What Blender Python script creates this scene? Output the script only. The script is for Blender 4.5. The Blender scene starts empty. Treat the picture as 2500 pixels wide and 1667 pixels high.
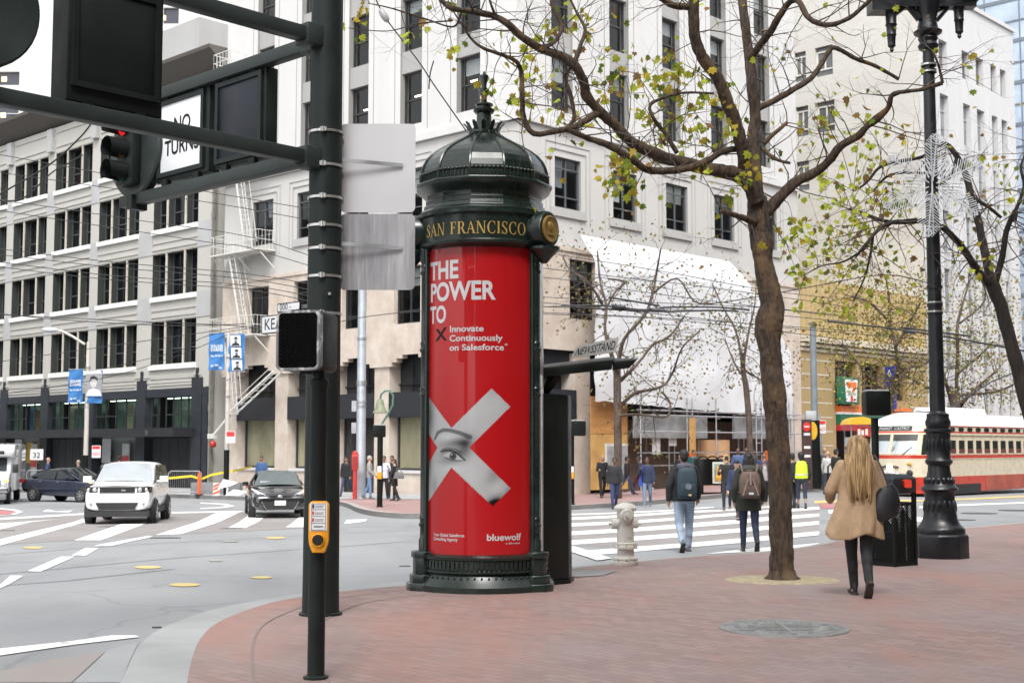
import bpy, bmesh, math, random
import numpy as np
from mathutils import Vector, Matrix, noise
from mathutils.geometry import delaunay_2d_cdt
random.seed(7)
R = math.radians
scene = bpy.context.scene
COL = scene.collection

# ------------------------------------------------------------------ camera, sky, sun, exposure
FPX, CX, CY = 3220.0, 1250.0, 833.5          # focal length and centre in photo pixels
PITCH = math.atan(257 / FPX)
cam_d = bpy.data.cameras.new('camera')
cam = bpy.data.objects.new('camera', cam_d); COL.objects.link(cam)
cam.location = (0, 0, 0)
cam.rotation_euler = (math.pi / 2 + PITCH, 0, 0)
cam_d.sensor_fit = 'HORIZONTAL'; cam_d.sensor_width = 36
cam_d.lens = FPX / 2500 * 36
cam_d.clip_start = .1; cam_d.clip_end = 2000
cam_d.dof.use_dof = True; cam_d.dof.focus_distance = 14.5; cam_d.dof.aperture_fstop = 5.0
scene.camera = cam

SUN_EL, SUN_AZ = 55, 178                      # degrees; azimuth: compass-like, from +Y clockwise
wd = bpy.data.worlds.new('World'); scene.world = wd; wd.use_nodes = True
nt = wd.node_tree; nt.nodes.clear()
sky = nt.nodes.new('ShaderNodeTexSky'); sky.sky_type = 'NISHITA'; sky.sun_disc = False
sky.sun_elevation = R(SUN_EL); sky.sun_rotation = R(SUN_AZ)
sky.air_density = 1.0; sky.dust_density = 3.0; sky.ozone_density = 1.0
hs = nt.nodes.new('ShaderNodeHueSaturation'); hs.inputs['Saturation'].default_value = .12   # overcast: grey cloud, not blue
bg = nt.nodes.new('ShaderNodeBackground'); bg.inputs['Strength'].default_value = .15
wo = nt.nodes.new('ShaderNodeOutputWorld')
nt.links.new(sky.outputs[0], hs.inputs['Color']); nt.links.new(hs.outputs[0], bg.inputs[0]); nt.links.new(bg.outputs[0], wo.inputs[0])
sd = bpy.data.lights.new('sun', 'SUN'); sd.energy = 0.9; sd.angle = R(22); sd.color = (1, .97, .93)
sun = bpy.data.objects.new('sun', sd); COL.objects.link(sun)
az = R(SUN_AZ)
sdir = Vector((math.sin(az) * math.cos(R(SUN_EL)), math.cos(az) * math.cos(R(SUN_EL)), math.sin(R(SUN_EL))))
sun.rotation_euler = sdir.to_track_quat('Z', 'Y').to_euler()
scene.view_settings.view_transform = 'Standard'; scene.view_settings.look = 'None'
scene.view_settings.exposure = 1.36; scene.view_settings.gamma = 1
try: scene.cycles.max_bounces = 8; scene.cycles.transparent_max_bounces = 16
except Exception: pass

# ------------------------------------------------------------------ survey: photo pixel -> point in the place
KS = 2500 / 2352
cp, sp = math.cos(PITCH), math.sin(PITCH)
def ray(x, y):
 x *= KS; y *= KS
 a = (x - CX) / FPX; b = -(y - CY) / FPX
 return Vector((a, cp - b * sp, sp + b * cp))
def P(x, y, Y):
 r = ray(x, y); return r * (Y / r.y)
def ss(x, a, b):
 t = min(1, max(0, (x - a) / (b - a))); return t * t * (3 - 2 * t)
_rk = [(0, 1.69), (12, 1.69), (24, 1.82), (38, 2.15), (45, 2.2), (75, 2.5), (140, 2.8), (400, 3.2)]
def road(X, Y):
 if Y <= 0: d = 1.69
 elif Y >= 400: d = 3.2
 else:
  for (a, da), (b, db) in zip(_rk, _rk[1:]):
   if a <= Y <= b: d = da + (db - da) * (Y - a) / (b - a); break
 return -(d - ss(X, 1, 13) * .4 * ss(Y, 22, 45))
def GR(x, y, dz=0.0):
 r = ray(x, y); Y = 20.0
 for i in range(60):
  X = r.x * Y / r.y
  Y = .5 * Y + .5 * (road(X, Y) + dz) * r.y / r.z
 X = r.x * Y / r.y
 return Vector((X, Y, road(X, Y) + dz))
AN = R(46.5)
dR = Vector((math.cos(AN), math.sin(AN), 0)); dL = Vector((-math.sin(AN), math.cos(AN), 0))
CO = Vector((.287, 58, 0))                    # the corner of the white building
def hitR(x, y, off=0.):
 r = ray(x, y); t = (CO.dot(dL) + off) / r.dot(dL); p = r * t; return (p - CO).dot(dR), p.z
def hitL(x, y, off=0.):
 r = ray(x, y); t = (CO.dot(dR) + off) / r.dot(dR); p = r * t; return (p - CO).dot(dL), p.z

# ------------------------------------------------------------------ materials
def _new(name):
 m = bpy.data.materials.new(name); m.use_nodes = True
 n = m.node_tree; b = n.nodes['Principled BSDF']
 return m, n, b
def nd(n, t, **k):
 o = n.nodes.new(t)
 for a, v in k.items(): setattr(o, a, v)
 return o
def mixc(n, fac, a, b, blend='MIX'):
 x = nd(n, 'ShaderNodeMix', data_type='RGBA', blend_type=blend)
 for s, v in ((0, fac), (6, a), (7, b)):
  if hasattr(v, 'is_output') or hasattr(v, 'links'): n.links.new(v, x.inputs[s])
  else: x.inputs[s].default_value = (*v, 1) if isinstance(v, tuple) and len(v) == 3 else v
 return x.outputs[2]
def ramp(n, src, a, b):
 r = nd(n, 'ShaderNodeMapRange'); r.inputs[1].default_value = a; r.inputs[2].default_value = b
 n.links.new(src, r.inputs[0]); return r.outputs[0]
def noi(n, scale, detail=4, co=None, rough=.55, stretch=None):
 t = nd(n, 'ShaderNodeTexNoise'); t.inputs['Scale'].default_value = scale; t.inputs['Detail'].default_value = detail
 t.inputs['Roughness'].default_value = rough
 tc = nd(n, 'ShaderNodeTexCoord'); src = tc.outputs['Object']
 if stretch:
  mp = nd(n, 'ShaderNodeMapping'); mp.inputs['Scale'].default_value = stretch
  n.links.new(src, mp.inputs[0]); src = mp.outputs[0]
 n.links.new(src, t.inputs[0]); return t.outputs[0]
def bump(n, b, src, s=.3, d=.02):
 u = nd(n, 'ShaderNodeBump'); u.inputs['Strength'].default_value = s; u.inputs['Distance'].default_value = d
 n.links.new(src, u.inputs['Height']); n.links.new(u.outputs[0], b.inputs['Normal'])
MC = {}
def M(name, col, rough=.6, metal=0., var=.1, scale=3., bmp=0., bsc=80., coat=0., stretch=None, spec=.5, col2=None, lo=.35, hi=.68):
 if name in MC: return MC[name]
 m, n, b = _new(name)
 f = ramp(n, noi(n, scale, 5, stretch=stretch), lo, hi)
 c2 = col2 or tuple(min(1, c * (1 + var)) for c in col)
 c1 = col if col2 else tuple(c * (1 - var) for c in col)
 n.links.new(mixc(n, f, c1, c2), b.inputs['Base Color'])
 rr = nd(n, 'ShaderNodeMapRange'); rr.inputs[3].default_value = max(.02, rough - .08); rr.inputs[4].default_value = min(1, rough + .08)
 n.links.new(f, rr.inputs[0]); n.links.new(rr.outputs[0], b.inputs['Roughness'])
 b.inputs['Metallic'].default_value = metal; b.inputs['Specular IOR Level'].default_value = spec
 b.inputs['Coat Weight'].default_value = coat; b.inputs['Coat Roughness'].default_value = .05
 if bmp: bump(n, b, noi(n, bsc, 3), bmp, .01)
 MC[name] = m; return m
def EM(name, col, s):
 if name in MC: return MC[name]
 m, n, b = _new(name); b.inputs['Base Color'].default_value = (*col, 1)
 b.inputs['Emission Color'].default_value = (*col, 1); b.inputs['Emission Strength'].default_value = s
 MC[name] = m; return m
def glass(name, tint=(.75, .8, .82), clear=.75, rough=.02, gl=.8):
 """thin pane: see-through plus a mirror reflection that grows at grazing angles"""
 if name in MC: return MC[name]
 m = bpy.data.materials.new(name); m.use_nodes = True; n = m.node_tree; n.nodes.clear()
 o = nd(n, 'ShaderNodeOutputMaterial'); t = nd(n, 'ShaderNodeBsdfTransparent'); t.inputs[0].default_value = (*tint, 1)
 d = nd(n, 'ShaderNodeBsdfDiffuse'); d.inputs[0].default_value = (.02, .025, .03, 1)
 g = nd(n, 'ShaderNodeBsdfGlossy'); g.inputs[1].default_value = rough; g.inputs[0].default_value = (gl, gl * 1.02, gl * 1.04, 1)
 lw = nd(n, 'ShaderNodeLayerWeight'); pw_ = nd(n, 'ShaderNodeMath', operation='POWER'); pw_.inputs[1].default_value = 4.5; n.links.new(lw.outputs['Facing'], pw_.inputs[0]); lw.inputs[0].default_value = .5
 fr = nd(n, 'ShaderNodeMath', operation='MULTIPLY_ADD'); fr.inputs[1].default_value = .95; fr.inputs[2].default_value = .05; n.links.new(pw_.outputs[0], fr.inputs[0])
 a = nd(n, 'ShaderNodeMixShader'); a.inputs[0].default_value = clear
 n.links.new(d.outputs[0], a.inputs[1]); n.links.new(t.outputs[0], a.inputs[2])
 s = nd(n, 'ShaderNodeMixShader'); n.links.new(fr.outputs[0], s.inputs[0])
 n.links.new(a.outputs[0], s.inputs[1]); n.links.new(g.outputs[0], s.inputs[2]); n.links.new(s.outputs[0], o.inputs[0])
 MC[name] = m; return m

def brick_mat():
 m, n, b = _new('brick_paving')
 tc = nd(n, 'ShaderNodeTexCoord'); mp = nd(n, 'ShaderNodeMapping'); mp.inputs['Rotation'].default_value = (0, 0, R(46.5))
 n.links.new(tc.outputs['Object'], mp.inputs[0])
 bt = nd(n, 'ShaderNodeTexBrick'); n.links.new(mp.outputs[0], bt.inputs[0])
 bt.inputs['Scale'].default_value = 1; bt.inputs['Brick Width'].default_value = .205; bt.inputs['Row Height'].default_value = .103
 bt.inputs['Mortar Size'].default_value = .006; bt.inputs['Mortar Smooth'].default_value = .3; bt.inputs['Bias'].default_value = -.1
 bt.inputs['Color1'].default_value = (.285, .195, .178, 1); bt.inputs['Color2'].default_value = (.215, .143, .13, 1); bt.inputs['Mortar'].default_value = (.15, .12, .112, 1)
 big = ramp(n, noi(n, .35, 6), .42, .66)
 c = mixc(n, big, bt.outputs[0], (.25, .21, .20)); 
 mf = nd(n, 'ShaderNodeMath', operation='MULTIPLY'); n.links.new(big, mf.inputs[0]); mf.inputs[1].default_value = .55
 c = mixc(n, mf.outputs[0], bt.outputs[0], (.255, .215, .208))
 # redder, scrubbed bricks in streaks
 rf = nd(n, 'ShaderNodeMath', operation='MULTIPLY'); rf.inputs[1].default_value = .5
 n.links.new(ramp(n, noi(n, .9, 7, stretch=(1, .35, 1)), .48, .66), rf.inputs[0])
 c = mixc(n, rf.outputs[0], c, (.33, .155, .11))
 df = nd(n, 'ShaderNodeMath', operation='MULTIPLY'); df.inputs[1].default_value = .5
 n.links.new(ramp(n, noi(n, 3.5, 8), .55, .75), df.inputs[0])
 c = mixc(n, df.outputs[0], c, (.155, .12, .113))
 # trodden gum spots
 vo = nd(n, 'ShaderNodeTexVoronoi'); vo.inputs['Scale'].default_value = 2.2; n.links.new(tc.outputs['Object'], vo.inputs[0])
 c = mixc(n, ramp(n, vo.outputs['Distance'], .055, .035), c, (.13, .11, .105))
 n.links.new(c, b.inputs['Base Color']); b.inputs['Roughness'].default_value = .7
 bump(n, b, bt.outputs['Fac'], -.35, .004)
 MC['brick'] = m; return m
def asphalt_mat():
 m, n, b = _new('worn_road')
 a = ramp(n, noi(n, .16, 6), .35, .7)
 c = mixc(n, a, (.235, .245, .255), (.285, .29, .295))
 st = nd(n, 'ShaderNodeMath', operation='MULTIPLY'); st.inputs[1].default_value = .5
 n.links.new(ramp(n, noi(n, .5, 6, stretch=(1.6, .5, 1)), .50, .70), st.inputs[0])
 c = mixc(n, st.outputs[0], c, (.165, .17, .175))
 g = ramp(n, noi(n, 60, 2), .3, .7)
 c = mixc(n, g, c, (.9, .9, .9), 'MULTIPLY')
 # tar-sealed cracks
 vo = nd(n, 'ShaderNodeTexVoronoi', feature='DISTANCE_TO_EDGE'); vo.inputs['Scale'].default_value = .16
 tc = nd(n, 'ShaderNodeTexCoord'); mv = nd(n, 'ShaderNodeVectorMath', operation='ADD'); n.links.new(tc.outputs['Object'], mv.inputs[0])
 nz = nd(n, 'ShaderNodeTexNoise'); nz.inputs['Scale'].default_value = .8; n.links.new(tc.outputs['Object'], nz.inputs[0]); n.links.new(nz.outputs[1], mv.inputs[1])
 n.links.new(mv.outputs[0], vo.inputs[0])
 ck = nd(n, 'ShaderNodeMath', operation='MULTIPLY'); ck.inputs[1].default_value = .35
 n.links.new(ramp(n, vo.outputs[0], .006, .0), ck.inputs[0])
 c = mixc(n, ck.outputs[0], c, (.1, .1, .105))
 n.links.new(c, b.inputs['Base Color']); b.inputs['Roughness'].default_value = .75
 bump(n, b, noi(n, 120, 2), .25, .004)
 return m
def paint_mat(name, col, under=(.25, .255, .26), keep=.62):
 m, n, b = _new(name)
 f = ramp(n, noi(n, 2.2, 9, rough=.75), keep + .06, keep - .02)
 c = mixc(n, f, under, col); c = mixc(n, ramp(n, noi(n, 25, 4), .3, .75), c, (.9, .9, .89), 'MULTIPLY')
 n.links.new(c, b.inputs['Base Color']); b.inputs['Roughness'].default_value = .6
 return m
def bark_mat(name, c1, c2, c3, sc=1.):
 m, n, b = _new(name)
 t = noi(n, 24 * sc, 7, stretch=(1, 1, .3), rough=.65); c = mixc(n, ramp(n, t, .38, .62), c1, c2)
 f = ramp(n, noi(n, 3.1 * sc, 6, stretch=(1, 1, .5)), .52, .68)
 c = mixc(n, f, c, c3); n.links.new(c, b.inputs['Base Color']); b.inputs['Roughness'].default_value = .85
 bump(n, b, t, 1.0, .05); return m
def stucco(name, col, streak=.12, sc=1.):
 """painted masonry with rain streaks and faint blotches"""
 m, n, b = _new(name)
 d = tuple(c * (1 - streak) for c in col)
 c = mixc(n, ramp(n, noi(n, .8 * sc, 6, stretch=(1, 1, .12)), .45, .8), col, d)
 c = mixc(n, ramp(n, noi(n, .25 * sc, 5), .4, .75), c, tuple(x * (1 - streak * .6) for x in col))
 n.links.new(c, b.inputs['Base Color']); b.inputs['Roughness'].default_value = .75
 bump(n, b, noi(n, 14, 4), .12, .02); MC[name] = m; return m
def marble_mat():
 m, n, b = _new('pink_marble')
 v = noi(n, .9, 9, rough=.7); c = mixc(n, ramp(n, v, .36, .66), (.46, .385, .32), (.60, .535, .47))
 c = mixc(n, ramp(n, noi(n, 2.2, 8, rough=.75), .6, .74), c, (.47, .42, .37))
 n.links.new(c, b.inputs['Base Color']); b.inputs['Roughness'].default_value = .45; MC['marble'] = m; return m

# ------------------------------------------------------------------ mesh builder
I4 = Matrix.Identity(4)
class MB:
 def __init__(s, T=None): s.v = []; s.f = []; s.mi = []; s.T = T; s.m = 0
 def add(s, vs, fs):
  o = len(s.v)
  s.v += [tuple(s.T @ Vector(p)) for p in vs] if s.T else [tuple(p) for p in vs]
  s.f += [tuple(i + o for i in f) for f in fs]; s.mi += [s.m] * len(fs); return s
 def box(s, x0, x1, y0, y1, z0, z1):
  return s.add([(x0, y0, z0), (x1, y0, z0), (x1, y1, z0), (x0, y1, z0), (x0, y0, z1), (x1, y0, z1), (x1, y1, z1), (x0, y1, z1)],
                     [(0, 3, 2, 1), (4, 5, 6, 7), (0, 1, 5, 4), (1, 2, 6, 5), (2, 3, 7, 6), (3, 0, 4, 7)])
 def quad(s, a, b, c, d): return s.add([a, b, c, d], [(0, 1, 2, 3)])
 def beam(s, p0, p1, w, h, up=(0, 0, 1)):
  """rectangular bar between two points"""
  p0 = Vector(p0); p1 = Vector(p1); t = (p1 - p0).normalized(); a = t.cross(Vector(up))
  if a.length < 1e-4: a = t.cross(Vector((1, 0, 0)))
  a.normalize(); b = a.cross(t); a *= w / 2; b *= h / 2
  return s.add([p0 - a - b, p0 + a - b, p0 + a + b, p0 - a + b, p1 - a - b, p1 + a - b, p1 + a + b, p1 - a + b],
                     [(0, 1, 2, 3), (7, 6, 5, 4), (0, 4, 5, 1), (1, 5, 6, 2), (2, 6, 7, 3), (3, 7, 4, 0)])
 def tube(s, pts, rad, n=8, cap=True, wob=0., sq=1., seed=0):
  """swept tube with a radius per point"""
  pts = [Vector(p) for p in pts]
  if not hasattr(rad, '__len__'): rad = [rad] * len(pts)
  t0 = (pts[1] - pts[0]).normalized(); ks_ = 1 / max(rad[0] * .8, .02)
  u = t0.cross(Vector((0, 0, 1)))
  if u.length < .05: u = t0.cross(Vector((0, 1, 0)))
  u.normalize(); vs = []; fs = []
  for i, p in enumerate(pts):
   t = (pts[min(i + 1, len(pts) - 1)] - pts[max(i - 1, 0)]).normalized()
   u = (u - t * u.dot(t)); u = u.normalized() if u.length > 1e-6 else t.orthogonal().normalized()
   w = t.cross(u)
   for k in range(n):
    a = 2 * math.pi * k / n; q = u * math.cos(a) + w * math.sin(a) * sq
    r = rad[i]
    if wob: w_ = (p + q * rad[i]) * ks_; r *= 1 + wob * noise.noise(w_ * .55 + Vector((seed, 0, 0))) + wob * .55 * noise.noise(w_ * 2.1 + Vector((0, seed, 0)))
    vs.append(p + q * r)
  for i in range(len(pts) - 1):
   for k in range(n):
    a = i * n + k; b = i * n + (k + 1) % n; fs.append((a, b, b + n, a + n))
  if cap: fs.append(tuple(range(n - 1, -1, -1))); fs.append(tuple(range((len(pts) - 1) * n, len(pts) * n)))
  return s.add(vs, fs)
 def lathe(s, prof, n=24, c=(0, 0, 0), ph=0., cap=True, sx=1., sy=1.):
  vs = []; fs = []; c = Vector(c)
  for r, z in prof:
   for k in range(n):
    a = 2 * math.pi * k / n + ph; vs.append((c.x + r * math.cos(a) * sx, c.y + r * math.sin(a) * sy, c.z + z))
  for i in range(len(prof) - 1):
   for k in range(n):
    a = i * n + k; b = i * n + (k + 1) % n; fs.append((a, b, b + n, a + n))
  if cap: fs.append(tuple(range(n - 1, -1, -1))); fs.append(tuple(range((len(prof) - 1) * n, len(prof) * n)))
  return s.add(vs, fs)
 def ball(s, c, rx, ry=None, rz=None, n=12, m=8, rot=None):
  ry = ry or rx; rz = rz or rx; vs = []; fs = []; c = Vector(c)
  for i in range(1, m):
   t = math.pi * i / m
   for k in range(n):
    a = 2 * math.pi * k / n; p = Vector((rx * math.sin(t) * math.cos(a), ry * math.sin(t) * math.sin(a), rz * math.cos(t)))
    if rot: p = rot @ p
    vs.append(c + p)
  for i in range(m - 2):
   for k in range(n): a = i * n + k; b = i * n + (k + 1) % n; fs.append((a, a + n, b + n, b))
  tp = Vector((0, 0, rz)); 
  if rot: tp = rot @ tp
  vs += [c + tp, c - tp]; N = len(vs)
  for k in range(n): fs.append((N - 2, k, (k + 1) % n)); fs.append((N - 1, (m - 2) * n + (k + 1) % n, (m - 2) * n + k))
  return s.add(vs, fs)
 def prism(s, poly, a, b, axis='z'):
  """extruded outline: poly in the two other axes"""
  def q(p, h): return {'z': (p[0], p[1], h), 'y': (p[0], h, p[1]), 'x': (h, p[0], p[1])}[axis]
  n = len(poly)
  return s.add([q(p, a) for p in poly] + [q(p, b) for p in poly],
                     [tuple(range(n - 1, -1, -1)), tuple(range(n, 2 * n))] + [(i, (i + 1) % n, (i + 1) % n + n, i + n) for i in range(n)])
 def loft(s, rings, cap=True, closed=True):
  n = len(rings[0]); vs = [p for r in rings for p in r]; fs = []
  for i in range(len(rings) - 1):
   for k in range(n if closed else n - 1):
    a = i * n + k; b = i * n + (k + 1) % n; fs.append((a, b, b + n, a + n))
  if cap and closed: fs.append(tuple(range(n - 1, -1, -1))); fs.append(tuple(range((len(rings) - 1) * n, len(rings) * n)))
  return s.add(vs, fs)
 def mesh(s, name, mats, smooth=None, bevel=0., seg=2):
  me = bpy.data.meshes.new(name); me.from_pydata(s.v, [], s.f)
  for m in (mats if isinstance(mats, (list, tuple)) else [mats]): me.materials.append(m)
  if any(s.mi): me.polygons.foreach_set('material_index', s.mi)
  if bevel:
   bm = bmesh.new(); bm.from_mesh(me); bmesh.ops.remove_doubles(bm, verts=bm.verts, dist=1e-5)
   es = [e for e in bm.edges if len(e.link_faces) == 2 and e.calc_face_angle(0) > .5]
   bmesh.ops.bevel(bm, geom=es, offset=bevel, segments=seg, profile=.5, affect='EDGES', clamp_overlap=True)
   bm.to_mesh(me); bm.free()
   if smooth is None: smooth = 40
  me.validate()
  if smooth:
   me.polygons.foreach_set('use_smooth', [True] * len(me.polygons))
   if smooth < 180: me.set_sharp_from_angle(angle=R(smooth))
  me.update(); return me
 def build(s, name, mats, parent=None, smooth=None, bevel=0., loc=None, seg=2, label=None):
  o = bpy.data.objects.new(name, s.mesh(name, mats, smooth, bevel, seg)); COL.objects.link(o)
  if parent: o.parent = parent
  if loc is not None: o.location = loc
  if label: o['label'] = label
  return o
def tag(o, label, cat, group=None):
 o['label'] = label; o['category'] = cat
 if group: o['group'] = group
 return o
def thing(name, label, cat, loc=(0, 0, 0), rz=0., group=None):
 o = bpy.data.objects.new(name, None); COL.objects.link(o); o.location = loc; o.rotation_euler = (0, 0, rz)
 o.empty_display_size = .3; return tag(o, label, cat, group)
def struct(o): o['kind'] = 'structure'; return o
def copy_thing(src, loc=None, rz=None, label=None, parent=None):
 c = src.copy(); COL.objects.link(c)
 if parent: c.parent = parent
 if loc is not None: c.location = loc
 if rz is not None: c.rotation_euler = (0, 0, rz)
 if label: c['label'] = label
 for ch in list(src.children): copy_thing(ch, parent=c)
 return c
_tc = {}
def text(body, size=1., align='CENTER', depth=0., offset=0., sx=1., spacing=1.):
 """letters as mesh data: vertices in the xy plane, faces"""
 cu = bpy.data.curves.new('txt', 'FONT'); cu.body = body; cu.size = size; cu.align_x = align; cu.extrude = depth; cu.offset = offset
 cu.space_character = spacing; cu.resolution_u = 4
 o = bpy.data.objects.new('txt', cu); COL.objects.link(o); bpy.context.view_layer.update()
 me = o.to_mesh(); v = [(p.co.x * sx, p.co.y, p.co.z) for p in me.vertices]; f = [tuple(p.vertices) for p in me.polygons]
 o.to_mesh_clear(); bpy.data.objects.remove(o); bpy.data.curves.remove(cu); return v, f
def finer(v, f, L):
 """split long edges so that letters can follow a curved surface"""
 bm = bmesh.new(); vs = [bm.verts.new(p) for p in v]
 for q in f:
  try: bm.faces.new([vs[i] for i in q])
  except ValueError: pass
 bmesh.ops.triangulate(bm, faces=bm.faces)
 for _ in range(5):
  es = [e for e in bm.edges if e.calc_length() > L]
  if not es: break
  bmesh.ops.subdivide_edges(bm, edges=es, cuts=1); bmesh.ops.triangulate(bm, faces=[q for q in bm.faces if len(q.verts) > 3])
 bm.verts.index_update(); r = [tuple(p.co) for p in bm.verts], [tuple(p.index for p in q.verts) for q in bm.faces]; bm.free(); return r
def words(mb, body, size, fn, **k):
 """lay text through fn(x, y) -> point"""
 v, f = text(body, size, **k); return mb.add([fn(p[0], p[1]) for p in v], f)
# ================================================================== the setting: ground, road, pavements, markings
ROAD = asphalt_mat(); BRICK = brick_mat(); MARB = marble_mat()
KERB = M('kerb_granite', (.30, .31, .31), .7, var=.14, scale=1.3, bmp=.15)
KERBD = M('kerb_stone_dark', (.19, .185, .18), .8, var=.2, scale=2)
WHITE = paint_mat('white_road_paint', (.74, .74, .73), keep=.60); YEL = paint_mat('yellow_road_paint', (.58, .44, .17), keep=.57); REDL = paint_mat('red_lane_paint', (.42, .15, .15), keep=.55)
def grid_mesh(name, xs, ys, fn, mat):
 v = [(x, y, fn(x, y)) for y in ys for x in xs]; n = len(xs)
 f = [(j * n + i, j * n + i + 1, (j + 1) * n + i + 1, (j + 1) * n + i) for j in range(len(ys) - 1) for i in range(n - 1)]
 b = MB(); b.add(v, f); return b.build(name, mat, smooth=180)
def rng(a, b, s): return [a + (b - a) * i / max(1, round((b - a) / s)) for i in range(max(1, round((b - a) / s)) + 1)]
xs = [-900, -400, -200, -120] + rng(-70, -20, 2.5) + rng(-19.5, 25, .5) + rng(27, 70, 2.5) + [120, 200, 400, 900]
ys = [-400, -150, -60, -30] + rng(-12, 4, 2) + rng(4.5, 62, .5) + rng(64, 130, 3) + [180, 300, 600, 1000]
struct(grid_mesh('road', xs, ys, road, ROAD))
def sheet(name, poly, dz, mat, step=1.0, skirt=0., edge=None, smooth=180):
 """paving laid on the ground inside an outline, optional vertical skirt"""
 poly = [Vector((p[0], p[1])) for p in poly]; pts = []
 for a, b in zip(poly, poly[1:] + poly[:1]):
  k = max(1, int((b - a).length / step)) if max(abs(a.x), abs(b.x)) < 80 else 1
  pts += [a + (b - a) * i / k for i in range(k)]
 nb = len(pts)
 def inside(x, y):
  c = False
  for i in range(nb):
   a = pts[i]; b = pts[i - 1]
   if (a.y > y) != (b.y > y) and x < (b.x - a.x) * (y - a.y) / (b.y - a.y) + a.x: c = not c
  return c
 x0 = min(p.x for p in pts); x1 = max(p.x for p in pts); y0 = min(p.y for p in pts); y1 = max(p.y for p in pts)
 y = y0 + step / 2; inn = []
 while y < y1:
  x = x0 + step / 2
  while x < x1:
   if abs(x) < 60 and y < 110 and inside(x, y): inn.append(Vector((x, y)))
   x += step
  y += step
 v, e, f, *_ = delaunay_2d_cdt(pts + inn, [(i, (i + 1) % nb) for i in range(nb)], [], 1, 1e-5)
 b = MB(); b.add([(p.x, p.y, road(p.x, p.y) + dz) for p in v], [tuple(q) for q in f])
 if skirt:
  b.m = 1; o = len(b.v)
  vs = [(p.x, p.y, road(p.x, p.y) + dz) for p in pts] + [(p.x, p.y, road(p.x, p.y) + dz - skirt) for p in pts]
  b.add(vs, [(i, (i + 1) % nb, (i + 1) % nb + nb, i + nb) for i in range(nb)])
 return b.build(name, [mat] + ([edge] if edge else []), smooth=30)
def gp(pts, dz=0.): return [GR(x, y, dz).xy for x, y in pts]
def smoothline(pts, it=2):
 for _ in range(it):
  q = [pts[0]]
  for a, b in zip(pts, pts[1:]):
   a = Vector(a); b = Vector(b); q += [tuple(a * .75 + b * .25), tuple(a * .25 + b * .75)]
  pts = q + [pts[-1]]
 return pts
def c6(x, y): return x * 1000 / 2352 / KS, (1150 + y * 1000 / 2352) / KS
def cr(x, y): return (1000 + x * 1500 / 2352) / KS, (1200 + y * 1500 / 2352) / KS
def c31(x, y): return (1300 + x * .26795) / KS, (980 + y * .26795) / KS
def c41(x, y): return (1600 + x * .2551) / KS, (1040 + y * .2551) / KS
outer = [(-2.2, 4.0), (-2.45, 6.5)] + [tuple(p) for p in gp([c6(690, 1216), c6(740, 1080), c6(800, 965), c6(920, 893), c6(1150, 805), c6(1430, 742), c6(1720, 702), c6(1935, 664), c6(2352, 627)], .15)] + \
  [tuple(p) for p in gp([cr(615, 288), cr(1000, 248), cr(1393, 226), cr(1530, 205), cr(1700, 168), cr(1950, 148), cr(2352, 118)], .15)]
inner = [(-1.2, 4.0), (-1.62, 6.5)] + [tuple(p) for p in gp([c6(1072, 1216), c6(1095, 1100), c6(1130, 985), c6(1210, 885), c6(1400, 802), c6(1560, 752), c6(1720, 722), c6(1935, 692), c6(2352, 652)], .15)]
rest = [Vector(p) for p in outer[-7:]]
off = []
for i, p in enumerate(rest):
 t = (rest[min(i + 1, 6)] - rest[max(i - 1, 0)]).normalized(); off.append(tuple(p + Vector((t.y, -t.x)) * .16))
inner += off
outer = outer + [(26, 46), (70, 92)]; inner = inner + [(26.12, 45.88), (70.1, 91.9)]
outer = smoothline(outer); inner = smoothline(inner)
struct(sheet('sidewalk', inner + [(120, 92), (120, -60), (-1.2, -60)], .15, BRICK, .7))
kb = MB(); N = len(outer)
rows = []
for o_, i_ in zip(outer, inner):
 o_ = Vector(o_); i_ = Vector(i_); d = (o_ - i_).normalized()
 rows.append([(i_.x, i_.y, road(*i_) + .151), (o_.x - d.x * .03, o_.y - d.y * .03, road(*o_) + .151), (o_.x, o_.y, road(*o_) + .12), (o_.x + d.x * .02, o_.y + d.y * .02, road(*o_) - .06)])
kb.loft(rows, cap=False, closed=False)
struct(kb.build('kerb', KERB, smooth=35))
# pale gutter apron and the red-brown lane edge beside it
struct(sheet('gutter_apron', gp([c6(420, 1216), c6(520, 1130), c6(610, 1035), c6(700, 1005), c6(795, 985), c6(740, 1100), c6(700, 1216)]), .006, M('gutter_concrete', (.26, .27, .275), .75, var=.1, scale=1), .6))
struct(sheet('lane_patch', gp([c6(0, 1150), c6(0, 1216), c6(410, 1216), c6(600, 1040), c6(300, 1085)]), .006, M('brown_road_patch', (.25, .225, .215), .8, var=.08, scale=1), .6))
# two courses of joint lines in the brick border
jl = MB()
for off_ in (.42, .9):
 pr = []
 for i, p in enumerate(inner[2:46]):
  a = Vector(inner[i + 1]); b = Vector(inner[i + 3]); t = (b - a).normalized(); n_ = Vector((t.y, -t.x)); p = Vector(p)
  q0 = p + n_ * off_; q1 = p + n_ * (off_ + .018)
  pr.append([(q0.x, q0.y, road(*q0) + .154), (q1.x, q1.y, road(*q1) + .154)])
 jl.loft(pr, cap=False, closed=False)
struct(jl.build('paving_joint', M('joint_mortar', (.215, .175, .165), .85)))
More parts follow.
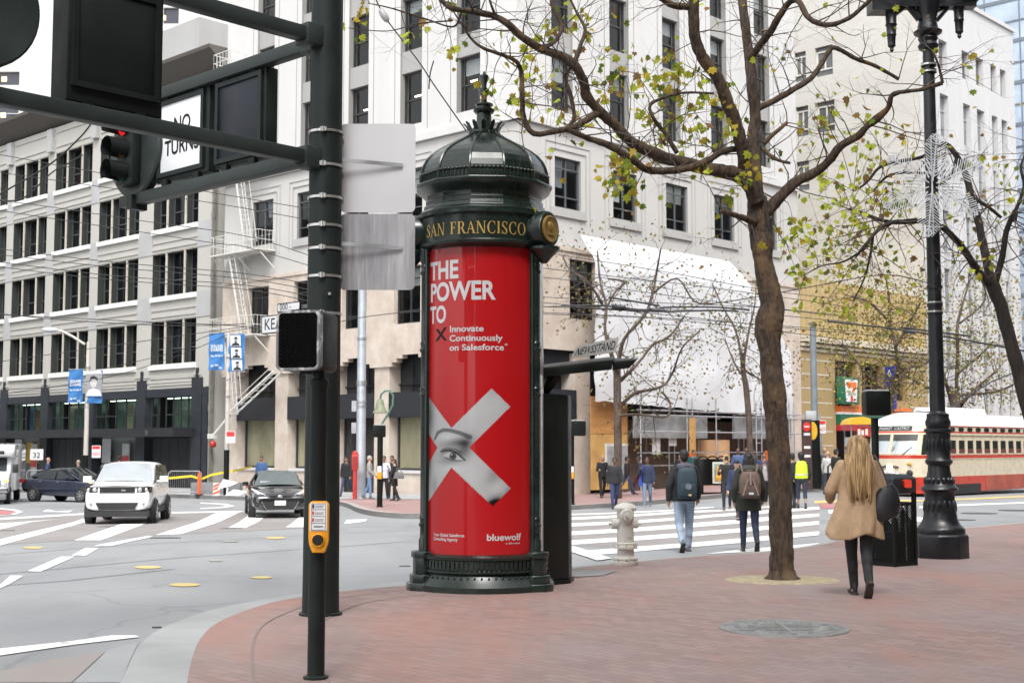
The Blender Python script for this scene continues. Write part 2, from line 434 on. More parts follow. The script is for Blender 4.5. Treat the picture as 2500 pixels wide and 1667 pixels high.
# far corner pavement
fk = [tuple(CO.xy + dL.xy * 75 - dR.xy * 8.2), tuple(CO.xy + dL.xy * 22 - dR.xy * 8.2), tuple(CO.xy + dL.xy * 8 - dR.xy * 8.2), (-7.2, 53.2), (-6.1, 49.4), (-5.3, 45), (-4.5, 42.2), (-3.7, 40.6), (-2.8, 39.9), (-1.6, 41.2), (2.06, 46.95), (4.87, 48.9), (10, 54.3), (20, 64.8), (90, 138.7)]
fk = fk[:3] + smoothline(fk[3:12]) + fk[12:]
FPAVE = M('far_brick_pavement', (.30, .19, .18), .75, var=.14, scale=.8)
struct(sheet('far_sidewalk', fk + [(90, 200), (-90, 200), (-90, 130)], .15, FPAVE, 2.0, .25, M('far_kerb_face', (.17, .165, .16), .8)))
ft = MB(); fr = []
for i, p in enumerate(fk):
 a = Vector(fk[max(i - 1, 0)]); b = Vector(fk[min(i + 1, len(fk) - 1)]); t = (b - a).normalized(); n_ = Vector((-t.y, t.x)); q = Vector(p) + n_ * .25
 fr.append([(p[0], p[1], road(*p) + .157), (q.x, q.y, road(*q) + .157)])
ft.loft(fr, cap=False, closed=False); struct(ft.build('far_kerb', M('far_kerb_top', (.33, .32, .31), .8, var=.12)))
# concrete strip against the white building
struct(sheet('far_concrete_walk', [tuple(CO.xy + dL.xy * 74 - dR.xy * 8.0), tuple(CO.xy + dL.xy * 4 - dR.xy * 8.0), tuple(CO.xy - dR.xy * 4.4 - dL.xy * 1.5), tuple(CO.xy - dR.xy * .2 - dL.xy * .2), tuple(CO.xy + dL.xy * 74)], .163, M('far_concrete', (.33, .335, .34), .8, var=.1, scale=.7), 2.))
def mark(name, pts, mat=WHITE, dz=.009, step=.6): return struct(sheet(name, gp(pts), dz, mat, step))
# right crosswalk
for q in ([c31(330, 1024), c31(1280, 986), c41(168, 796), c41(560, 772), c41(560, 782), c41(168, 806), c31(1280, 996), c31(330, 1036)],
          [c31(330, 1058), c31(1280, 1004), c41(600, 800), c41(1120, 762), c41(1120, 776), c41(600, 818), c31(1280, 1022), c31(330, 1080)],
          [c31(330, 1110), c31(1280, 1060), c41(600, 843), c41(1120, 802), c41(1568, 772), c41(1568, 798), c41(1120, 830), c41(600, 868), c31(1280, 1084), c31(330, 1140)],
          [c31(330, 1185), c31(1490, 1106), c41(1120, 866), c41(1568, 838), c41(1568, 866), c41(1120, 902), c31(1490, 1144), c31(330, 1220)],
          [c31(330, 1268), c31(1490, 1188), c41(1120, 950), c41(1568, 908), c41(1568, 942), c41(1120, 986), c31(1490, 1226), c31(330, 1308)],
          [c31(490, 1362), c31(1490, 1284), c41(1120, 1046), c41(1568, 1008), c41(1568, 1044), c41(1120, 1090), c31(1490, 1324), c31(600, 1398)],
          [c41(470, 1226), c41(800, 1182), c41(1120, 1158), c41(1568, 1120), c41(1568, 1136), c41(1120, 1200), c41(900, 1206)]):
 mark('crosswalk_stripe', q)
mark('crosswalk_stripe', [(1902, 1172), (1960, 1170), (1965, 1176), (1904, 1180)]); mark('crosswalk_stripe', [(2100, 1186), (2122, 1190), (2122, 1198), (2095, 1198)])
mark('crosswalk_edge', [c31(330, 1312), c31(720, 1436), c31(590, 1455), c31(330, 1368)], dz=.018)
CWB = M('crosswalk_brown_road', (.235, .220, .213), .8, var=.1, scale=.8)
for q in ([c6(-300, 290), c6(500, 245), c6(1000, 232), c6(1950, 250), c6(1950, 318), c6(1000, 364), c6(420, 396), c6(-300, 440)], [c31(330, 1010), c31(1200, 985), c41(1568, 765), c41(1568, 1040), c41(400, 1160), c31(330, 1316)]): mark('crosswalk_bed', q, CWB, .004, .8)
# left crosswalk and lane lines
for q in ([c6(0, 300), c6(170, 288), c6(330, 276), c6(180, 292), c6(0, 335)], [c6(0, 392), c6(480, 272), c6(522, 280), c6(0, 428)], [c6(425, 398), c6(690, 305), c6(860, 292), c6(580, 398)],
          [c6(890, 368), c6(1235, 243), c6(1390, 230), c6(1040, 362)], [c6(1310, 325), c6(1430, 250), c6(1540, 250), c6(1410, 326)], [c6(1642, 322), c6(1728, 252), c6(1850, 252), c6(1760, 322)], [c6(1990, 280), c6(2110, 276), c6(2096, 288), c6(2000, 302), c6(1975, 302)]):
 mark('crosswalk_stripe', q)
mark('crosswalk_edge', [c6(0, 270), c6(520, 240), c6(520, 248), c6(0, 280)]); mark('crosswalk_edge', [c6(985, 235), c6(1390, 228), c6(1400, 234), c6(985, 243)])
mark('crosswalk_edge', [c6(560, 425), c6(850, 372), c6(880, 376), c6(640, 430), c6(540, 432)])
mark('lane_dash', [c6(410, 485), c6(490, 442), c6(568, 442), c6(490, 487)], step=.4); mark('lane_dash', [c6(150, 578), c6(350, 492), c6(430, 492), c6(235, 578)], step=.4); mark('lane_dash', [c6(0, 655), c6(60, 602), c6(135, 602), c6(45, 655), c6(-60, 700), c6(-150, 700)], step=.4)
mark('stop_line', [c6(-400, 1065), c6(0, 1022), c6(400, 980), c6(640, 946), c6(780, 946), c6(800, 956), c6(420, 1000), c6(0, 1062), c6(-400, 1110)], step=.4)
mark('lane_curve', [c6(1150, 180), c6(1300, 188), c6(1350, 200), c6(1290, 211), c6(1150, 217), c6(1150, 212), c6(1260, 207), c6(1310, 199), c6(1260, 191), c6(1150, 185)])
mark('turn_arrow', [c6(250, 228), c6(275, 220), c6(330, 232), c6(420, 224), c6(395, 236), c6(250, 234)])
mark('red_lane', [c6(-200, 222), c6(0, 222), c6(70, 230), c6(95, 238), c6(40, 250), c6(-200, 262)], REDL)
mark('red_lane_border', [c6(-200, 214), c6(0, 214), c6(95, 222), c6(132, 236), c6(100, 248), c6(-100, 268), c6(-200, 276), c6(-200, 268), c6(50, 252), c6(98, 238), c6(70, 228), c6(0, 221), c6(-200, 221)], dz=.018)
for x, y, w in ((1580, 383, 60), (850, 553, 78), (1060, 654, 90), (1500, 612, 60), (1240, 516, 40), (1320, 403, 50), (190, 440, 60)):
 f_ = .11; o = mark('road_dot', [c6(x + w * math.cos(a), y + w * f_ * math.sin(a)) for a in [2 * math.pi * i / 14 for i in range(14)]], YEL if w > 58 else paint_mat('faded_yellow_paint', (.42, .38, .22), keep=.45), step=.5)
mark('island_line', [(1870, 1150), (2000, 1147), (2140, 1148), (2352, 1138), (2500, 1130), (2500, 1133), (2352, 1142), (2140, 1152), (2000, 1152), (1870, 1156)], YEL)
mark('red_lane', [(1880, 1157), (2000, 1153), (2100, 1154), (2000, 1162), (1890, 1168)], REDL)
mark('lane_dash', [(2110, 1163), (2210, 1158), (2352, 1153), (2352, 1156), (2210, 1162), (2112, 1167)])
# rails, pavement joints and manholes in the road
RAIL = M('rail_steel', (.16, .155, .15), .45, .6, var=.2)
for pts in ([c6(-300, 625), c6(0, 592), c6(1000, 500), c6(1700, 451), c6(1935, 436), c6(2352, 402)], [c6(-300, 690), c6(0, 658), c6(400, 628), c6(1000, 562)], [c6(0, 480), c6(900, 415), c6(1700, 372), c6(2352, 338)]):
 b = MB(); rr = []
 for (x, y) in pts:
  p = GR(x, y); rr.append(p)
 q = []
 for a, c in zip(rr, rr[1:]):
  for i in range(20): q.append(a + (c - a) * i / 20)
 q.append(rr[-1]); row = []
 for i, p in enumerate(q):
  t = (q[min(i + 1, len(q) - 1)] - q[max(i - 1, 0)]).normalized(); n_ = Vector((-t.y, t.x, 0)) * .022
  row.append([(p.x - n_.x, p.y - n_.y, road(p.x, p.y) + .01), (p.x + n_.x, p.y + n_.y, road(p.x, p.y) + .01)])
 b.loft(row, cap=False, closed=False); struct(b.build('tram_rail', RAIL if pts[0][1] < 590 else M('crack_seal', (.17, .17, .175), .7)))
IRON = M('cast_iron_cover', (.07, .07, .072), .6, .3, var=.3, scale=6)
for x, y, w in ((950, 384, 110), (620, 320, 80), (1330, 330, 80), (900, 899, 34), (2325, 546, 40), (40, 342, 60)):
 p = GR(*c6(x, y)); l = (GR(*c6(x + w, y)) - p).length * .8
 bb = MB(); bb.lathe([(.001, .014), (l * .75, .014), (l * .82, .008), (l, .012), (l * 1.02, .0)], 20, cap=False, sy=.55)
 struct(bb.build('manhole_cover', IRON, loc=p, smooth=30))
for x, y, w in ((2250, 1179, 45), (2330, 1172, 40), (2210, 1194, 35)):
 p = GR(x, y); l = (GR(x + w, y) - p).length * .9
 bb = MB(); bb.lathe([(.001, .014), (l * .75, .014), (l * .82, .008), (l, .012), (l * 1.02, .0)], 20, cap=False, sy=.8); struct(bb.build('manhole_cover', IRON, loc=p, smooth=30))
# big grey cover in the near brick
p = GR(1800, 1443, .15); w = (GR(1947, 1443, .15) - p).length
bb = MB(); bb.lathe([(.001, .012), (w * .84, .012), (w * .85, .006), (w * .9, .006), (w * .91, .012), (w, .012), (w * 1.01, .0)], 48, cap=False)
for k in range(9): bb.box(-w * .75, w * .75, -w * .7 + k * w * .16, -w * .7 + k * w * .16 + .03, .012, .017) if abs(k - 4) < 3 else None
for k in range(16):
 a = k * math.pi / 8; bb.lathe([(.05, .012), (.045, .018), (.001, .018)], 8, c=(w * .62 * math.cos(a), w * .62 * math.sin(a), 0), cap=False)
bb.box(-.02, .02, -w * .8, w * .8, .013, .02)
struct(bb.build('manhole_cover', M('grey_iron_cover', (.205, .21, .205), .6, .15, var=.22, scale=5, bmp=.3, bsc=25), loc=p, rz=None) if False else bb.build('manhole_cover', M('grey_iron_cover', (.205, .21, .205), .6, .15, var=.22, scale=5, bmp=.3, bsc=25), loc=p, smooth=30))
for pts, c in (([cr(608, 305), cr(690, 300), cr(790, 305), cr(740, 322), cr(612, 328)], (.22, .22, .22)),):
 struct(sheet('utility_cover', gp(pts, .15), .158, M('grey_cover_plate', c, .6, .2, var=.15), .5))
# ================================================================== buildings
ZB = -2.7
def TL(u0): return Matrix(((0, 1, 0, 0), (1, 0, 0, -u0), (0, 0, 1, -ZB), (0, 0, 0, 1)))     # (u, inward, z) on the side-street front
def TR(u0): return Matrix(((1, 0, 0, -u0), (0, 1, 0, 0), (0, 0, 1, -ZB), (0, 0, 0, 1)))     # the same on the avenue front
def wall(mb, x0, x1, z0, z1, holes, y=0., depth=.35, reveal_m=None):
 """wall face with rectangular openings and their reveals"""
 X = sorted({x0, x1, *[a for h in holes for a in h[:2]]}); Z = sorted({z0, z1, *[a for h in holes for a in h[2:]]})
 m0 = mb.m
 for a, b in zip(X, X[1:]):
  st = None
  for c, d in zip(Z, Z[1:]):
   cx, cz = (a + b) / 2, (c + d) / 2
   if any(h[0] < cx < h[1] and h[2] < cz < h[3] for h in holes):
    if st is not None: mb.quad((a, y, st), (b, y, st), (b, y, c), (a, y, c)); st = None
   elif st is None: st = c
  if st is not None: mb.quad((a, y, st), (b, y, st), (b, y, z1), (a, y, z1))
 if reveal_m is not None: mb.m = reveal_m
 for a, b, c, d in holes:
  e = y + depth
  mb.quad((a, y, c), (a, e, c), (a, e, d), (a, y, d)); mb.quad((b, y, c), (b, y, d), (b, e, d), (b, e, c))
  mb.quad((a, y, c), (b, y, c), (b, e, c), (a, e, c)); mb.quad((a, y, d), (a, e, d), (b, e, d), (b, y, d))
 mb.m = m0
WHT = stucco('white_painted_stone', (.565, .56, .55), .11); WHT2 = stucco('off_white_stone', (.50, .49, .472), .12)
GRYR = stucco('grey_painted_bay', (.27, .265, .255), .1); GRYL = stucco('light_grey_trim', (.40, .395, .385), .08)
FRM = M('dark_window_frame', (.03, .033, .036), .5); FRG = M('grey_window_frame', (.085, .09, .095), .5)
GLS = glass('window_glass', (.82, .86, .88), .92, gl=.75); GLD = glass('dark_window_glass', (.35, .38, .4), .7, gl=.6)
DARKROOM = M('dark_room', (.032, .030, .028), .9, var=.3, scale=1.2); BLIND = M('roller_blind', (.58, .57, .54), .8, var=.06); BLIND2 = M('grey_blind', (.30, .32, .34), .8, var=.1)
LAMP = EM('ceiling_tube', (1, .78, .6), 4.0); AMB = EM('warm_room_lamp', (1, .6, .25), 2.0)
BLACKM = M('black_metal', (.03, .032, .035), .5); NAVY = M('dark_navy_cladding', (.022, .026, .034), .5, var=.2); AWN = M('black_awning_canvas', (.016, .017, .021), .85, var=.25, scale=8)
rw = random.Random(3)

def piece0(nm, mt, par, T, *b): m = MB(T); m.box(*b); m.build(nm, mt, par)
# ---------------------------------------------------------------- white corner building
hb = thing('corner_building', 'tall white corner office building with grey window bays and pink marble street level', 'building', CO + Vector((0, 0, ZB)), AN)
def upper_holes(u0, pitch, n, w): return [(u0 + i * pitch, u0 + i * pitch + w, 15.55, 29.0) for i in range(n)]
LU = upper_holes(2.42, 3.965, 5, 1.56); RU = upper_holes(2.22, 4.235, 5, 1.5)
LL = [(2.4 + i * 3.965, 4.25 + i * 3.965, 10.95, 13.4) for i in range(5)]; RLw = [(2.49 + i * 4.24, 4.33 + i * 4.24, 10.98, 13.35) for i in range(5)]
m = MB()
for T, U, L, x1 in ((TL(0), LU, LL, 22.75), (TR(0), RU, RLw, 23.42)):
 m.T = T; m.m = 0
 wall(m, 0, x1, 14.98, 29.5, U, 0, .55, 1)
 for h in U:                                           # grooves beside each bay
  for q in (h[0] - .42, h[1] + .38): m.m = 1; m.box(q, q + .05, -.006, .03, 15.2, 29)
 m.m = 2; wall(m, 0, x1, 9.15, 14.6, L, .05, .3, 1)
 m.m = 0
 m.box(-.1, x1, -.14, .5, 14.62, 14.96)                # ledge
m.T = TL(0); m.m = 2; m.quad((22.75, 0, 9.15), (22.75, 12, 9.15), (22.75, 12, 30), (22.75, 0, 30))
m.T = TR(0); m.quad((23.42, 0, -2.6), (23.42, 14, -2.6), (23.42, 14, 30), (23.42, 0, 30))
m.quad((0, 0, 29.5), (23.4, 0, 29.5), (23.4, 22.7, 29.5), (0, 22.7, 29.5))
m.build('wall', [WHT, GRYR, WHT2], hb)
m = MB()                                                  # rooms: dark shell behind the windows
for T, x1 in ((TL(0), 22.7), (TR(0), 23.3)):
 m.T = T; m.quad((.6, 3.2, -2.6), (x1, 3.2, -2.6), (x1, 3.2, 29), (.6, 3.2, 29))
 for z in (9.2, 14.7, 18.9, 22.6, 26.3): m.quad((.6, .6, z), (x1, .6, z), (x1, 3.2, z), (.6, 3.2, z))
m.build('interior', DARKROOM, hb)
def surround(side, L):
 m = MB(side)
 for a, b, c, d in L:
  for e, y in ((.32, .02), (.62, .035)):
   for q in ((a - e - .05, a - e, c - e, d + e), (b + e, b + e + .05, c - e, d + e)): m.box(q[0], q[1], y - .02, y + .02, q[2], q[3])
   m.box(a - e - .05, b + e + .05, y - .021, y + .021, d + e, d + e + .05)
  m.box(a - .3, b + .3, -.06, .05, c - .42, c - .02)
 return m
surround(TL(0), LL).build('window_surround', GRYL, hb); surround(TR(0), RLw).build('window_surround', GRYL, hb)
def add_window(parent, T, a, b, c, d, y, kind, fr=FRM):
 """one sash window: frame, pane, blind, ceiling tube"""
 w = b - a; h = d - c; m = MB(T); t = .075
 for q in ((a, a + t, c, d), (b - t, b, c, d)): m.box(q[0], q[1], y, y + .1, q[2], q[3])
 m.box(a + t, b - t, y + .002, y + .098, c, c + t); m.box(a + t, b - t, y + .002, y + .098, d - t, d)
 if kind == 'sash': m.box(a + t, b - t, y - .01, y + .09, c + h * .47, c + h * .47 + .09)
 else:
  for f in (.22, .78): m.box(a + t, b - t, y + .01, y + .09, c + h * f, c + h * f + .06)
  m.box(a + w * .48, a + w * .52, y + .005, y + .095, c + t, d - t)
 f = m.build('window', fr, parent)
 p = MB(T); p.quad((a + t, y + .06, c + t), (b - t, y + .06, c + t), (b - t, y + .06, d - t), (a + t, y + .06, d - t)); p.build('pane', GLS, f)
 if rw.random() < (.6 if kind == 'sash' else .8):
  z = c + h * (rw.uniform(.5, .85) if kind == 'sash' else rw.uniform(.3, .7)); p = MB(T); xa = a + t + (w * .45 if kind != 'sash' and rw.random() < .7 else 0); xa = a + t if kind == 'sash' else xa
  p.quad((a + t, y + .25, z), (b - t - (xa - a - t), y + .25, z), (b - t - (xa - a - t), y + .25, d - t), (a + t, y + .25, d - t)); p.build('blind', BLIND if rw.random() < .6 else BLIND2, f)
 if kind == 'sash':
  for z in ([c + h * .2] if rw.random() < .5 else [c + h * .15, c + h * .72]):
   if rw.random() < .8: p = MB(T); p.box(a - .5, b + .6, y + 1.2, y + 1.28, z + .0, z + .05); p.build('ceiling_light', LAMP, f)
 return f
for T, U, top in ((TL(0), LU, 3), (TR(0), RU, 3)):
 for h in U:
  for r in range(top):
   z = 15.6 + 3.73 * r
   add_window(hb, T, h[0], h[1], z, z + 2.6, .3, 'sash')
sp_ = MB()
for T, U in ((TL(0), LU), (TR(0), RU)):
 sp_.T = T
 for h in U:
  for r in range(3):
   z = 15.6 + 3.73 * r; q_ = MB(T); q_.box(h[0] + .001, h[1] - .001, .12, .5, z + 2.62, z + 3.7); q_.build('spandrel', stucco('bay_spandrel', (.34, .335, .325), .08) if 'bay_spandrel' not in MC else MC['bay_spandrel'], hb)
for T, L in ((TL(0), LL), (TR(0), RLw)):
 for h in L: add_window(hb, T, *h, .18, 'grid', FRG)
# marble street level
MW = [(2.3, 4.2), (6.35, 8.25), (10.3, 12.2), (14.35, 16.2), (18.42, 20.3)]
m = MB(TL(0)); wall(m, 0, 22.75, 4.4, 9.15, [(a, b, 5.9, 8.66) for a, b in MW], -.05, .4)
m.box(-.05, 22.75, -.12, .02, 9.0, 9.2)
pil = [.5, 4.95, 9.12, 13.2, 17.18, 21.75]
for c in pil:
 for w, z, y in ((1.5, 4.24, -.07), (1.12, 4.06, -.10), (.8, 3.86, -.13)): m.box(max(-.14, c - w), min(22.74, c + w), y, .3, z, z + 1.5 - (.1 if w < 1 else 0))
m.T = TR(0); wall(m, 0, 23.4, 4.4, 9.1, [(3.4, 5.3, 5.9, 8.66), (7.6, 9.4, 5.9, 8.66)], -.05, .4)
m.box(-.05, 23.4, -.12, .02, 8.98, 9.18)
for x in (18.2, 19.9, 21.6, 23.1): m.box(x - .012, x + .012, -.056, -.04, -2, 9)
m.quad((16.5, -.05, -2.6), (23.41, -.05, -2.6), (23.41, -.05, 4.4), (16.5, -.05, 4.4))
for z in (-.2, 1.6, 3.4): m.box(16.6, 23.4, -.056, -.04, z - .012, z + .012)
m.build('marble_cladding', MARB, hb)
for T, L in ((TL(0), [(a, b, 5.9, 8.66) for a, b in MW]), (TR(0), [(3.4, 5.3, 5.9, 8.66), (7.6, 9.4, 5.9, 8.66)])):
 for h in L: add_window(hb, T, *h, .2, 'grid')
m = MB()
for T, cs in ((TL(0), pil), (TR(0), [.5, 4.3])):
 m.T = T
 for c in cs:
  m.box(c - .55, c + .55, -.02, .85, -2.6, 4.3)
  for z in (-.9, .35, 1.6): m.box(c - .552, c + .552, -.024, .4, z, z + .02)
m.build('marble_pillar', MARB, hb)
m = MB(TL(0))
for a, b in zip(pil, pil[1:]):
 if a != 9.12: piece0('stall_riser', MARB, hb, TL(0), a + .56, b - .56, .1, .8, -2.6, -1.25)
m = MB(TL(0))
for a, b in zip(pil, pil[1:]):
 if a != 9.12: piece0('window_ledge', WHT, hb, TL(0), a + .555, b - .555, .02, .82, -1.25, -1.12)
PAPER = M('brown_paper_on_glass', (.335, .31, .20), .55, var=.22, scale=1.4, stretch=(1, 1, .35), coat=.4)
for i, (a, b) in enumerate(zip(pil, pil[1:])):
 z0 = -1.1 if a != 9.12 else -2.5
 m = MB(TL(0))
 for x in (a + .6, b - .68): m.box(x, x + .08, .5, .6, z0, 1.5)
 m.box(a + .68, b - .68, .5, .6, z0, z0 + .08); m.box(a + .68, b - .68, .5, .6, 1.42, 1.5)
 f = m.build('shop_window', BLACKM, hb)
 m = MB(TL(0)); n = 10
 for k in range(n):
  x0 = a + .68 + (b - a - 1.36) * k / n; x1 = a + .68 + (b - a - 1.36) * (k + 1) / n
  m.quad((x0, .6 + .012 * (k % 2), z0), (x1, .6 + .012 * ((k + 1) % 2), z0), (x1, .6 + .012 * ((k + 1) % 2), 1.45), (x0, .6 + .012 * (k % 2), 1.45))
 m.build('paper_cover', PAPER if a != 9.12 else DARKROOM, f)
 m = MB(TL(0)); m.quad((a + .68, .54, z0), (b - .68, .54, z0), (b - .68, .54, 1.45), (a + .68, .54, 1.45)); m.build('pane', glass('clear_shop_glass', (.95, .96, .96), .98, gl=.5), f)
 m = MB(TL(0)); m.box(a + .57, b - .57, -.08, .45, 1.42, 2.62); m.build('awning', AWN, hb)
 m = MB(TL(0)); m.quad((a + .55, .7, 1.5), (b - .55, .7, 1.5), (b - .55, .7, 4.6), (a + .55, .7, 4.6))
 for k in range(3): x = a + .9 + k * (b - a - 1.6) / 3; m.box(x, x + .05, .6, .66, 1.5, 4.2)
 m.box(a + .56, b - .56, .58, .68, 3.0, 3.06); m.build('transom', M('dark_transom', (.022, .023, .025), .4), hb)
m = MB(TR(0)); m.quad((0, .8, -2.6), (17, .8, -2.6), (17, .8, 4.5), (0, .8, 4.5)); m.box(1.1, 3.8, -.1, .7, 1.3, 2.6); m.box(1.1, 4, .3, .75, 3.3, 4.4); m.build('dark_shopfront', NAVY, hb)
# red alarm bell and pull station on the wall
m = MB(TL(0)); m.T = TL(0)
fe = MB(TL(0)); FEM = M('white_fire_escape_paint', (.62, .61, .58), .55)
# fire escape: three balconies, ladders, drop stair
def balcony(z, u0, u1, o=1.15):
 m = MB(TL(0)); m.box(u0, u1, -o, -.02, z - .07, z)
 for u in (u0 + .1, (u0 + u1) / 2, u1 - .1): m.beam((u, -o + .1, z - .1), (u, -.05, z - .95), .06, .06)
 return m
def railing(z, u0, u1, o=1.15, h=1.0):
 m = MB(TL(0))
 for zz in (z + h, z + .5): m.beam((u0, -o, zz), (u1, -o, zz), .03, .03); m.beam((u0, -o, zz), (u0, -.02, zz), .03, .03); m.beam((u1, -o, zz), (u1, -.02, zz), .03, .03)
 k = int((u1 - u0) / .28)
 for i in range(k + 1): u = u0 + (u1 - u0) * i / k; m.beam((u, -o, z), (u, -o, z + h), .016, .016)
 for u in (u0, u1):
  for i in range(5): y = -o + o * i / 5; m.beam((u, y, z), (u, y, z + h), .016, .016)
 return m
def ladder(u0, z0, u1, z1, o=.7, w=.5, rails=True):
 m = MB(TL(0))
 for q in (-w / 2, w / 2): m.beam((u0, -o + q, z0), (u1, -o + q, z1), .05, .09)
 n = int((z1 - z0) / .28)
 for i in range(n + 1): f = i / n; u = u0 + (u1 - u0) * f; z = z0 + (z1 - z0) * f; m.beam((u, -o - w / 2, z), (u, -o + w / 2, z), .12, .025)
 if rails:
  for q in (-w / 2 - .02, w / 2 + .02): m.beam((u0 - .35, -o + q, z0 + .5), (u1 - .35, -o + q, z1 + .5), .03, .03)
 return m
fr_ = balcony(10.55, 17.9, 22.4).build('fire_escape', FEM, hb)
railing(10.55, 17.9, 22.4).build('railing', FEM, fr_); balcony(6.0, 18.2, 22.5).build('balcony', FEM, fr_); railing(6.0, 18.2, 22.5).build('railing', FEM, fr_)
balcony(20.9, 20.9, 22.4).build('balcony', FEM, fr_); railing(20.9, 20.9, 22.4).build('railing', FEM, fr_); balcony(15.7, 18.2, 22.3).build('balcony', FEM, fr_); railing(15.7, 18.2, 22.3).build('railing', FEM, fr_)
ladder(19.4, 10.6, 20.6, 15.7).build('ladder', FEM, fr_); ladder(19.6, 6.0, 20.9, 10.5).build('ladder', FEM, fr_); ladder(20.2, 15.8, 21.4, 20.9).build('ladder', FEM, fr_)
ladder(20.55, 1.75, 21.2, 6.0).build('ladder', FEM, fr_)
m = ladder(20.6, 1.7, 16.4, 3.9, .9, .55, True); m.beam((20.6, -.9, 1.7), (22.2, -.9, .6), .1, .12); m.box(22.0, 22.5, -1.05, -.75, .45, .72); m.build('drop_stair', FEM, fr_)
m = MB(TL(0)); m.lathe([(.0, 0), (.16, 0), (.16, .08), (.1, .12), (.001, .12)], 14); m = MB(TL(0)); m.ball((23.35, -.12, .15), .2, .2, .2)
m.build('alarm_bell', M('red_alarm_paint', (.42, .03, .025), .4), hb)

# ---------------------------------------------------------------- grey office building to the left
gz = CO + dL * 23.7 + Vector((0, 0, ZB))
gb = thing('office_building', 'beige grey office building with rows of dark triple windows and a black shopfront', 'building', gz, AN)
GT = TL(23.7)
BEI = stucco('beige_painted_wall', (.46, .45, .415), .08); GPT = M('grey_wall_patch', (.40, .40, .405), .8, var=.06, scale=.6); SIL = M('white_sill', (.78, .78, .77), .6); DBR = M('brown_eaves', (.10, .09, .08), .8)
bays = [(25.42, 30.22), (31.86, 36.69), (37.74, 42.57), (43.65, 48.45), (49.5, 54.3), (55.4, 60.2), (61.3, 66.1)]
rows = [4.82, 8.88, 12.94, 17.0]
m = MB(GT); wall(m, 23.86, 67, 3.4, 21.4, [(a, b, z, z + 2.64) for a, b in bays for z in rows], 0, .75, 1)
m.m = 0
for a, b in bays:
 for z in rows:
  for k in (.55, .95): m.box(a + .02, b - .02, -.05, .02, z - .28 - k, z - .28 - k + .1)
for a, b in bays:                                                                       # frieze panels under the eaves
 m.box(a, b, -.06, .02, 20.0, 20.15); m.box(a, b, -.06, .02, 21.0, 21.12)
 for z in (3.75, 4.1): m.box(a - .6, b + .6, -.05, .02, z, z + .1)
m.quad((23.86, 0, -2.6), (23.86, 14, -2.6), (23.86, 14, 22), (23.86, 0, 22))
m.quad((23.8, -.2, 22.3), (67, -.2, 22.3), (67, 30, 22.3), (23.8, 30, 22.3))
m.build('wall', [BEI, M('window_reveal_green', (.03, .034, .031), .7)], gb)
m = MB(GT)
edges = [23.86] + [x for b in bays for x in b]
for i in range(0, len(edges) - 1, 2):
 for z in rows[1:]: piece0('pier_patch', GPT, gb, GT, edges[i] + .004, edges[i + 1] - .004, -.035, .01, z - 1.45, z + .04)
 piece0('corbel', GPT, gb, GT, edges[i] + .2, edges[i + 1] - .2, -.28, .01, 19.75, 21.3)
m = MB(GT)
for a, b in bays:
 for z in rows: piece0('sill', SIL, gb, GT, a - .03, b + .03, -.16, .7, z - .28, z - .002)
m = MB(GT); m.add([(22.9, -1.1, 22.5), (67, -1.1, 22.5), (67, .3, 21.45), (22.9, .3, 21.45), (22.9, -1.15, 22.7), (67, -1.15, 22.7), (67, .3, 22.7), (22.9, .3, 22.7), (22.9, 6, 22.7), (22.9, 6, 21.7)],
                  [(0, 1, 2, 3), (0, 4, 5, 1), (4, 7, 6, 5), (0, 3, 7, 4), (3, 9, 8, 7)]); m.build('eaves', DBR, gb)
m = MB(GT); m.box(23.7, 23.86, -.12, .1, -2.6, 21.3)
for z in (2, 6, 9.5, 13, 17): m.box(23.66, 23.88, -.14, .0, z, z + .35)
m.build('drainpipe', M('brown_pipe', (.2, .19, .165), .6, var=.2), gb)
m = MB(GT)
for z in (4.6, 8.7, 12.75, 16.8, 20.9): m.quad((24, 1.0, z), (66.5, 1.0, z), (66.5, 4, z), (24, 4, z))
m.quad((24, 4, -2.6), (66.5, 4, -2.6), (66.5, 4, 21), (24, 4, 21)); m.build('interior', DARKROOM, gb)
MUL = M('cream_mullion', (.52, .49, .42), .6); ORB = M('orange_panel', (.28, .15, .04), .7, var=.1); PALE = M('pale_room_panel', (.11, .125, .135), .8, var=.2); REDB = M('red_room_panel', (.3, .04, .04), .7)
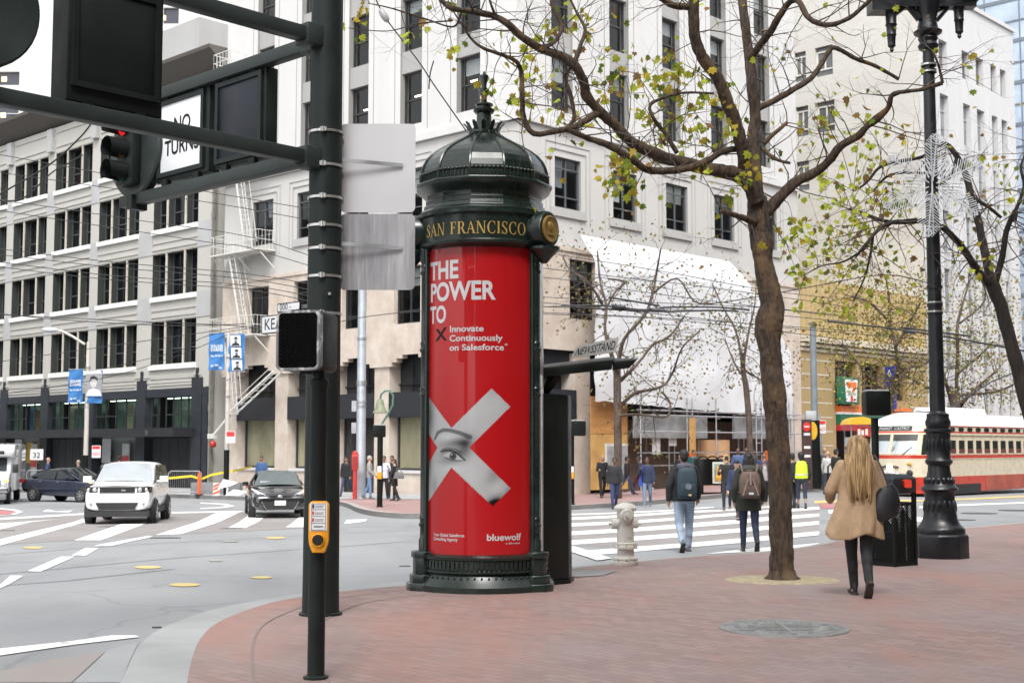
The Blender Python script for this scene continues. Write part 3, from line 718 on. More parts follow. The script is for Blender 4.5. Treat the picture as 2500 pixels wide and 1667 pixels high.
def triple(parent, a, b, z, rnd):
 m = MB(GT); y = .2
 for q in (a + 1.32, a + 3.28): m.box(q + .02, q + .14, .02, .10, z, z + 2.64)
 for zz in (z + .005, z + 2.59): m.box(a, b, .03, .09, zz, zz + .045)
 f = m.build('window', MUL, parent); m = MB(GT); m.box(a, b, .12, .45, z + 2.6, z + 2.637)
 for q in (a + 1.32, a + 3.28): m.box(q, q + .16, .102, .5, z, z + 2.64)
 m.build('mullion_fin', MC['dark_fin'] if 'dark_fin' in MC else M('dark_fin', (.03, .034, .031), .7), f)
 m = MB(GT)
 for x0, x1 in ((a, a + 1.32), (a + 1.48, a + 3.28), (a + 3.44, b)):
  for q in ((x0, x0 + .07), (x1 - .07, x1)): m.box(q[0], q[1], .45, .55, z, z + 2.64)
  m.box(x0 + .07, x1 - .07, .452, .548, z, z + .07); m.box(x0 + .07, x1 - .07, .452, .548, z + 2.57, z + 2.64); m.box(x0 + .07, x1 - .07, .44, .54, z + .95, z + 1.02)
 m.build('sash', M('window_sash_grey', (.07, .07, .068), .6), f)
 p = MB(GT); p.quad((a, .5, z), (b, .5, z), (b, .5, z + 2.64), (a, .5, z + 2.64)); p.build('pane', GLD, f)
 for k in range(rnd.choice((1, 2, 2, 3))):
  x = rnd.uniform(a + .1, b - 1); p = MB(GT); zz = z + rnd.choice((0, .05, .9)); p.box(x, x + rnd.uniform(.3, .75), .75, .8, zz, z + rnd.uniform(1.2, 2.5)); p.build('room_panel', rnd.choice((PALE, PALE, PALE, ORB, BLIND2, REDB)), f)
rg = random.Random(5)
for a, b in bays:
 for z in rows: triple(gb, a, b, z, rg)
# shopfront
m = MB(GT); m.box(23.95, 67, -.10, .3, 2.92, 3.4)
for i in range(0, len(edges) - 1, 2):
 x = (edges[i] + edges[i + 1]) / 2; x = 25.1 if i == 0 else x
 m.box(x - .5, x + .5, -.12, .5, -2.6, 3.95); m.box(x - .06, x + .06, -.15, .1, 3.95, 4.5)
m.box(24.0, 24.5, -.1, .4, -2.6, 3.3)
m.build('shopfront_column', NAVY, gb)
m = MB(GT); m.box(25.3, 67, -1.5, .2, .58, 1.08); m.build('canopy', M('canopy_steel', (.02, .022, .025), .45), gb)
for i, (a, b) in enumerate(bays):
 m = MB(GT); n = 4 if i else 6
 for k in range(n + 1): x = a + .05 + (b - a - .1) * k / n; m.box(x - .035, x + .035, .1, .18, 1.1, 2.92)
 for k in range(n):
  if k % 3 != 1: x = a + .05 + (b - a - .1) * k / n; m.box(x + .035, x + (b - a - .1) / n - .035, .105, .175, 1.85, 1.92)
 f = m.build('shop_window', BLACKM, gb)
 p = MB(GT); p.quad((a, .12, 1.08), (b, .12, 1.08), (b, .12, 2.92), (a, .12, 2.92)); p.build('pane', glass('green_shop_glass', (.78, .92, .87), .95, gl=.5), f)
 p = MB(GT)
 for k in range(4):
  x = rg.uniform(a + .2, b - 1.2); p.m = rg.randrange(4); p.box(x, x + rg.uniform(.5, 1.1), 1.0 + k * .1, 1.05 + k * .1, 1.1, rg.uniform(2.2, 2.8))
 p.build('display_panel', [M('green_grey_panel', (.10, .17, .145), .7), ORB, M('blue_panel', (.05, .14, .28), .6), M('tan_panel', (.34, .30, .2), .7)], f)
 m = MB(GT); m.quad((a, 1.6, .6), (b, 1.6, .6), (b, 1.6, 3), (a, 1.6, 3)); m.build('shop_back_wall', MC['shop_back'] if 'shop_back' in MC else M('shop_back', (.20, .25, .215), .8, var=.4, scale=.8), f); m = MB(GT); m.box(a + .3, b - .3, .9, 1.1, 2.86, 2.9); m.build('ceiling_light', EM('shop_tube', (.9, 1, .92), 1.6), f)
 m = MB(GT)
 if i in (0, 2, 4):
  for k in range(5): x = a + .1 + k * (b - a - .2) / 5; m.box(x + .02, x + (b - a - .2) / 5 - .02, .2, .26, -2.5, .5)
  m.quad((a, .3, -2.5), (b, .3, -2.5), (b, .3, .6), (a, .3, .6)); m.build('shutter', M('dark_panel_wall', (.014, .016, .021), .55, var=.15), gb)
 else:
  m.quad((a, .6, -2.5), (b, .6, -2.5), (b, .6, .6), (a, .6, .6)); f = m.build('shop_front', M('grey_shop_interior', (.12, .13, .13), .6), gb)
  p = MB(GT); p.box(a + 1.1, a + 1.9, .3, .36, -2.3, .2); p.box(b - 1.5, b - .5, .3, .35, -1, .5); p.build('window_poster', [M('pale_poster', (.5, .53, .54), .5)], f)
  p = MB(GT); p.box(a + 1.12, a + 1.88, .27, .29, -1.35, -.55); p.build('red_notice', M('red_notice', (.5, .05, .05), .5), f)
  if i >= 3:
   p = MB(GT)
   for k in range(3): p.box(a + .4 + k * 1.5, a + 1.3 + k * 1.5, .42, .47, -1.1, .3)
   p.build('yellow_screen', M('yellow_screen', (.52, .34, .03), .5), f)
m = MB(GT); words(m, '30', .38, lambda x, y: (28.0 - x, -1.53, .68 + y)); m.build('house_number', M('steel_numeral', (.3, .3, .3), .4, .6), gb)
m = MB(GT); m.ball((26.7, 1.4, 2.65), .25); m.build('shop_lamp', EM('shop_lamp', (1, .72, .35), 2.5), gb)
# roof block and skylight
m = MB(GT); u, z = hitL(458, 39, 4.0); m.box(u, u + 16, 4.0, 16, 22.0, z); m.build('roof_block', stucco('grey_stucco', (.38, .375, .37), .14), gb)
m = MB(GT); u2, z2 = hitL(445, 152, 2.2); m.box(u2, u2 + 6, 2.2, 3.6, 22.3, z2); m.build('skylight', M('sky_blue_glass', (.35, .52, .62), .15), gb)

# ---------------------------------------------------------------- tan building with corrugated top
tb = thing('tan_building', 'low tan stone building with corrugated yellow upper wall and a corner shop', 'building', CO + dR * 23.45 + Vector((0, 0, ZB)), AN)
TT = TR(23.45); TAN = stucco('tan_stone', (.36, .265, .125), .1); COR = M('corrugated_tan_panel', (.43, .325, .155), .55, var=.08, scale=1)
m = MB(TT); u0, u1 = 23.46, 39.1; n = int((u1 - u0) / .52); prof = []
for k in range(n):
 x = u0 + (u1 - u0) * k / n; w = (u1 - u0) / n; prof += [(x, 0), (x + w * .55, 0), (x + w * .65, .1), (x + w * .9, .1)]
prof.append((u1, 0)); m.loft([[(x, y, 6.3) for x, y in prof], [(x, y, 9.75) for x, y in prof]], cap=False, closed=False)
m.quad((u0, 0.02, 9.75), (u1, .02, 9.75), (u1, 12, 9.75), (u0, 12, 9.75)); m.build('corrugated_wall', COR, tb)
m = MB(TT)
for k, (z, o) in enumerate(((5.5, .1), (5.75, .25), (6.0, .4), (6.2, .3))): m.box(u0, u1, -o, .12, z, z + .17)
m.build('cornice', M('pale_cornice', (.55, .49, .40), .6), tb)
m = MB(TT); wall(m, u0, u1, -2.6, 5.5, [(27.3, 29.9, -2.6, 5.1), (30.5, 33.1, 2.9, 5.1), (33.7, 36.3, 2.9, 5.1), (30.5, 36.3, -2.5, 1.7)], 0, .5); m.build('wall', TAN, tb)
m = MB(TT)
for k in range(9):
 z = -1.6 + k * .82
 for a, b in ((u0 + .05, 26.9), (36.6, u1)): m.box(a, b, -.012, .02, z, z + .06)
m.build('stone_joint', M('pale_joint', (.6, .58, .52), .7), tb)
m = MB(TT)
for a, b in ((27.3, 29.9), (30.5, 33.1), (33.7, 36.3)):
 for k in range(4): x = a + .05 + k * (b - a - .18) / 3; m.box(x, x + .08, .3, .4, 2.9, 5.1)
 m.box(a, b, .31, .39, 3.7, 3.78)
f = m.build('window', M('bronze_frame', (.16, .12, .07), .5), tb)
m = MB(TT); m.quad((27.3, .36, 2.9), (36.3, .36, 2.9), (36.3, .36, 5.1), (27.3, .36, 5.1)); m.build('pane', GLD, f)
m = MB(TT); m.quad((u0, 2.5, -2.6), (u1, 2.5, -2.6), (u1, 2.5, 5.4), (u0, 2.5, 5.4)); m.build('interior', DARKROOM, tb)
for nm, z0, z1, c in (('fascia_orange', 2.05, 2.42, (.75, .17, .03)), ('fascia_white', 1.92, 2.05, (.75, .75, .73)), ('fascia_green', 1.3, 1.92, (.01, .11, .06)), ('fascia_red', .95, 1.3, (.35, .02, .03))):
 m = MB(TT); m.box(27.35, 36.2, -.3 + .004 * (z0 < 1.5), .3, z0 + .002, z1); m.build(nm, M(nm, c, .4, var=.05), tb)
m = MB(TT); m.box(27.0, 29.05, -.62, -.22, 2.5, 4.1); sg = m.build('shop_sign', M('sign_green', (.01, .13, .075), .35), tb, bevel=.05)
m = MB(TT); m.prism([(27.3, 3.95), (28.75, 3.95), (28.6, 2.65), (27.45, 2.65)], -.66, -.62, 'y'); m.build('sign_face', M('sign_white', (.75, .75, .73), .4), sg)
m = MB(TT); m.prism([(27.5, 3.8), (28.6, 3.8), (28.6, 3.5), (28.25, 3.2), (28.0, 3.2), (28.25, 3.5), (27.5, 3.5)], -.68, -.662, 'y'); m.m = 1; m.prism([(27.88, 2.98), (28.16, 2.98), (28.16, 2.68), (27.88, 2.68)], -.68, -.662, 'y')
m.m = 2; words(m, 'ELEVEN', .26, lambda x, y: (28.03 + x, -.672, 3.0 + y)); m.build('sign_numeral', [M('sign_orange', (.78, .16, .02), .4), M('sign_red', (.6, .03, .03), .4), M('sign_lettering_green', (.01, .16, .08), .4)], sg)
m = MB(TT); m.box(33.0, 33.2, -.85, -.2, 2.3, 5.0); bs = m.build('blade_sign', M('blue_sign', (.02, .04, .3), .4), tb)
m = MB(TT)
for k, c in enumerate('ARDE'): words(m, c, .5, lambda x, y, k=k: (32.98, -.52 - x, 4.4 - k * .62 + y)) if k in (0, 2, 3) else None
m.build('sign_letter', M('sign_white', (.75, .75, .73)), bs)

# ---------------------------------------------------------------- cream brick tower with white front
tw = thing('office_tower', 'tall office tower with a cream brick side wall and a white front of narrow windows', 'building', CO + dR * 39.19 + Vector((0, 0, ZB)), AN)
WT = TR(39.19); CRB = None
def cream_brick():
 m, n, b = _new('cream_brick'); tc = nd(n, 'ShaderNodeTexCoord'); sx = nd(n, 'ShaderNodeSeparateXYZ'); n.links.new(tc.outputs['Object'], sx.inputs[0])
 cb = nd(n, 'ShaderNodeCombineXYZ'); n.links.new(sx.outputs[1], cb.inputs[0]); n.links.new(sx.outputs[2], cb.inputs[1])
 t = nd(n, 'ShaderNodeTexBrick'); n.links.new(cb.outputs[0], t.inputs[0]); t.inputs['Scale'].default_value = 1; t.inputs['Brick Width'].default_value = .5; t.inputs['Row Height'].default_value = .2; t.inputs['Mortar Size'].default_value = .012
 t.inputs['Color1'].default_value = (.52, .51, .48, 1); t.inputs['Color2'].default_value = (.485, .475, .445, 1); t.inputs['Mortar'].default_value = (.46, .44, .41, 1)
 c = mixc(n, ramp(n, noi(n, .5, 7, stretch=(1, .3, 1)), .48, .75), t.outputs[0], (.45, .43, .4)); 
 c = mixc(n, ramp(n, noi(n, .9, 8), .68, .74), c, (.4, .37, .34))
 n.links.new(c, b.inputs['Base Color']); b.inputs['Roughness'].default_value = .85; bump(n, b, t.outputs[1], -.4, .02); return m
CRB = cream_brick()
TP = CO + dR * 39.19
def hitS(x, y):
 r = ray(x, y); t = TP.dot(dR) / r.dot(dR); p = r * t; return (p - TP).dot(dL), p.z
SW = Matrix(((0, 1, 0, 0), (1, 0, 0, 0), (0, 0, 1, -ZB), (0, 0, 0, 1)))
def c5b(x, y): return (1900 + x * .3188) / KS, y * .3188 / KS
wins = []
for x0, x1, yt, yb in ((125, 210, 390, 625), (285, 415, 345, 582), (135, 228, 805, 1045), (295, 430, 765, 1010), (140, 235, 1225, 1460)):
 a, zt = hitS(*c5b(x1, yt)); b, zb_ = hitS(*c5b(x0, yb)); _, zt = hitS(*c5b((x0 + x1) / 2, yt + 10)); _, zb_ = hitS(*c5b((x0 + x1) / 2, yb)); wins.append((a, b, zb_, zt))
m = MB(SW); wall(m, 0, 1.5, -2.6, 31.4, [], 0, .25); wall(m, 1.5, 45, -2.6, 35.5, wins, 0, .25); m.quad((1.5, 0, 31.4), (1.5, 8, 31.4), (1.5, 8, 35.5), (1.5, 0, 35.5)); m.build('side_wall', CRB, tw)
for a, b, c, d in wins:
 m = MB(SW)
 for q in ((a, a + .12), (b - .12, b), ((a + b) / 2 - .05, (a + b) / 2 + .05)): m.box(q[0], q[1], .18, .26, c + .5, d - .35)
 m.box(a, b, .15, .27, c + .45, c + .55); m.box(a, b, .16, .27, d - .4, d - .3)
 f = m.build('window', M('white_window_frame', (.6, .59, .55), .6), tw); p = MB(SW); p.m = 0; p.quad((a, .24, c), (b, .24, c), (b, .24, d), (a, .24, d)); p.build('pane', M('dull_window_glass', (.12, .125, .125), .12, var=.3, scale=1), f)
FW = stucco('white_tower_front', (.53, .53, .53), .08)
cols = [(42.05, 43.35), (45.65, 46.85), (47.9, 49.15), (50.42, 51.42), (52.1, 53.1)]
m = MB(WT); hs_ = [(a, b, 25.85, 27.9) for a, b in cols] + [(a, b, 1.8, 24.1) for a, b in cols]
wall(m, 39.19, 54.6, -2.6, 31.4, hs_, 0, .5)
m.box(39.19, 54.7, -.15, .2, 31.2, 31.5); m.quad((54.6, 0, -2.6), (54.6, 30, -2.6), (54.6, 30, 31.4), (54.6, 0, 31.4))
for a in (41.2, 44.8, 49.8, 53.6): m.box(a - .15, a + .15, -.1, .0, 1.5, 25)
m.box(39.19, 54.6, -.2, .1, 1.0, 1.6)
m.build('front_wall', FW, tw)
for a, b in cols:
 m = MB(WT); m.box(a, b, .3, .38, 25.85, 25.95); m.box((a + b) / 2 - .03, (a + b) / 2 + .03, .3, .36, 25.9, 27.9); f = m.build('window', FRG, tw); p = MB(WT); p.quad((a, .36, 25.85), (b, .36, 25.85), (b, .36, 27.9), (a, .36, 27.9)); p.build('pane', M('brown_grey_glass', (.13, .12, .115), .1), f)
 m = MB(WT); z = 24.1
 while z > 3: m.box(a, b, .2, .45, z - 4.0, z - 2.9); m.box(a, b, .3, .37, z - 1.1, z - 1.05); z -= 4.0
 f = m.build('window_strip', M('grey_spandrel', (.42, .42, .43), .6), tw); p = MB(WT); p.quad((a, .36, 1.8), (b, .36, 1.8), (b, .36, 24.1), (a, .36, 24.1)); p.build('pane', M('grey_sky_glass', (.22, .23, .24), .12, var=.25, scale=1), f)
for a, b in ((40.5, 43), (45.2, 48), (49, 51.5)): piece0('shop_opening', BLACKM, tw, WT, a, b, -.02, .1, -2.5, .6)
m = MB(WT); m.box(43.4, 44.6, -.9, -.82, 0.3, 2.8); bn = m.build('banner', M('pale_banner', (.7, .72, .78), .6), tw)
# ---------------------------------------------------------------- blue glass tower, far right
gt = thing('glass_tower', 'pale blue glass tower rising behind the white tower front', 'building', CO + dR * 66 + Vector((0, 0, ZB)), AN)
G2 = Matrix(((0, 1, 0, 0), (1, 0, 0, 0), (0, 0, 1, -ZB), (0, 0, 0, 1)))
m = MB(G2); m.box(-8, 55, 0, 25, -2.6, 70); m.build('curtain_wall', M('blue_curtain_wall', (.42, .50, .60), .15, var=.16, scale=.5), gt)
m = MB(G2)
for k in range(40): z = -2 + k * 1.8; m.box(-8, 55, -.06, .01, z, z + (.14 if k % 2 else .3))
for k in range(22): x = -8 + k * 3; m.box(x, x + .1, -.05, .01, -2.6, 70)
m.build('mullion', M('blue_grey_mullion', (.16, .19, .23), .4), gt)
# ---------------------------------------------------------------- white tower behind the grey building
pw = P(-60, 1000, 112); wt = thing('white_tower', 'white panelled tower standing behind the beige grey office building', 'building', (pw.x - 20, 112, ZB))
PT = Matrix.Translation(-Vector((pw.x - 20, 112, ZB)))
m = MB(PT); xr = P(590, 300, 112).x; xl = pw.x - 20; hl = []
for x0, x1, y0, y1 in ((-30, 45, 165, 196), (-30, 43, 238, 279), (-30, 45, 85, 125), (375, 411, 18, 55)):
 a = P(x0, y1, 112); b = P(x1, y0, 112); hl.append((a.x, b.x, a.z, b.z))
wall(m, xl, xr, -2.6, 75, hl, 112, .4); m.quad((xr, 112, -2.6), (xr, 140, -2.6), (xr, 140, 75), (xr, 112, 75))
m.build('panel_wall', stucco('white_panel', (.52, .515, .505), .06, .4), wt)
m = MB(PT)
for y in (70, 150, 230, 262): z = P(50, y, 112).z; m.box(xl, xr, 111.985, 112.02, z, z + .05)
m.build('panel_joint', M('grey_joint', (.5, .5, .49), .8), wt)
for h in hl:
 m = MB(PT); m.quad((h[0], 112.3, h[2]), (h[1], 112.3, h[2]), (h[1], 112.3, h[3]), (h[0], 112.3, h[3])); f = m.build('window', M('blue_dark_glass', (.03, .035, .05), .1), wt)
 if h[0] < -30: m = MB(PT); m.box(h[1] - 1.6, h[1] - 1.2, 112.2, 112.28, h[2] + .4, h[2] + .8); m.build('lit_lamp', AMB, f)

# ---------------------------------------------------------------- unseen blocks added across the two streets to darken reflections
def far_block(name, label, o, rot, L, D, H, floors):
 t = thing(name, label, 'building', o, rot); m = MB(); hl = []
 n = int(L / 4.2)
 for k in range(n):
  for f in range(floors): hl.append((1.2 + k * 4.2, 3.6 + k * 4.2, 5 + f * 3.9, 7.6 + f * 3.9))
  hl.append((.6 + k * 4.2, 4.2 + k * 4.2, .4, 3.4))
 wall(m, 0, L, 0, H, hl, 0, .4); m.quad((0, 0, 0), (0, D, 0), (0, D, H), (0, 0, H)); m.quad((L, 0, 0), (L, D, 0), (L, D, H), (L, 0, H)); m.quad((0, 0, H), (L, 0, H), (L, D, H), (0, D, H)); m.build('wall', stucco('stone_block', (.19, .17, .145), .12), t)
 m = MB(); m.quad((0, .38, 0), (L, .38, 0), (L, .38, H - 1), (0, .38, H - 1)); m.build('window_glazing', M('dark_block_glass', (.03, .035, .04), .08), t)
a_ = CO + dL * 12 - dR * 33; far_block('unseen_block', 'unseen stone office block added along the side street to darken reflections', Vector((a_.x, a_.y, -2.6)), AN + math.pi / 2, 150, 20, 24, 4)
b_ = dR * 150 - dL * 9; far_block('unseen_block', 'unseen stone office block added behind the camera to darken reflections', Vector((b_.x, b_.y, -1.6)), AN + math.pi, 175, 20, 30, 6)
# ================================================================== street furniture near the camera
GRN = M('dark_green_paint', (.008, .016, .0125), .3, var=.25, scale=6, coat=.4, spec=.35); GRN2 = M('dark_green_pole', (.0125, .0175, .0165), .5, spec=.22, var=.15, scale=5, bmp=.1, bsc=40)
GRNA = M('pole_green_lit', (.026, .034, .032), .5, spec=.3, var=.2, scale=2); GRNB = M('black_green_paint', (.005, .0075, .0065), .45, spec=.25, var=.2, scale=5); GRN.node_tree.nodes['Principled BSDF'].inputs['Coat Roughness'].default_value = .22; GOLD = M('gold_leaf', (.30, .195, .055), .4, .4, var=.12)  # arm green is the pole green, lightened to paint in its lit faces
STEEL = M('galvanised_steel', (.42, .43, .45), .4, .7, var=.15); SILV = M('clamp_steel', (.55, .54, .52), .3, .8, var=.2)
def arc(r, th, z): return (r * math.sin(th), -r * math.cos(th), z)
kx = P(1110, 1300, 15.0); KB = Vector((kx.x, 15.0, road(kx.x, 15.0) + .15))
def kz(y): return P(1110, y, 14.95).z - KB.z - .0
ki = thing('advertising_kiosk', 'dark green domed kiosk with a red poster and gold SAN FRANCISCO lettering', 'kiosk', KB)
COLA = (R(-67), R(56), R(176))
m = MB(); m.lathe([(.80, -.06), (.80, .07), (.775, .10), (.72, .17), (.70, .205), (.735, .215), (.735, .235), (.715, .245), (.715, .345), (.74, .355), (.745, .385), (.70, .41), (.66, .415)], 72, cap=False)
for k in range(84):
 a = 2 * math.pi * k / 84; m.beam(arc(.715, a, .26), arc(.715, a, .335), .035, .035, up=arc(1, a, 0))
for k in range(60):
 a = 2 * math.pi * k / 60; m.ball(arc(.735, a, .165), .014, n=5, m=4)
m.build('base', GRN, ki, smooth=35)
for a in COLA:
 m = MB()
 for z0, z1, r in ((-.06, .08, .20), (.08, .17, .165), (.17, .36, .13), (.36, .42, .15)): m.lathe([(r, z0), (r, z1), (r * .93, z1 + .012)], 8, c=arc(.70, a, 0), ph=a + R(22.5))
 m.build('plinth', GRN, ki, bevel=.008)
 m = MB(); c = arc(.705, a, 0)
 pr = [(.062, .42), (.062, .55), (.048, .58)]
 for y in (1268, 958, 850, 665):
  z = kz(y * 1 / KS); pr += [(.046, z - .07), (.062, z - .05), (.062, z - .03), (.05, z - .02), (.05, z + .02), (.06, z + .03), (.046, z + .06)]
 pr += [(.046, 3.62), (.07, 3.68), (.07, 3.82)]
 m.lathe(pr, 12, c=c)
 for s_ in (-1, 1): m.lathe([(.03, .42), (.026, .5), (.026, 3.65), (.035, 3.82)], 8, c=(c[0] + s_ * .055 * math.cos(a), c[1] + s_ * .055 * math.sin(a), 0))
 m.build('column', GRN, ki, smooth=40)
m = MB(); m.lathe([(.655, .3), (.655, 3.9)], 48, cap=False); m.build('core', GRNB, ki, smooth=60)
m = MB(); m.lathe([(.60, 3.77), (.72, 3.77), (.775, 3.795), (.785, 3.825), (.755, 3.845), (.755, 4.115), (.785, 4.135), (.785, 4.17), (.72, 4.19)], 96, cap=False); m.build('frieze', GRN, ki, smooth=35)
for a in (R(-78), COLA[1], COLA[2]):
 m = MB(); n = Vector(arc(1, a, 0)); c = Vector(arc(.84, a, 3.98)); rot = Matrix.Rotation(a, 4, 'Z') @ Matrix.Rotation(math.pi / 2, 4, 'X')
 m.T = Matrix.Translation(c) @ rot
 m.lathe([(.205, -.12), (.205, .035), (.195, .055), (.175, .06), (.165, .05), (.001, .05)], 32, cap=False); md = m.build('medallion_boss', GRN, ki, smooth=40)
 m = MB(m.T); m.lathe([(.152, .05), (.152, .066), (.14, .075), (.125, .066), (.001, .068)], 28, cap=False)
 for k in range(20): b_ = k * math.pi / 10; m.ball((.137 * math.cos(b_), .137 * math.sin(b_), .07), .008, n=6, m=4)
 m.ball((0, .03, .066), .05, .06, .02, n=10, m=6); m.box(-.06, .06, -.07, -.04, .066, .08); m.build('medallion', GOLD, md, smooth=40)
 m = MB(); m.T = Matrix.Translation(Vector(arc(.82, a, 0))); m.lathe([(.03, 3.60), (.10, 3.68), (.18, 3.75), (.18, 3.78)], 16); m.build('bracket', GRN, ki, smooth=40)
# faceted cornice and dome
def poly12(pr, n=12): m = MB(); m.lathe(pr, n, ph=R(-90 - 11)); return m
poly12([(.74, 4.17), (.75, 4.205), (.715, 4.235), (.71, 4.275), (.69, 4.285), (.69, 4.335), (.675, 4.345), (.675, 4.40), (.70, 4.42), (.735, 4.45), (.79, 4.485), (.80, 4.515), (.795, 4.535), (.73, 4.55)]).build('cornice', GRN, ki, bevel=.006)
dome = [(.745, 4.55), (.745, 4.60), (.735, 4.67), (.715, 4.74), (.68, 4.81), (.625, 4.875), (.55, 4.935), (.46, 4.99), (.36, 5.045), (.26, 5.10), (.19, 5.145), (.16, 5.18)]
dm = poly12(dome).build('dome', GRN, ki)
m = MB()
for k in range(12):
 a = R(-11) + k * math.pi / 6; m.tube([arc(r + .004, a, z) for r, z in dome], .014, 6)
m.build('dome_rib', GRN, ki, smooth=40)
m = MB(); ap = math.cos(math.pi / 12)
for k in range(12):
 a0 = R(-11) + k * math.pi / 6
 for j in range(8):
  f = (j + .5) / 8; p = Vector(arc(.735, a0, 0)).lerp(Vector(arc(.735, a0 + math.pi / 6, 0)), f) * 1.015
  m.ball((p.x, p.y, 4.635), .026, .026, .022, n=6, m=4); m.beam((p.x, p.y, 4.55), (p.x, p.y, 4.63), .022, .022)
m.build('dome_cresting', GRN, ki, smooth=50)
m = MB(Matrix.Translation((0, 0, -.035))); m.lathe([(.17, 5.185), (.185, 5.2), (.185, 5.225), (.10, 5.245), (.09, 5.27), (.085, 5.44), (.11, 5.45), (.125, 5.475), (.125, 5.49), (.085, 5.505), (.085, 5.525), (.105, 5.54), (.105, 5.555), (.06, 5.575), (.033, 5.59), (.033, 5.66), (.06, 5.665), (.06, 5.735), (.033, 5.74), (.028, 5.775), (.052, 5.87), (.05, 5.895), (.02, 5.9), (.012, 5.94), (.001, 5.945)], 14)
for k in range(12):
 a = k * math.pi / 6; m.beam(arc(.16, a, 5.22), arc(.215, a, 5.31), .05, .012, up=arc(1, a, 0)); m.beam(arc(.213, a, 5.30), arc(.235, a, 5.325), .03, .012, up=arc(1, a, 0))
m.build('finial', GRN, ki, smooth=40)
# gold serif lettering
def band(pts, w0, w1=None, closed=False):
 return pts, w0, w1
def serif_letter(ch):
 """strokes of a roman capital in a box of height 1: list of polygons"""
 T_, t = .155, .06; q = []
 def rect(x0, x1, y0, y1): q.append([(x0, y0), (x1, y0), (x1, y1), (x0, y1)])
 def ser(x, y): rect(x - .13, x + .13, y - (.0 if y < .5 else .045), y + (.045 if y < .5 else 0))
 def curve(cx, cy, rx, ry, a0, a1, tf, n=22):
  o, i = [], []
  for k in range(n + 1):
   a = a0 + (a1 - a0) * k / n; w = tf(a); o.append((cx + rx * math.cos(a), cy + ry * math.sin(a))); i.append((cx + (rx - w) * math.cos(a), cy + (ry - w * .75) * math.sin(a)))
  for k in range(n): q.append([o[k], o[k + 1], i[k + 1], i[k]])
 tf = lambda a: t + (T_ - t) * abs(math.cos(a)) ** 1.5
 if ch == 'A':
  q += [[(.06, 0), (.06 + t, 0), (.40, .9), (.37, 1)], [(.34, 1), (.42, 1), (.78, 0), (.60, 0)]]; rect(.18, .58, .33, .38); ser(.09, 0); ser(.69, 0); return q, .82
 if ch == 'N':
  rect(.1, .1 + t, 0, 1); rect(.72, .72 + t, 0, 1); q.append([(.08, 1), (.24, 1), (.78, 0), (.66, 0)]); ser(.13, 0); ser(.1, 1); ser(.75, 1); return q, .9
 if ch == 'F':
  rect(.1, .1 + T_, 0, 1); rect(.1, .6, .945, 1); rect(.1, .46, .49, .54); rect(.55, .6, .78, 1); rect(.41, .46, .40, .63); ser(.175, 0); rect(.02, .2, .955, 1); return q, .66
 if ch == 'I': rect(.1, .1 + T_, 0, 1); ser(.177, 0); ser(.177, 1); return q, .36
 if ch == 'R':
  rect(.1, .1 + T_, 0, 1); rect(.2, .4, .945, 1); rect(.2, .4, .47, .52); curve(.38, .735, .28, .265, -math.pi / 2, math.pi / 2, tf); q.append([(.36, .5), (.5, .5), (.8, 0), (.62, 0)]); ser(.175, 0); rect(.02, .2, .955, 1); rect(.6, .86, 0, .045); return q, .82
 if ch == 'C':
  curve(.46, .5, .42, .52, R(52), R(308), tf); rect(.69, .74, .68, .98); rect(.70, .74, .1, .28); return q, .82
 if ch == 'O': curve(.46, .5, .43, .52, 0, 2 * math.pi, tf, 32); return q, .92
 if ch == 'S':
  curve(.31, .755, .25, .265, R(35), R(270), lambda a: t + .05 * abs(math.cos(a))); curve(.31, .255, .27, .275, R(90), R(-145), lambda a: t + .07 * abs(math.cos(a)))
  q.append([(.12, .66), (.2, .74), (.52, .36), (.44, .26)]); rect(.49, .54, .72, 1); rect(.05, .1, 0, .3); return q, .62
 return q, .42
m = MB(); x = 0; H = .135; L = []
for ch in 'SAN FRANCISCO':
 q, w = serif_letter(ch); L.append((q, x)); x += w + .07
x -= .07; sc = 1.25 / x; mid = R(-8.5)
for q, x0 in L:
 for pl in q: m.add([arc(.7625, mid + (-.625 + (px + x0) * sc) / .7625, 3.892 + py * H) for px, py in pl], [tuple(range(len(pl)))])
m.build('lettering', M('gold_letter', (.46, .30, .08), .4, .3, var=.08), ki)
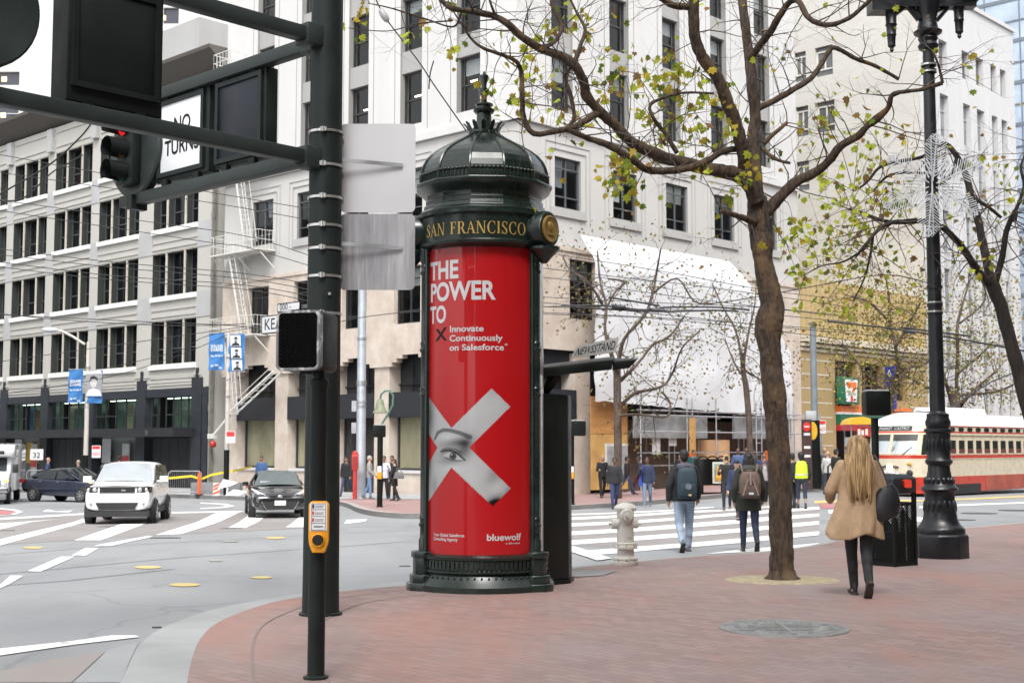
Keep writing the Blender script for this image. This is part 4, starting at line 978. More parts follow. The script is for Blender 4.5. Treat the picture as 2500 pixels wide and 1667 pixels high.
# printed poster: colours of the print held per vertex
def poster_print(A0, A1, z0, z1):
 na, nz = 230, 600
 th = np.linspace(A0, A1, na); zz = np.linspace(z0, z1, nz); TH, ZZ = np.meshgrid(th, zz)
 v = np.stack([.682 * np.sin(TH), -.682 * np.cos(TH), ZZ], -1).reshape(-1, 3)
 cx = (1110 + 139.5 * np.sin(TH)) * KS; yy = 1026 - (ZZ - 1.54) * 3029 / (15 - .682 * np.cos(TH))     # photo pixel of each point
 X = (cx - 980) / .35714; Y = (yy * KS - 900) / .35714                                           # the print measured on an enlargement
 def inpoly(pl):
  c = np.zeros(X.shape, bool); n = len(pl)
  for i in range(n):
   (ax, ay), (bx, by) = pl[i], pl[i - 1]
   if ay == by: continue
   c ^= ((ay > Y) != (by > Y)) & (X < (bx - ax) * (Y - ay) / (by - ay) + ax)
  return c
 X0 = 150
 cross = inpoly([(355, 385), (622, 115), (745, 240), (475, 518), (748, 795), (630, 915), (355, 652), (150, 950), (150, 700), (258, 520), (150, 360), (150, 120)])
 def g(x, y, sx, sy, rot=0.):
  c_, s_ = math.cos(rot), math.sin(rot); dx = X - x; dy = Y - y
  return np.exp(-(((dx * c_ + dy * s_) / sx) ** 2 + ((-dx * s_ + dy * c_) / sy) ** 2))
 def seg(pts, w, blur=.35):
  d = np.full(X.shape, 1e9)
  for (ax, ay, wa), (bx, by, wb) in zip(pts, pts[1:]):
   t = np.clip(((X - ax) * (bx - ax) + (Y - ay) * (by - ay)) / ((bx - ax) ** 2 + (by - ay) ** 2), 0, 1)
   d = np.minimum(d, np.hypot(X - ax - t * (bx - ax), Y - ay - t * (by - ay)) / (wa + t * (wb - wa)))
  return np.clip((1 - d) / blur, 0, 1)
 F = np.full(X.shape, .62)
 F += .06 * g(560, 200, 160, 120) + .05 * g(480, 700, 130, 90) - .10 * g(620, 130, 40, 60)
 F -= .38 * g(205, 300, 32, 150) + .42 * g(190, 620, 28, 120) + .2 * g(240, 790, 22, 70)          # hairline and ear side
 F -= .42 * g(455, 500, 50, 75, .5) + .30 * g(400, 480, 60, 28) + .18 * g(330, 500, 70, 25)       # eye socket
 F -= .36 * g(360, 565, 95, 40) ; F -= .16 * g(330, 615, 80, 22)
 F += .16 * g(330, 445, 50, 18) + .10 * g(370, 660, 60, 25)
 F -= .42 * g(650, 885, 70, 46, -.6) + .75 * g(630, 915, 80, 34, -.3) + .22 * g(640, 700, 45, 80, .6) + .3 * g(735, 830, 22, 40)  # side of the nose, nostril
 F += .10 * g(650, 800, 40, 45)
 br = seg([(238, 462, 9), (262, 415, 13), (300, 398, 15), (350, 402, 15), (410, 418, 17), (478, 446, 20)], .45) * (.75 + .25 * np.sin(X * .9 + Y * .5))
 F = F * (1 - .95 * br) + .035 * br
 eye = seg([(306, 572, 8), (340, 568, 20), (390, 578, 24), (430, 598, 8), (446, 602, 4)], 1, .3)
 F = F * (1 - eye) + .62 * eye
 iris = np.clip((27 - np.hypot(X - 366, Y - 576)) / 5, 0, 1); F = F * (1 - iris) + .10 * iris
 pu = np.clip((11 - np.hypot(X - 366, Y - 576)) / 4, 0, 1); F = F * (1 - pu) + .02 * pu
 gl = np.clip((6 - np.hypot(X - 357, Y - 566)) / 3, 0, 1); F = F * (1 - gl) + .7 * gl
 lid = seg([(285, 545, 8), (310, 538, 9), (345, 536, 9), (385, 550, 9), (420, 580, 8), (448, 603, 5)], .5); F = F * (1 - .92 * lid) + .03 * lid
 cr_ = seg([(290, 530, 5), (330, 521, 6), (380, 528, 6), (420, 552, 5)], 1); F = F * (1 - .55 * cr_)
 lo = seg([(310, 585, 4), (350, 604, 5), (400, 608, 5), (440, 604, 4)], 1); F = F * (1 - .6 * lo)
 F = np.clip((F - .03) * .62, .006, .5)
 red = np.array([.36, .005, .007]); C = np.empty(X.shape + (4,)); C[..., 3] = 1
 for k in range(3): C[..., k] = np.where(cross, F * (.97, .985, 1.0)[k], red[k])
 f = []
 for j in range(nz - 1):
  b = j * na; f += [(b + i, b + i + 1, b + na + i + 1, b + na + i) for i in range(na - 1)]
 me = bpy.data.meshes.new('poster'); me.from_pydata(v.tolist(), [], f)
 a = me.color_attributes.new('print', 'FLOAT_COLOR', 'POINT'); a.data.foreach_set('color', C.astype(np.float32).ravel())
 me.polygons.foreach_set('use_smooth', [True] * len(me.polygons))
 mt, n, b = _new('poster_print'); at_ = nd(n, 'ShaderNodeAttribute', attribute_name='print'); n.links.new(at_.outputs[0], b.inputs['Base Color']); b.inputs['Roughness'].default_value = .35
 b.inputs['Coat Weight'].default_value = .55; b.inputs['Specular IOR Level'].default_value = .2; b.inputs['Coat Roughness'].default_value = .03
 bump(n, b, noi(n, 3.2, 2, stretch=(1, 1, .1)), .05, .05)
 me.materials.append(mt); o = bpy.data.objects.new('poster', me); COL.objects.link(o); o.parent = ki; return o
PA0, PA1 = R(-61.5), R(49.5)
po = poster_print(PA0, PA1, .40, 3.79)
PWH = M('poster_white_ink', (.48, .48, .49), .4, coat=.4, var=.03); PBK = M('poster_black_ink', (.008, .008, .009), .5, spec=.2)
def pz(y): return .41 + (1265 - y) / (1265 - 557) * (3.755 - .41)
def pz(y): return 1.54 + (1026 - y) * 14.44 / 3029
def pth(x): return math.asin(max(-.98, min(.98, (x - 1110) / 139.5)))
def ptext(mb, s, x0, x1, ybase, ytop, sx=None):
 v, f = text(s, 1., 'LEFT', offset=.03 if ytop - ybase < -20 else .022); w = max(p[0] for p in v); h = .72
 a0, a1 = pth(x0), pth(x1); Yc = 15 - .684 * math.cos((a0 + a1) / 2); zb, zt = 1.54 + (1026 - ybase) * Yc / 3029, 1.54 + (1026 - ytop) * Yc / 3029
 v, f = finer(v, f, .18)
 mb.add([arc(.684, a0 + p[0] / w * (a1 - a0), zb + p[1] / h * (zt - zb)) for p in v], f)
m = MB()
for s, x1, yb, yt in (('THE', 1056, 632, 590), ('POWER', 1140, 680, 637), ('TO', 1028, 734, 695)): ptext(m, s, 990.5, x1, yb, yt)
m.build('headline', PWH, po); m = MB()
for s, x1, yb, yt in (('Innovate', 1113, 754, 740), ('Continuously', 1155, 775.5, 761), ('on Salesforce', 1158, 797, 783)): ptext(m, s, 1036, x1, yb, yt)
ptext(m, 'o', 1159.5, 1166, 786.5, 780)
m.build('slogan', PWH, po); m = MB()
for nm, L in (('logo', (('bluewolf', 1120, 1196, 1231, 1216), ('an IBM company', 1162, 1194, 1239, 1235.5))), ('small_print', (('Your Global Salesforce', 1001, 1071, 1222.5, 1215.5), ('Consulting Agency', 1001, 1056, 1231.5, 1224.5)))):
 m = MB()
 for q in L: ptext(m, *q)
 m.build(nm, PWH, po)
m = MB()
for a, b in (((1006, 747), (1027, 775)), ((1006, 775), (1027, 744))):
 (x0, y0), (x1, y1) = a, b; m.loft([[arc(.6845, pth(x0 + (x1 - x0) * k / 10 + d), pz(y0 + (y1 - y0) * k / 10)) for d in (-3, -1, 1, 3)] for k in range(11)], cap=False, closed=False)
m.build('poster_cross', PBK, po)
m = MB(); m.T = None
for z in (.385, 3.76):
 m.loft([[arc(.684, PA0 + (PA1 - PA0) * k / 30, z), arc(.69, PA0 + (PA1 - PA0) * k / 30, z), arc(.69, PA0 + (PA1 - PA0) * k / 30, z + .018), arc(.684, PA0 + (PA1 - PA0) * k / 30, z + .018)] for k in range(31)])
for a in (PA0, PA1): m.beam(arc(.688, a, .385), arc(.688, a, 3.78), .016, .012)
m.build('poster_frame', GRN, ki)
m = MB(); s2 = [(R(62 + 108 * k / 24)) for k in range(25)]; m.loft([[arc(.682, a, .42), arc(.682, a, 1.9), arc(.682, a, 2.4), arc(.682, a, 3.78)] for a in s2], cap=False, closed=False)
m.build('side_poster', M('grey_white_poster', (.45, .44, .43), .3, coat=1, var=.3, scale=1.2), ki, smooth=60)
# open newsstand door, awning hatch and its sign
m = MB(); a, b = Vector((.56, -.02, 0)), Vector((.985, .50, 0)); zt = P(1280, 905, 15.4).z - KB.z
m.beam(a + Vector((0, 0, .05)), a + Vector((0, 0, zt)), .05, .05); m.add([(a.x, a.y, .04), (b.x, b.y, .04), (b.x + .05, b.y + .3, .04), (a.x + .05, a.y + .3, .04), (a.x, a.y, zt), (b.x, b.y, zt), (b.x + .05, b.y + .3, zt), (a.x + .05, a.y + .3, zt)], [(0, 3, 2, 1), (4, 5, 6, 7), (0, 1, 5, 4), (1, 2, 6, 5), (2, 3, 7, 6), (3, 0, 4, 7)])
m.build('newsstand_door', GRNB, ki, bevel=.02)
m = MB(); m.add([(.5, -.06, -.05), (1.0, .48, -.05), (1.06, .84, -.05), (.5, .84, -.05), (.5, -.06, .045), (1.0, .48, .045), (1.06, .84, .045), (.5, .84, .045)], [(4, 5, 6, 7), (0, 1, 5, 4), (1, 2, 6, 5), (2, 3, 7, 6), (3, 0, 4, 7)]); m.build('door_plinth', GRNB, ki)
def kl(x, y, Y): return P(x, y, Y) - KB
m = MB(); r0 = [kl(1236, 845, 15.15), kl(1236, 866, 15.15), kl(1236, 862, 16.2), kl(1236, 838, 16.2)]; r1 = [kl(1408, 826, 15.25), kl(1405, 849, 15.25), kl(1405, 846, 16.3), kl(1412, 818, 16.3)]
m.loft([r0, r1]); r2 = [kl(1462, 826, 15.55), kl(1446, 845, 15.55), kl(1446, 843, 16.5), kl(1468, 822, 16.5)]; r1b = [kl(1408, 829, 15.55), kl(1406, 851, 15.55), kl(1406, 848, 16.5), kl(1410, 823, 16.5)]; m.loft([r1b, r2])
aw = m.build('newsstand_awning', GRNB, ki, bevel=.01)
m = MB(); m.tube([kl(1250, 905, 15.5), kl(1262, 880, 15.5), kl(1275, 862, 15.5)], [.05, .07, .09], 10); m.build('awning_bracket', GRNB, ki, smooth=40)
sq = [kl(1309, 823, 15.5), kl(1415, 808, 15.6), kl(1422, 774, 15.6), kl(1326, 795, 15.5)]; dn = Vector((.0, .04, .0))
m = MB(); m.loft([sq, [p + dn for p in sq]]); ns = m.build('newsstand_sign', M('sign_pale_panel', (.50, .50, .49), .5), ki)
v, f = text('NEWSSTAND', 1., 'LEFT', offset=.008); w = max(p[0] for p in v); m = MB()
m.add([(sq[0] + (sq[1] - sq[0]) * (.05 + .9 * p[0] / w) + ((sq[3] - sq[0]) * (1 - p[0] / w) + (sq[2] - sq[1]) * p[0] / w) * (.2 + .62 * p[1] / .72) - dn * .08) for p in v], f); m.build('sign_lettering', PBK, ns)

# ---------------------------------------------------------------- big signal pole with two arms
p0 = Vector((-1.77, 12.35, 0)); gz0 = road(-1.77, 12.35) + .15
SG = thing('signal_pole', 'tall dark green steel signal pole carrying sign frames on two arms', 'signal pole', (p0.x, p0.y, gz0))
def W2(p): return p - Vector((p0.x, p0.y, gz0))
d1 = -dR; n1 = -dL; d2 = dL; n2 = -dR; UZ = Vector((0, 0, 1))
def A1(s, z, n=0.): return W2(p0 + d1 * s + n1 * n + UZ * z)
def A2(s, z, n=0.): return W2(p0 + d2 * s + n2 * n + UZ * z)
m = MB(); m.lathe([(.172, 0), (.168, .3), (.158, 2.5), (.152, 5.0), (.145, 8.2)], 32, cap=True); m.build('pole', GRN2, SG, smooth=50)
m = MB(); m.lathe([(.175, .0), (.2, .0), (.2, .02), (.175, .03)], 24, cap=False); m.build('pole_base_plate', GRN2, SG, smooth=40)
m = MB()
for y in (298, 376, 450, 515, 568, 632, 718):
 z = P(738, y, 12.2).z - gz0; m.lathe([(.160, z - .012), (.166, z - .012), (.166, z + .012), (.160, z + .012)], 28, cap=False); m.box(-.03, .03, -.19, -.155, z - .02, z + .02); m.lathe([(.012, -.0), (.012, .05)], 8, c=(0, -.185, z - .025))
m.build('hose_clamp', SILV, SG, smooth=40)
m = MB()
for z in (2.55, 2.95): m.box(.06, .085, -.162, -.145, z, z + .025)
m.build('bolt', SILV, SG)
def boxA(A, mb, s0, s1, z0, z1, n0, n1_):
 c = [A(s, z, n) for z in (z0, z1) for s, n in ((s0, n0), (s1, n0), (s1, n1_), (s0, n1_))]
 return mb.add(c, [(0, 3, 2, 1), (4, 5, 6, 7), (0, 1, 5, 4), (1, 2, 6, 5), (2, 3, 7, 6), (3, 0, 4, 7)])
for A, L in ((A1, 4.6), (A2, 3.66)):
 for z in ((2.70, 3.87) if A is A1 else (2.77, 3.88)):
  m = MB(); boxA(A, m, .10, L, z - .065, z + .065, -.065, .065); boxA(A, m, .12, .3, z - .1, z + .1, -.1, .1); m.build('arm', GRNA, SG, bevel=.01)
BKB = M('black_sign_housing', (.0085, .011, .011), .55, spec=.2, var=.1); SCR = M('blank_sign_screen', (.011, .014, .021), .4, spec=.25, var=.1)
def sign_box(A, s0, s1, z0, z1, n0, n1_, face, inset, fm, nm, back=False):
 t = m = MB(); boxA(A, m, s0, s1, z0, z1, n0, n1_); o = m.build(nm, fm, SG, bevel=.012)
 i0, i1, j0, j1 = inset; m = MB(); boxA(A, m, i0, i1, j0, j1, n1_ + .001, n1_ + .018); f = m.build('sign_face', face, o, bevel=.004)
 m = MB()
 for a in ((i0 - .05, i0, j0 - .05, j1 + .05), (i1, i1 + .05, j0 - .05, j1 + .05)): boxA(A, m, *a, n1_ - .01, n1_ + .035)
 boxA(A, m, i0, i1, j0 - .05, j0, n1_ - .01, n1_ + .034); boxA(A, m, i0, i1, j1, j1 + .05, n1_ - .01, n1_ + .034); m.build('face_frame', fm, o); 
 m = MB()
 for s in (s0 + .2, s1 - .2):
  boxA(A, m, s - .05, s + .05, z0 - .06, z0 + .02, -.03, .03); boxA(A, m, s - .05, s + .05, z1 - .02, z1 + .06, -.03, .03)
 m.build('bracket', BKB, o); return o, f
sign_box(A1, 1.79, 2.66, 2.78, 3.82, -.24, .03, BKB, (1.88, 2.58, 2.95, 3.74), BKB, 'sign_housing')
sign_box(A2, .97, 1.85, 2.89, 3.82, -.15, 0, SCR, (1.06, 1.77, 2.98, 3.74), GRN2, 'sign_housing')
o, f = sign_box(A2, 1.97, 2.98, 2.89, 3.82, -.15, 0, M('lit_white_sign_face', (.80, .81, .82), .4, var=.02), (2.09, 2.88, 2.99, 3.74), GRN2, 'sign_housing')
m = MB()
for w, z, s in (('NO', 3.41, .20), ('TURNS', 3.17, .20)): words(m, w, .235, lambda x, y, z=z: A2(2.46 - x, z + y, .022), offset=.004, sx=.9)
m.build('sign_lettering', PBK, f)
# signal head on arm 2: round backplate, three visors
def head(A, s, z, n, flip, lit):
 f = -1 if flip else 1
 def ring(r, nn): return [A(s + r * math.cos(a), z + r * math.sin(a), nn * f + n) for a in [2 * math.pi * k / 40 for k in range(40)]]
 m = MB(); m.loft([ring(.50, 0), ring(.52, .02), ring(.52, .10), ring(.50, .12)]); o = m.build('backplate', GRNA, SG, smooth=35)
 m = MB(); boxA(A, m, s - .17, s + .17, z - .40, z + .40, n + .12 * f, n + .24 * f); h = m.build('signal_head', GRN2, o, bevel=.03)
 for k, c in enumerate(((.55, .02, .02), (.20, .12, .03), (.03, .12, .08))):
  zc = z + .26 - k * .26
  def rg(r, nn, a0=0, a1=2 * math.pi, q=20): return [A(s + r * math.cos(a0 + (a1 - a0) * i / q), zc + r * math.sin(a0 + (a1 - a0) * i / q), n + nn * f) for i in range(q + 1)]
  m = MB(); m.loft([rg(.115, .22, R(-55), R(235)), rg(.12, .46, R(-35), R(215))], cap=False, closed=False); m.loft([rg(.108, .22, R(-55), R(235)), rg(.113, .46, R(-35), R(215))], cap=False, closed=False); m.build('visor', BKB, h, smooth=50)
  m = MB(); m.add(rg(.105, .26)[:-1], [tuple(range(20))]); m.build('lens', EM('red_lens', (.5, .012, .012), .35) if (k == 0 and lit) else M('dark_lens%d' % k, tuple(x * .25 for x in c), .15), h)
 m = MB(); boxA(A, m, s - .05, s + .05, z - .66, z - .5, n - .04, n + .16) ; m.build('mount', GRN2, o)
head(A2, 3.36, 3.31, -.05, False, True)
head(A1, 3.42, 3.40, .05, True, False)
# two blank metal signs on the pole
def rounded(x0, x1, z0, z1, r, q=5):
 o = []
 for cx_, cz, a0 in ((x1 - r, z1 - r, 0), (x0 + r, z1 - r, 90), (x0 + r, z0 + r, 180), (x1 - r, z0 + r, 270)):
  o += [(cx_ + r * math.cos(R(a0 + 90 * k / q)), cz + r * math.sin(R(a0 + 90 * k / q))) for k in range(q + 1)]
 return o
ALU = M('pale_sign_back', (.52, .52, .53), .45, .25, var=.03, scale=1.5)
def streak_mat():
 m, n, b = _new('streaked_aluminium'); f = ramp(n, noi(n, 7, 7, stretch=(1, 1, .09), rough=.7), .36, .66)
 g_ = ramp(n, noi(n, 2.2, 3, stretch=(1, 1, .5)), .35, .7)
 c = mixc(n, f, (.17, .165, .18), (.50, .50, .51)); c = mixc(n, g_, c, (.30, .295, .31)); n.links.new(c, b.inputs['Base Color']); b.inputs['Metallic'].default_value = .35; b.inputs['Roughness'].default_value = .4; return m
for lb, mt, z0, z1 in (('blank pale metal sign, the clean upper one on the signal pole', ALU, 2.237, 3.098), ('blank metal sign streaked with grey stains, lower one on the signal pole', streak_mat(), 1.49, 2.222)):
 t = thing('blank_sign', lb, 'sign', (-1.29, 12.5, z0)); m = MB(); m.prism([(x + .0, z) for x, z in rounded(-.358, .362, 0, z1 - z0, .05)], -.004, .004, 'y'); m.build('sign_panel', mt, t)
 m = MB(); zc = (z1 - z0) * (.55 if z0 > 2 else .57); m.beam((-.6, -.14, zc + .03), (.24, -.02, zc - .02), .012, .035); m.build('brace', STEEL, t)
 m = MB()
 for q in (.12, .4, .78): m.box(-.40, -.33, -.02, .0, (z1 - z0) * q, (z1 - z0) * q + .05); m.lathe([(.012, 0), (.012, .02)], 8, c=(-.335, -.012, (z1 - z0) * q + .015))
 m.build('bracket', SILV, t)
# street name plate and block number plate
SWH = M('street_sign_white', (.70, .71, .72), .5, var=.04)
def plate(lb, x0, y0, x1, y1, Y, h, txt, size, nm):
 a = P(x0, y1, Y); t = thing(nm, lb, 'sign', a); v = d2 * -1.0; w = abs((P(x1, y1, Y) - a).x) / abs(v.x)
 def q(x, z, n=0.): return v * x + UZ * z + n2 * n
 def slab(mb, pl, n0, n1_): k = len(pl); mb.loft([[q(x, z, n0) for x, z in pl], [q(x, z, n1_) for x, z in pl]])
 m = MB(); slab(m, rounded(0, w, 0, h, .015), -.008, .008); o = m.build('sign_panel', PBK, t); m = MB(); slab(m, rounded(.01, w - .01, .01, h - .01, .012), .0085, .010); m.build('sign_face', SWH, o)
 m = MB(); words(m, txt, size, lambda x, y: q(.045 + x, h * .22 + y, .0115), align='LEFT'); m.build('sign_lettering', PBK, o)
 m = MB(); m.beam(q(.1, h / 2, -.02), q(w + .1, h / 2, -.09), .03, .03); m.build('bracket', STEEL, t)
plate('white street name plate with black letters behind the walk signal', 602, 727, 730, 768, 12.7, .175, 'KEARNY', .155, 'street_sign')
plate('small white block number plate above the street name plate', 638, 695, 700, 718, 12.7, .085, '000 -', .085, 'block_number_sign')

# ---------------------------------------------------------------- near pedestrian signal with push button
pp = Vector((-1.31, 8.96, road(-1.31, 8.96) + .15))
PS = thing('pedestrian_signal', 'dark green walk signal post with yellow push button, nearest to the camera', 'pedestrian signal', pp)
hz = P(690, 852, 8.9).z - pp.z; ht = P(690, 716, 8.9).z - pp.z
m = MB(); m.lathe([(.085, 0), (.085, .015), (.058, .025), (.057, hz - .1), (.066, hz - .09), (.066, hz - .06), (.045, hz - .05), (.04, hz + .02)], 24); m.build('post', GRN2, PS, smooth=45)
RZ = Matrix.Translation((-.085, 0, 0)) @ Matrix.Rotation(R(-14), 4, 'Z'); w2 = .155; hh = ht - hz
m = MB(RZ); m.prism(rounded(-w2, w2, hz, ht, .035), -.10, .17, 'y'); hd = m.build('signal_head', GRNB, PS, bevel=.008)
m = MB(RZ); o_ = rounded(-w2, w2, hz, ht, .035); i_ = rounded(-w2 + .017, w2 - .017, hz + .017, ht - .017, .025); m.loft([[(x, -.10, z) for x, z in o_], [(x, -.165, z) for x, z in o_], [(x, -.165, z) for x, z in i_], [(x, -.11, z) for x, z in i_]], cap=False); m.build('visor_rim', M('worn_rim', (.12, .12, .125), .4, .3, col2=(.5, .5, .5), scale=16, lo=.5, hi=.62), hd, smooth=40)
m = MB(RZ); n = 15
for k in range(-n, n + 1):
 for s_ in (1, -1):
  x0, x1 = k * .022 - .16 * s_, k * .022 + .16 * s_; z0_, z1_ = hz + hh / 2 - .2, hz + hh / 2 + .2
  pts = []
  def clip(x0, z0, x1, z1):
   t0, t1 = 0., 1.
   for d_, lo_, hi_, p_ in ((x1 - x0, -w2 + .02, w2 - .02, x0), (z1 - z0, hz + .02, ht - .02, z0)):
    if abs(d_) < 1e-9: continue
    a, b = (lo_ - p_) / d_, (hi_ - p_) / d_
    if a > b: a, b = b, a
    t0 = max(t0, a); t1 = min(t1, b)
   return t0, t1
  t0, t1 = clip(x0, z0_, x1, z1_)
  if t1 > t0: m.beam((x0 + (x1 - x0) * t0, -.145 - .004 * s_, z0_ + (z1_ - z0_) * t0), (x0 + (x1 - x0) * t1, -.145 - .004 * s_, z0_ + (z1_ - z0_) * t1), .003, .03, up=(0, 1, 0))
m.build('louvre_grid', M('black_louvre', (.006, .006, .006), .7, spec=.2), hd); m = MB(RZ); m.quad((-w2, -.105, hz), (w2, -.105, hz), (w2, -.105, ht), (-w2, -.105, ht)); m.build('signal_lens', M('off_lens', (.012, .012, .014), .3), hd)
m = MB(RZ); m.box(-.03, .03, -.05, .05, hz - .02, hz); m.box(-.02, .02, -.02, .04, ht, ht + .02); m.build('mount', GRNB, PS)
YPL = M('yellow_plastic', (.72, .30, .01), .4, var=.06)
bz0 = P(732, 1268, 8.9).z - pp.z; bz1 = P(732, 1150, 8.9).z - pp.z; bw = .067
m = MB(Matrix.Translation((.02, 0, 0))); sh = [(-.046, bz0 + .012), (-.04, bz0), (.04, bz0), (.046, bz0 + .012), (bw - .004, bz0 + .06), (bw, bz0 + .09), (bw, bz1 - .02), (bw - .02, bz1), (-bw + .02, bz1), (-bw, bz1 - .02), (-bw, bz0 + .09), (-bw + .004, bz0 + .06)]
m.prism(sh, -.10, -.055, 'y'); pb = m.build('push_button_box', YPL, PS, bevel=.006)
m = MB(Matrix.Translation((.02, 0, 0))); zc = bz0 + .083; m.T = m.T @ Matrix.Translation((0, -.1, zc)) @ Matrix.Rotation(math.pi / 2, 4, 'X'); m.lathe([(.045, 0), (.045, .012), (.04, .016), (.036, .01), (.036, -.0)], 24, cap=False); m.build('button_ring', YPL, pb, smooth=40)
m = MB(m.T); m.lathe([(.034, .0), (.034, .012), (.03, .016), (.001, .016)], 20, cap=False); m.build('button', M('black_button', (.015, .015, .016), .35), pb, smooth=40)
m = MB(Matrix.Translation((.02, 0, 0))); m.prism(rounded(-.056, .056, bz0 + .145, bz1 - .012, .01), -.104, -.099, 'y'); sf = m.build('instruction_plate', M('instruction_white', (.72, .72, .72), .4), pb)
m = MB(Matrix.Translation((.02, 0, 0))); zz = [bz0 + .15, bz0 + .195, bz0 + .24, bz0 + .285, bz1 - .018]
for z in zz: m.box(-.048, .048, -.106, -.1045, z, z + .003)
for x in (-.048, .045): m.box(x, x + .003, -.106, -.1046, zz[0] + .003, zz[-1])
for k in (1, 2, 3): m.box(-.022, .035, -.106, -.1045, zz[k] + .024, zz[k] + .028); m.box(-.022, .028, -.106, -.1045, zz[k] + .014, zz[k] + .017)
m.box(-.03, .03, -.106, -.1045, zz[0] + .02, zz[0] + .028)
m.m = 1
for k in (1, 2): m.box(-.042, -.029, -.107, -.1045, zz[k] + .012, zz[k] + .034)
m.m = 2; m.box(-.042, -.029, -.107, -.1045, zz[3] + .01, zz[3] + .034)
m.build('instruction_print', [M('grey_print', (.13, .13, .15), .5), M('red_print', (.6, .03, .02), .5), M('navy_print', (.03, .03, .08), .5)], sf)

# ---------------------------------------------------------------- hydrant
hp = GR(1437, 1297, .15); HYW = M('chipped_white_paint', (.62, .60, .55), .5, col2=(.40, .36, .30), scale=9, lo=.56, hi=.7, bmp=.15, bsc=40)
hy = thing('fire_hydrant', 'stubby white fire hydrant with chipped paint beside the kerb', 'hydrant', hp); s = .84 / .84
m = MB(); m.lathe([(.165, 0), (.17, .01), (.17, .055), (.155, .06), (.155, .075), (.165, .08), (.165, .10), (.115, .125), (.115, .22), (.165, .225), (.165, .262), (.15, .267), (.15, .30), (.118, .31), (.112, .5), (.118, .62), (.118, .74), (.15, .745), (.155, .775), (.14, .80), (.09, .835), (.03, .845), (.03, .87), (.001, .87)], 28)
m.build('barrel', HYW, hy, smooth=35)
def nozzle(c, dirv, r, L):
 m = MB(); q = Vector(dirv).to_track_quat('Z', 'Y').to_matrix().to_4x4(); m.T = Matrix.Translation(c) @ q
 m.lathe([(r * .85, .05), (r * .9, L - .1), (r * 1.25, L - .09), (r * 1.25, L - .02), (r * 1.0, L), (r * .35, L), (r * .35, L + .04), (.001, L + .04)], 18); return m
nozzle((0, 0, .56), (-1, -.1, 0), .06, .19).build('nozzle', HYW, hy, smooth=40); nozzle((0, 0, .56), (1, -.15, 0), .05, .18).build('nozzle', HYW, hy, smooth=40); nozzle((0, 0, .68), (.1, -1, 0), .075, .17).build('nozzle', HYW, hy, smooth=40)
m = MB()
for k in range(8): a = k * math.pi / 4; m.lathe([(.016, 0), (.016, .05)], 6, c=(.145 * math.cos(a), .145 * math.sin(a), .225)); m.lathe([(.018, .05), (.018, .09)], 6, c=(.145 * math.cos(a), .145 * math.sin(a), 0))
m.tube([(-.13 + .06 * math.cos(t), -.05, .47 + .075 * math.sin(t)) for t in [k * .35 for k in range(9)]], .008, 5); m.build('bolt', M('rusty_bolt', (.16, .12, .09), .7, var=.3), hy)

# ---------------------------------------------------------------- ornate lamp post with a lit-tube snowflake
lp = GR(2162, 1280, .15); LBK = M('black_cast_iron', (.006, .007, .0095), .38, var=.3, scale=7, bmp=.25, bsc=25)
la = thing('lamp_post', 'ornate black cast iron lamp post with octagonal base and hanging pendants', 'street lamp', lp)
LY = lp.y; q1 = LY / 3029
def lz(y): return P(2150, y, LY).z - lp.z
m = MB(); m.lathe([(61 * q1, -.05), (61 * q1, lz(1230)), (57 * q1, lz(1224))], 8, ph=R(22.5)); m.build('pedestal', LBK, la, bevel=.012)
m = MB(); m.lathe([(r * q1, lz(y)) for y, r in ((1226, 53), (1222, 54), (1214, 54), (1209, 50), (1203, 44), (1190, 38), (1176, 36), (1160, 33), (1140, 33), (1133, 33), (1128, 36), (1124, 42), (1120, 41), (1116, 36), (1108, 31), (1096, 28), (1080, 25), (1069, 24), (1063, 30), (1058, 31), (1053, 27), (1040, 26), (1025, 26), (1012, 26), (1000, 27), (995, 27), (991, 31.5), (986, 31.5), (982, 25), (976, 28), (968, 28.5), (960, 25), (955, 25), (951, 25), (948, 19), (945, 17.3))], 32, cap=False)
for k in range(16):                                     # cast leaf ornament
 a = k * math.pi / 8; m.ball((31 * q1 * math.cos(a), 31 * q1 * math.sin(a), lz(1165)), .045, .045, .12, n=6, m=5); m.ball((29 * q1 * math.cos(a), 29 * q1 * math.sin(a), lz(1105)), .04, .04, .07, n=6, m=5); m.ball((25 * q1 * math.cos(a), 25 * q1 * math.sin(a), lz(1022)), .03, .03, .10, n=6, m=5)
m.build('base', LBK, la, smooth=40)
m = MB(); m.lathe([(17.3 * q1, lz(946)), (16.5 * q1, lz(800)), (15 * q1, lz(500)), (13 * q1, lz(110))], 20, cap=False)
for y in (700, 718, 660, 150, 165): m.lathe([(15.5 * q1, lz(y) - .03), (18 * q1, lz(y) - .025), (18 * q1, lz(y) + .025), (15.5 * q1, lz(y) + .03)], 20, cap=False)
m.build('shaft', LBK, la, smooth=40)
m = MB()
for y in (695, 716, 150, 166): m.lathe([(18.3 * q1, lz(y) - .012), (18.3 * q1, lz(y) + .012)], 20, cap=False)
m.build('band', SILV, la, smooth=60)
m = MB(); m.lathe([(r * q1, lz(y)) for y, r in ((118, 13), (114, 21), (106, 24), (98, 19), (90, 23), (84, 21), (78, 32), (74, 33), (68, 24), (60, 23), (50, 20), (35, 22), (10, 30), (-20, 36), (-30, 20))], 20)
m.beam((-.72, 0, lz(8)), (.72, 0, lz(8)), .2, .16); m.box(-.88, -.55, -.16, .16, lz(30), lz(-15)); m.box(.5, .8, -.16, .16, lz(0), lz(-40)); m.tube([(-.5, 0, lz(30)), (-.3, 0, lz(12)), (-.12, 0, lz(45))], .06, 8); m.tube([(.5, 0, lz(15)), (.32, 0, lz(12)), (.12, 0, lz(45))], .06, 8)
m.build('capital', LBK, la, smooth=40)
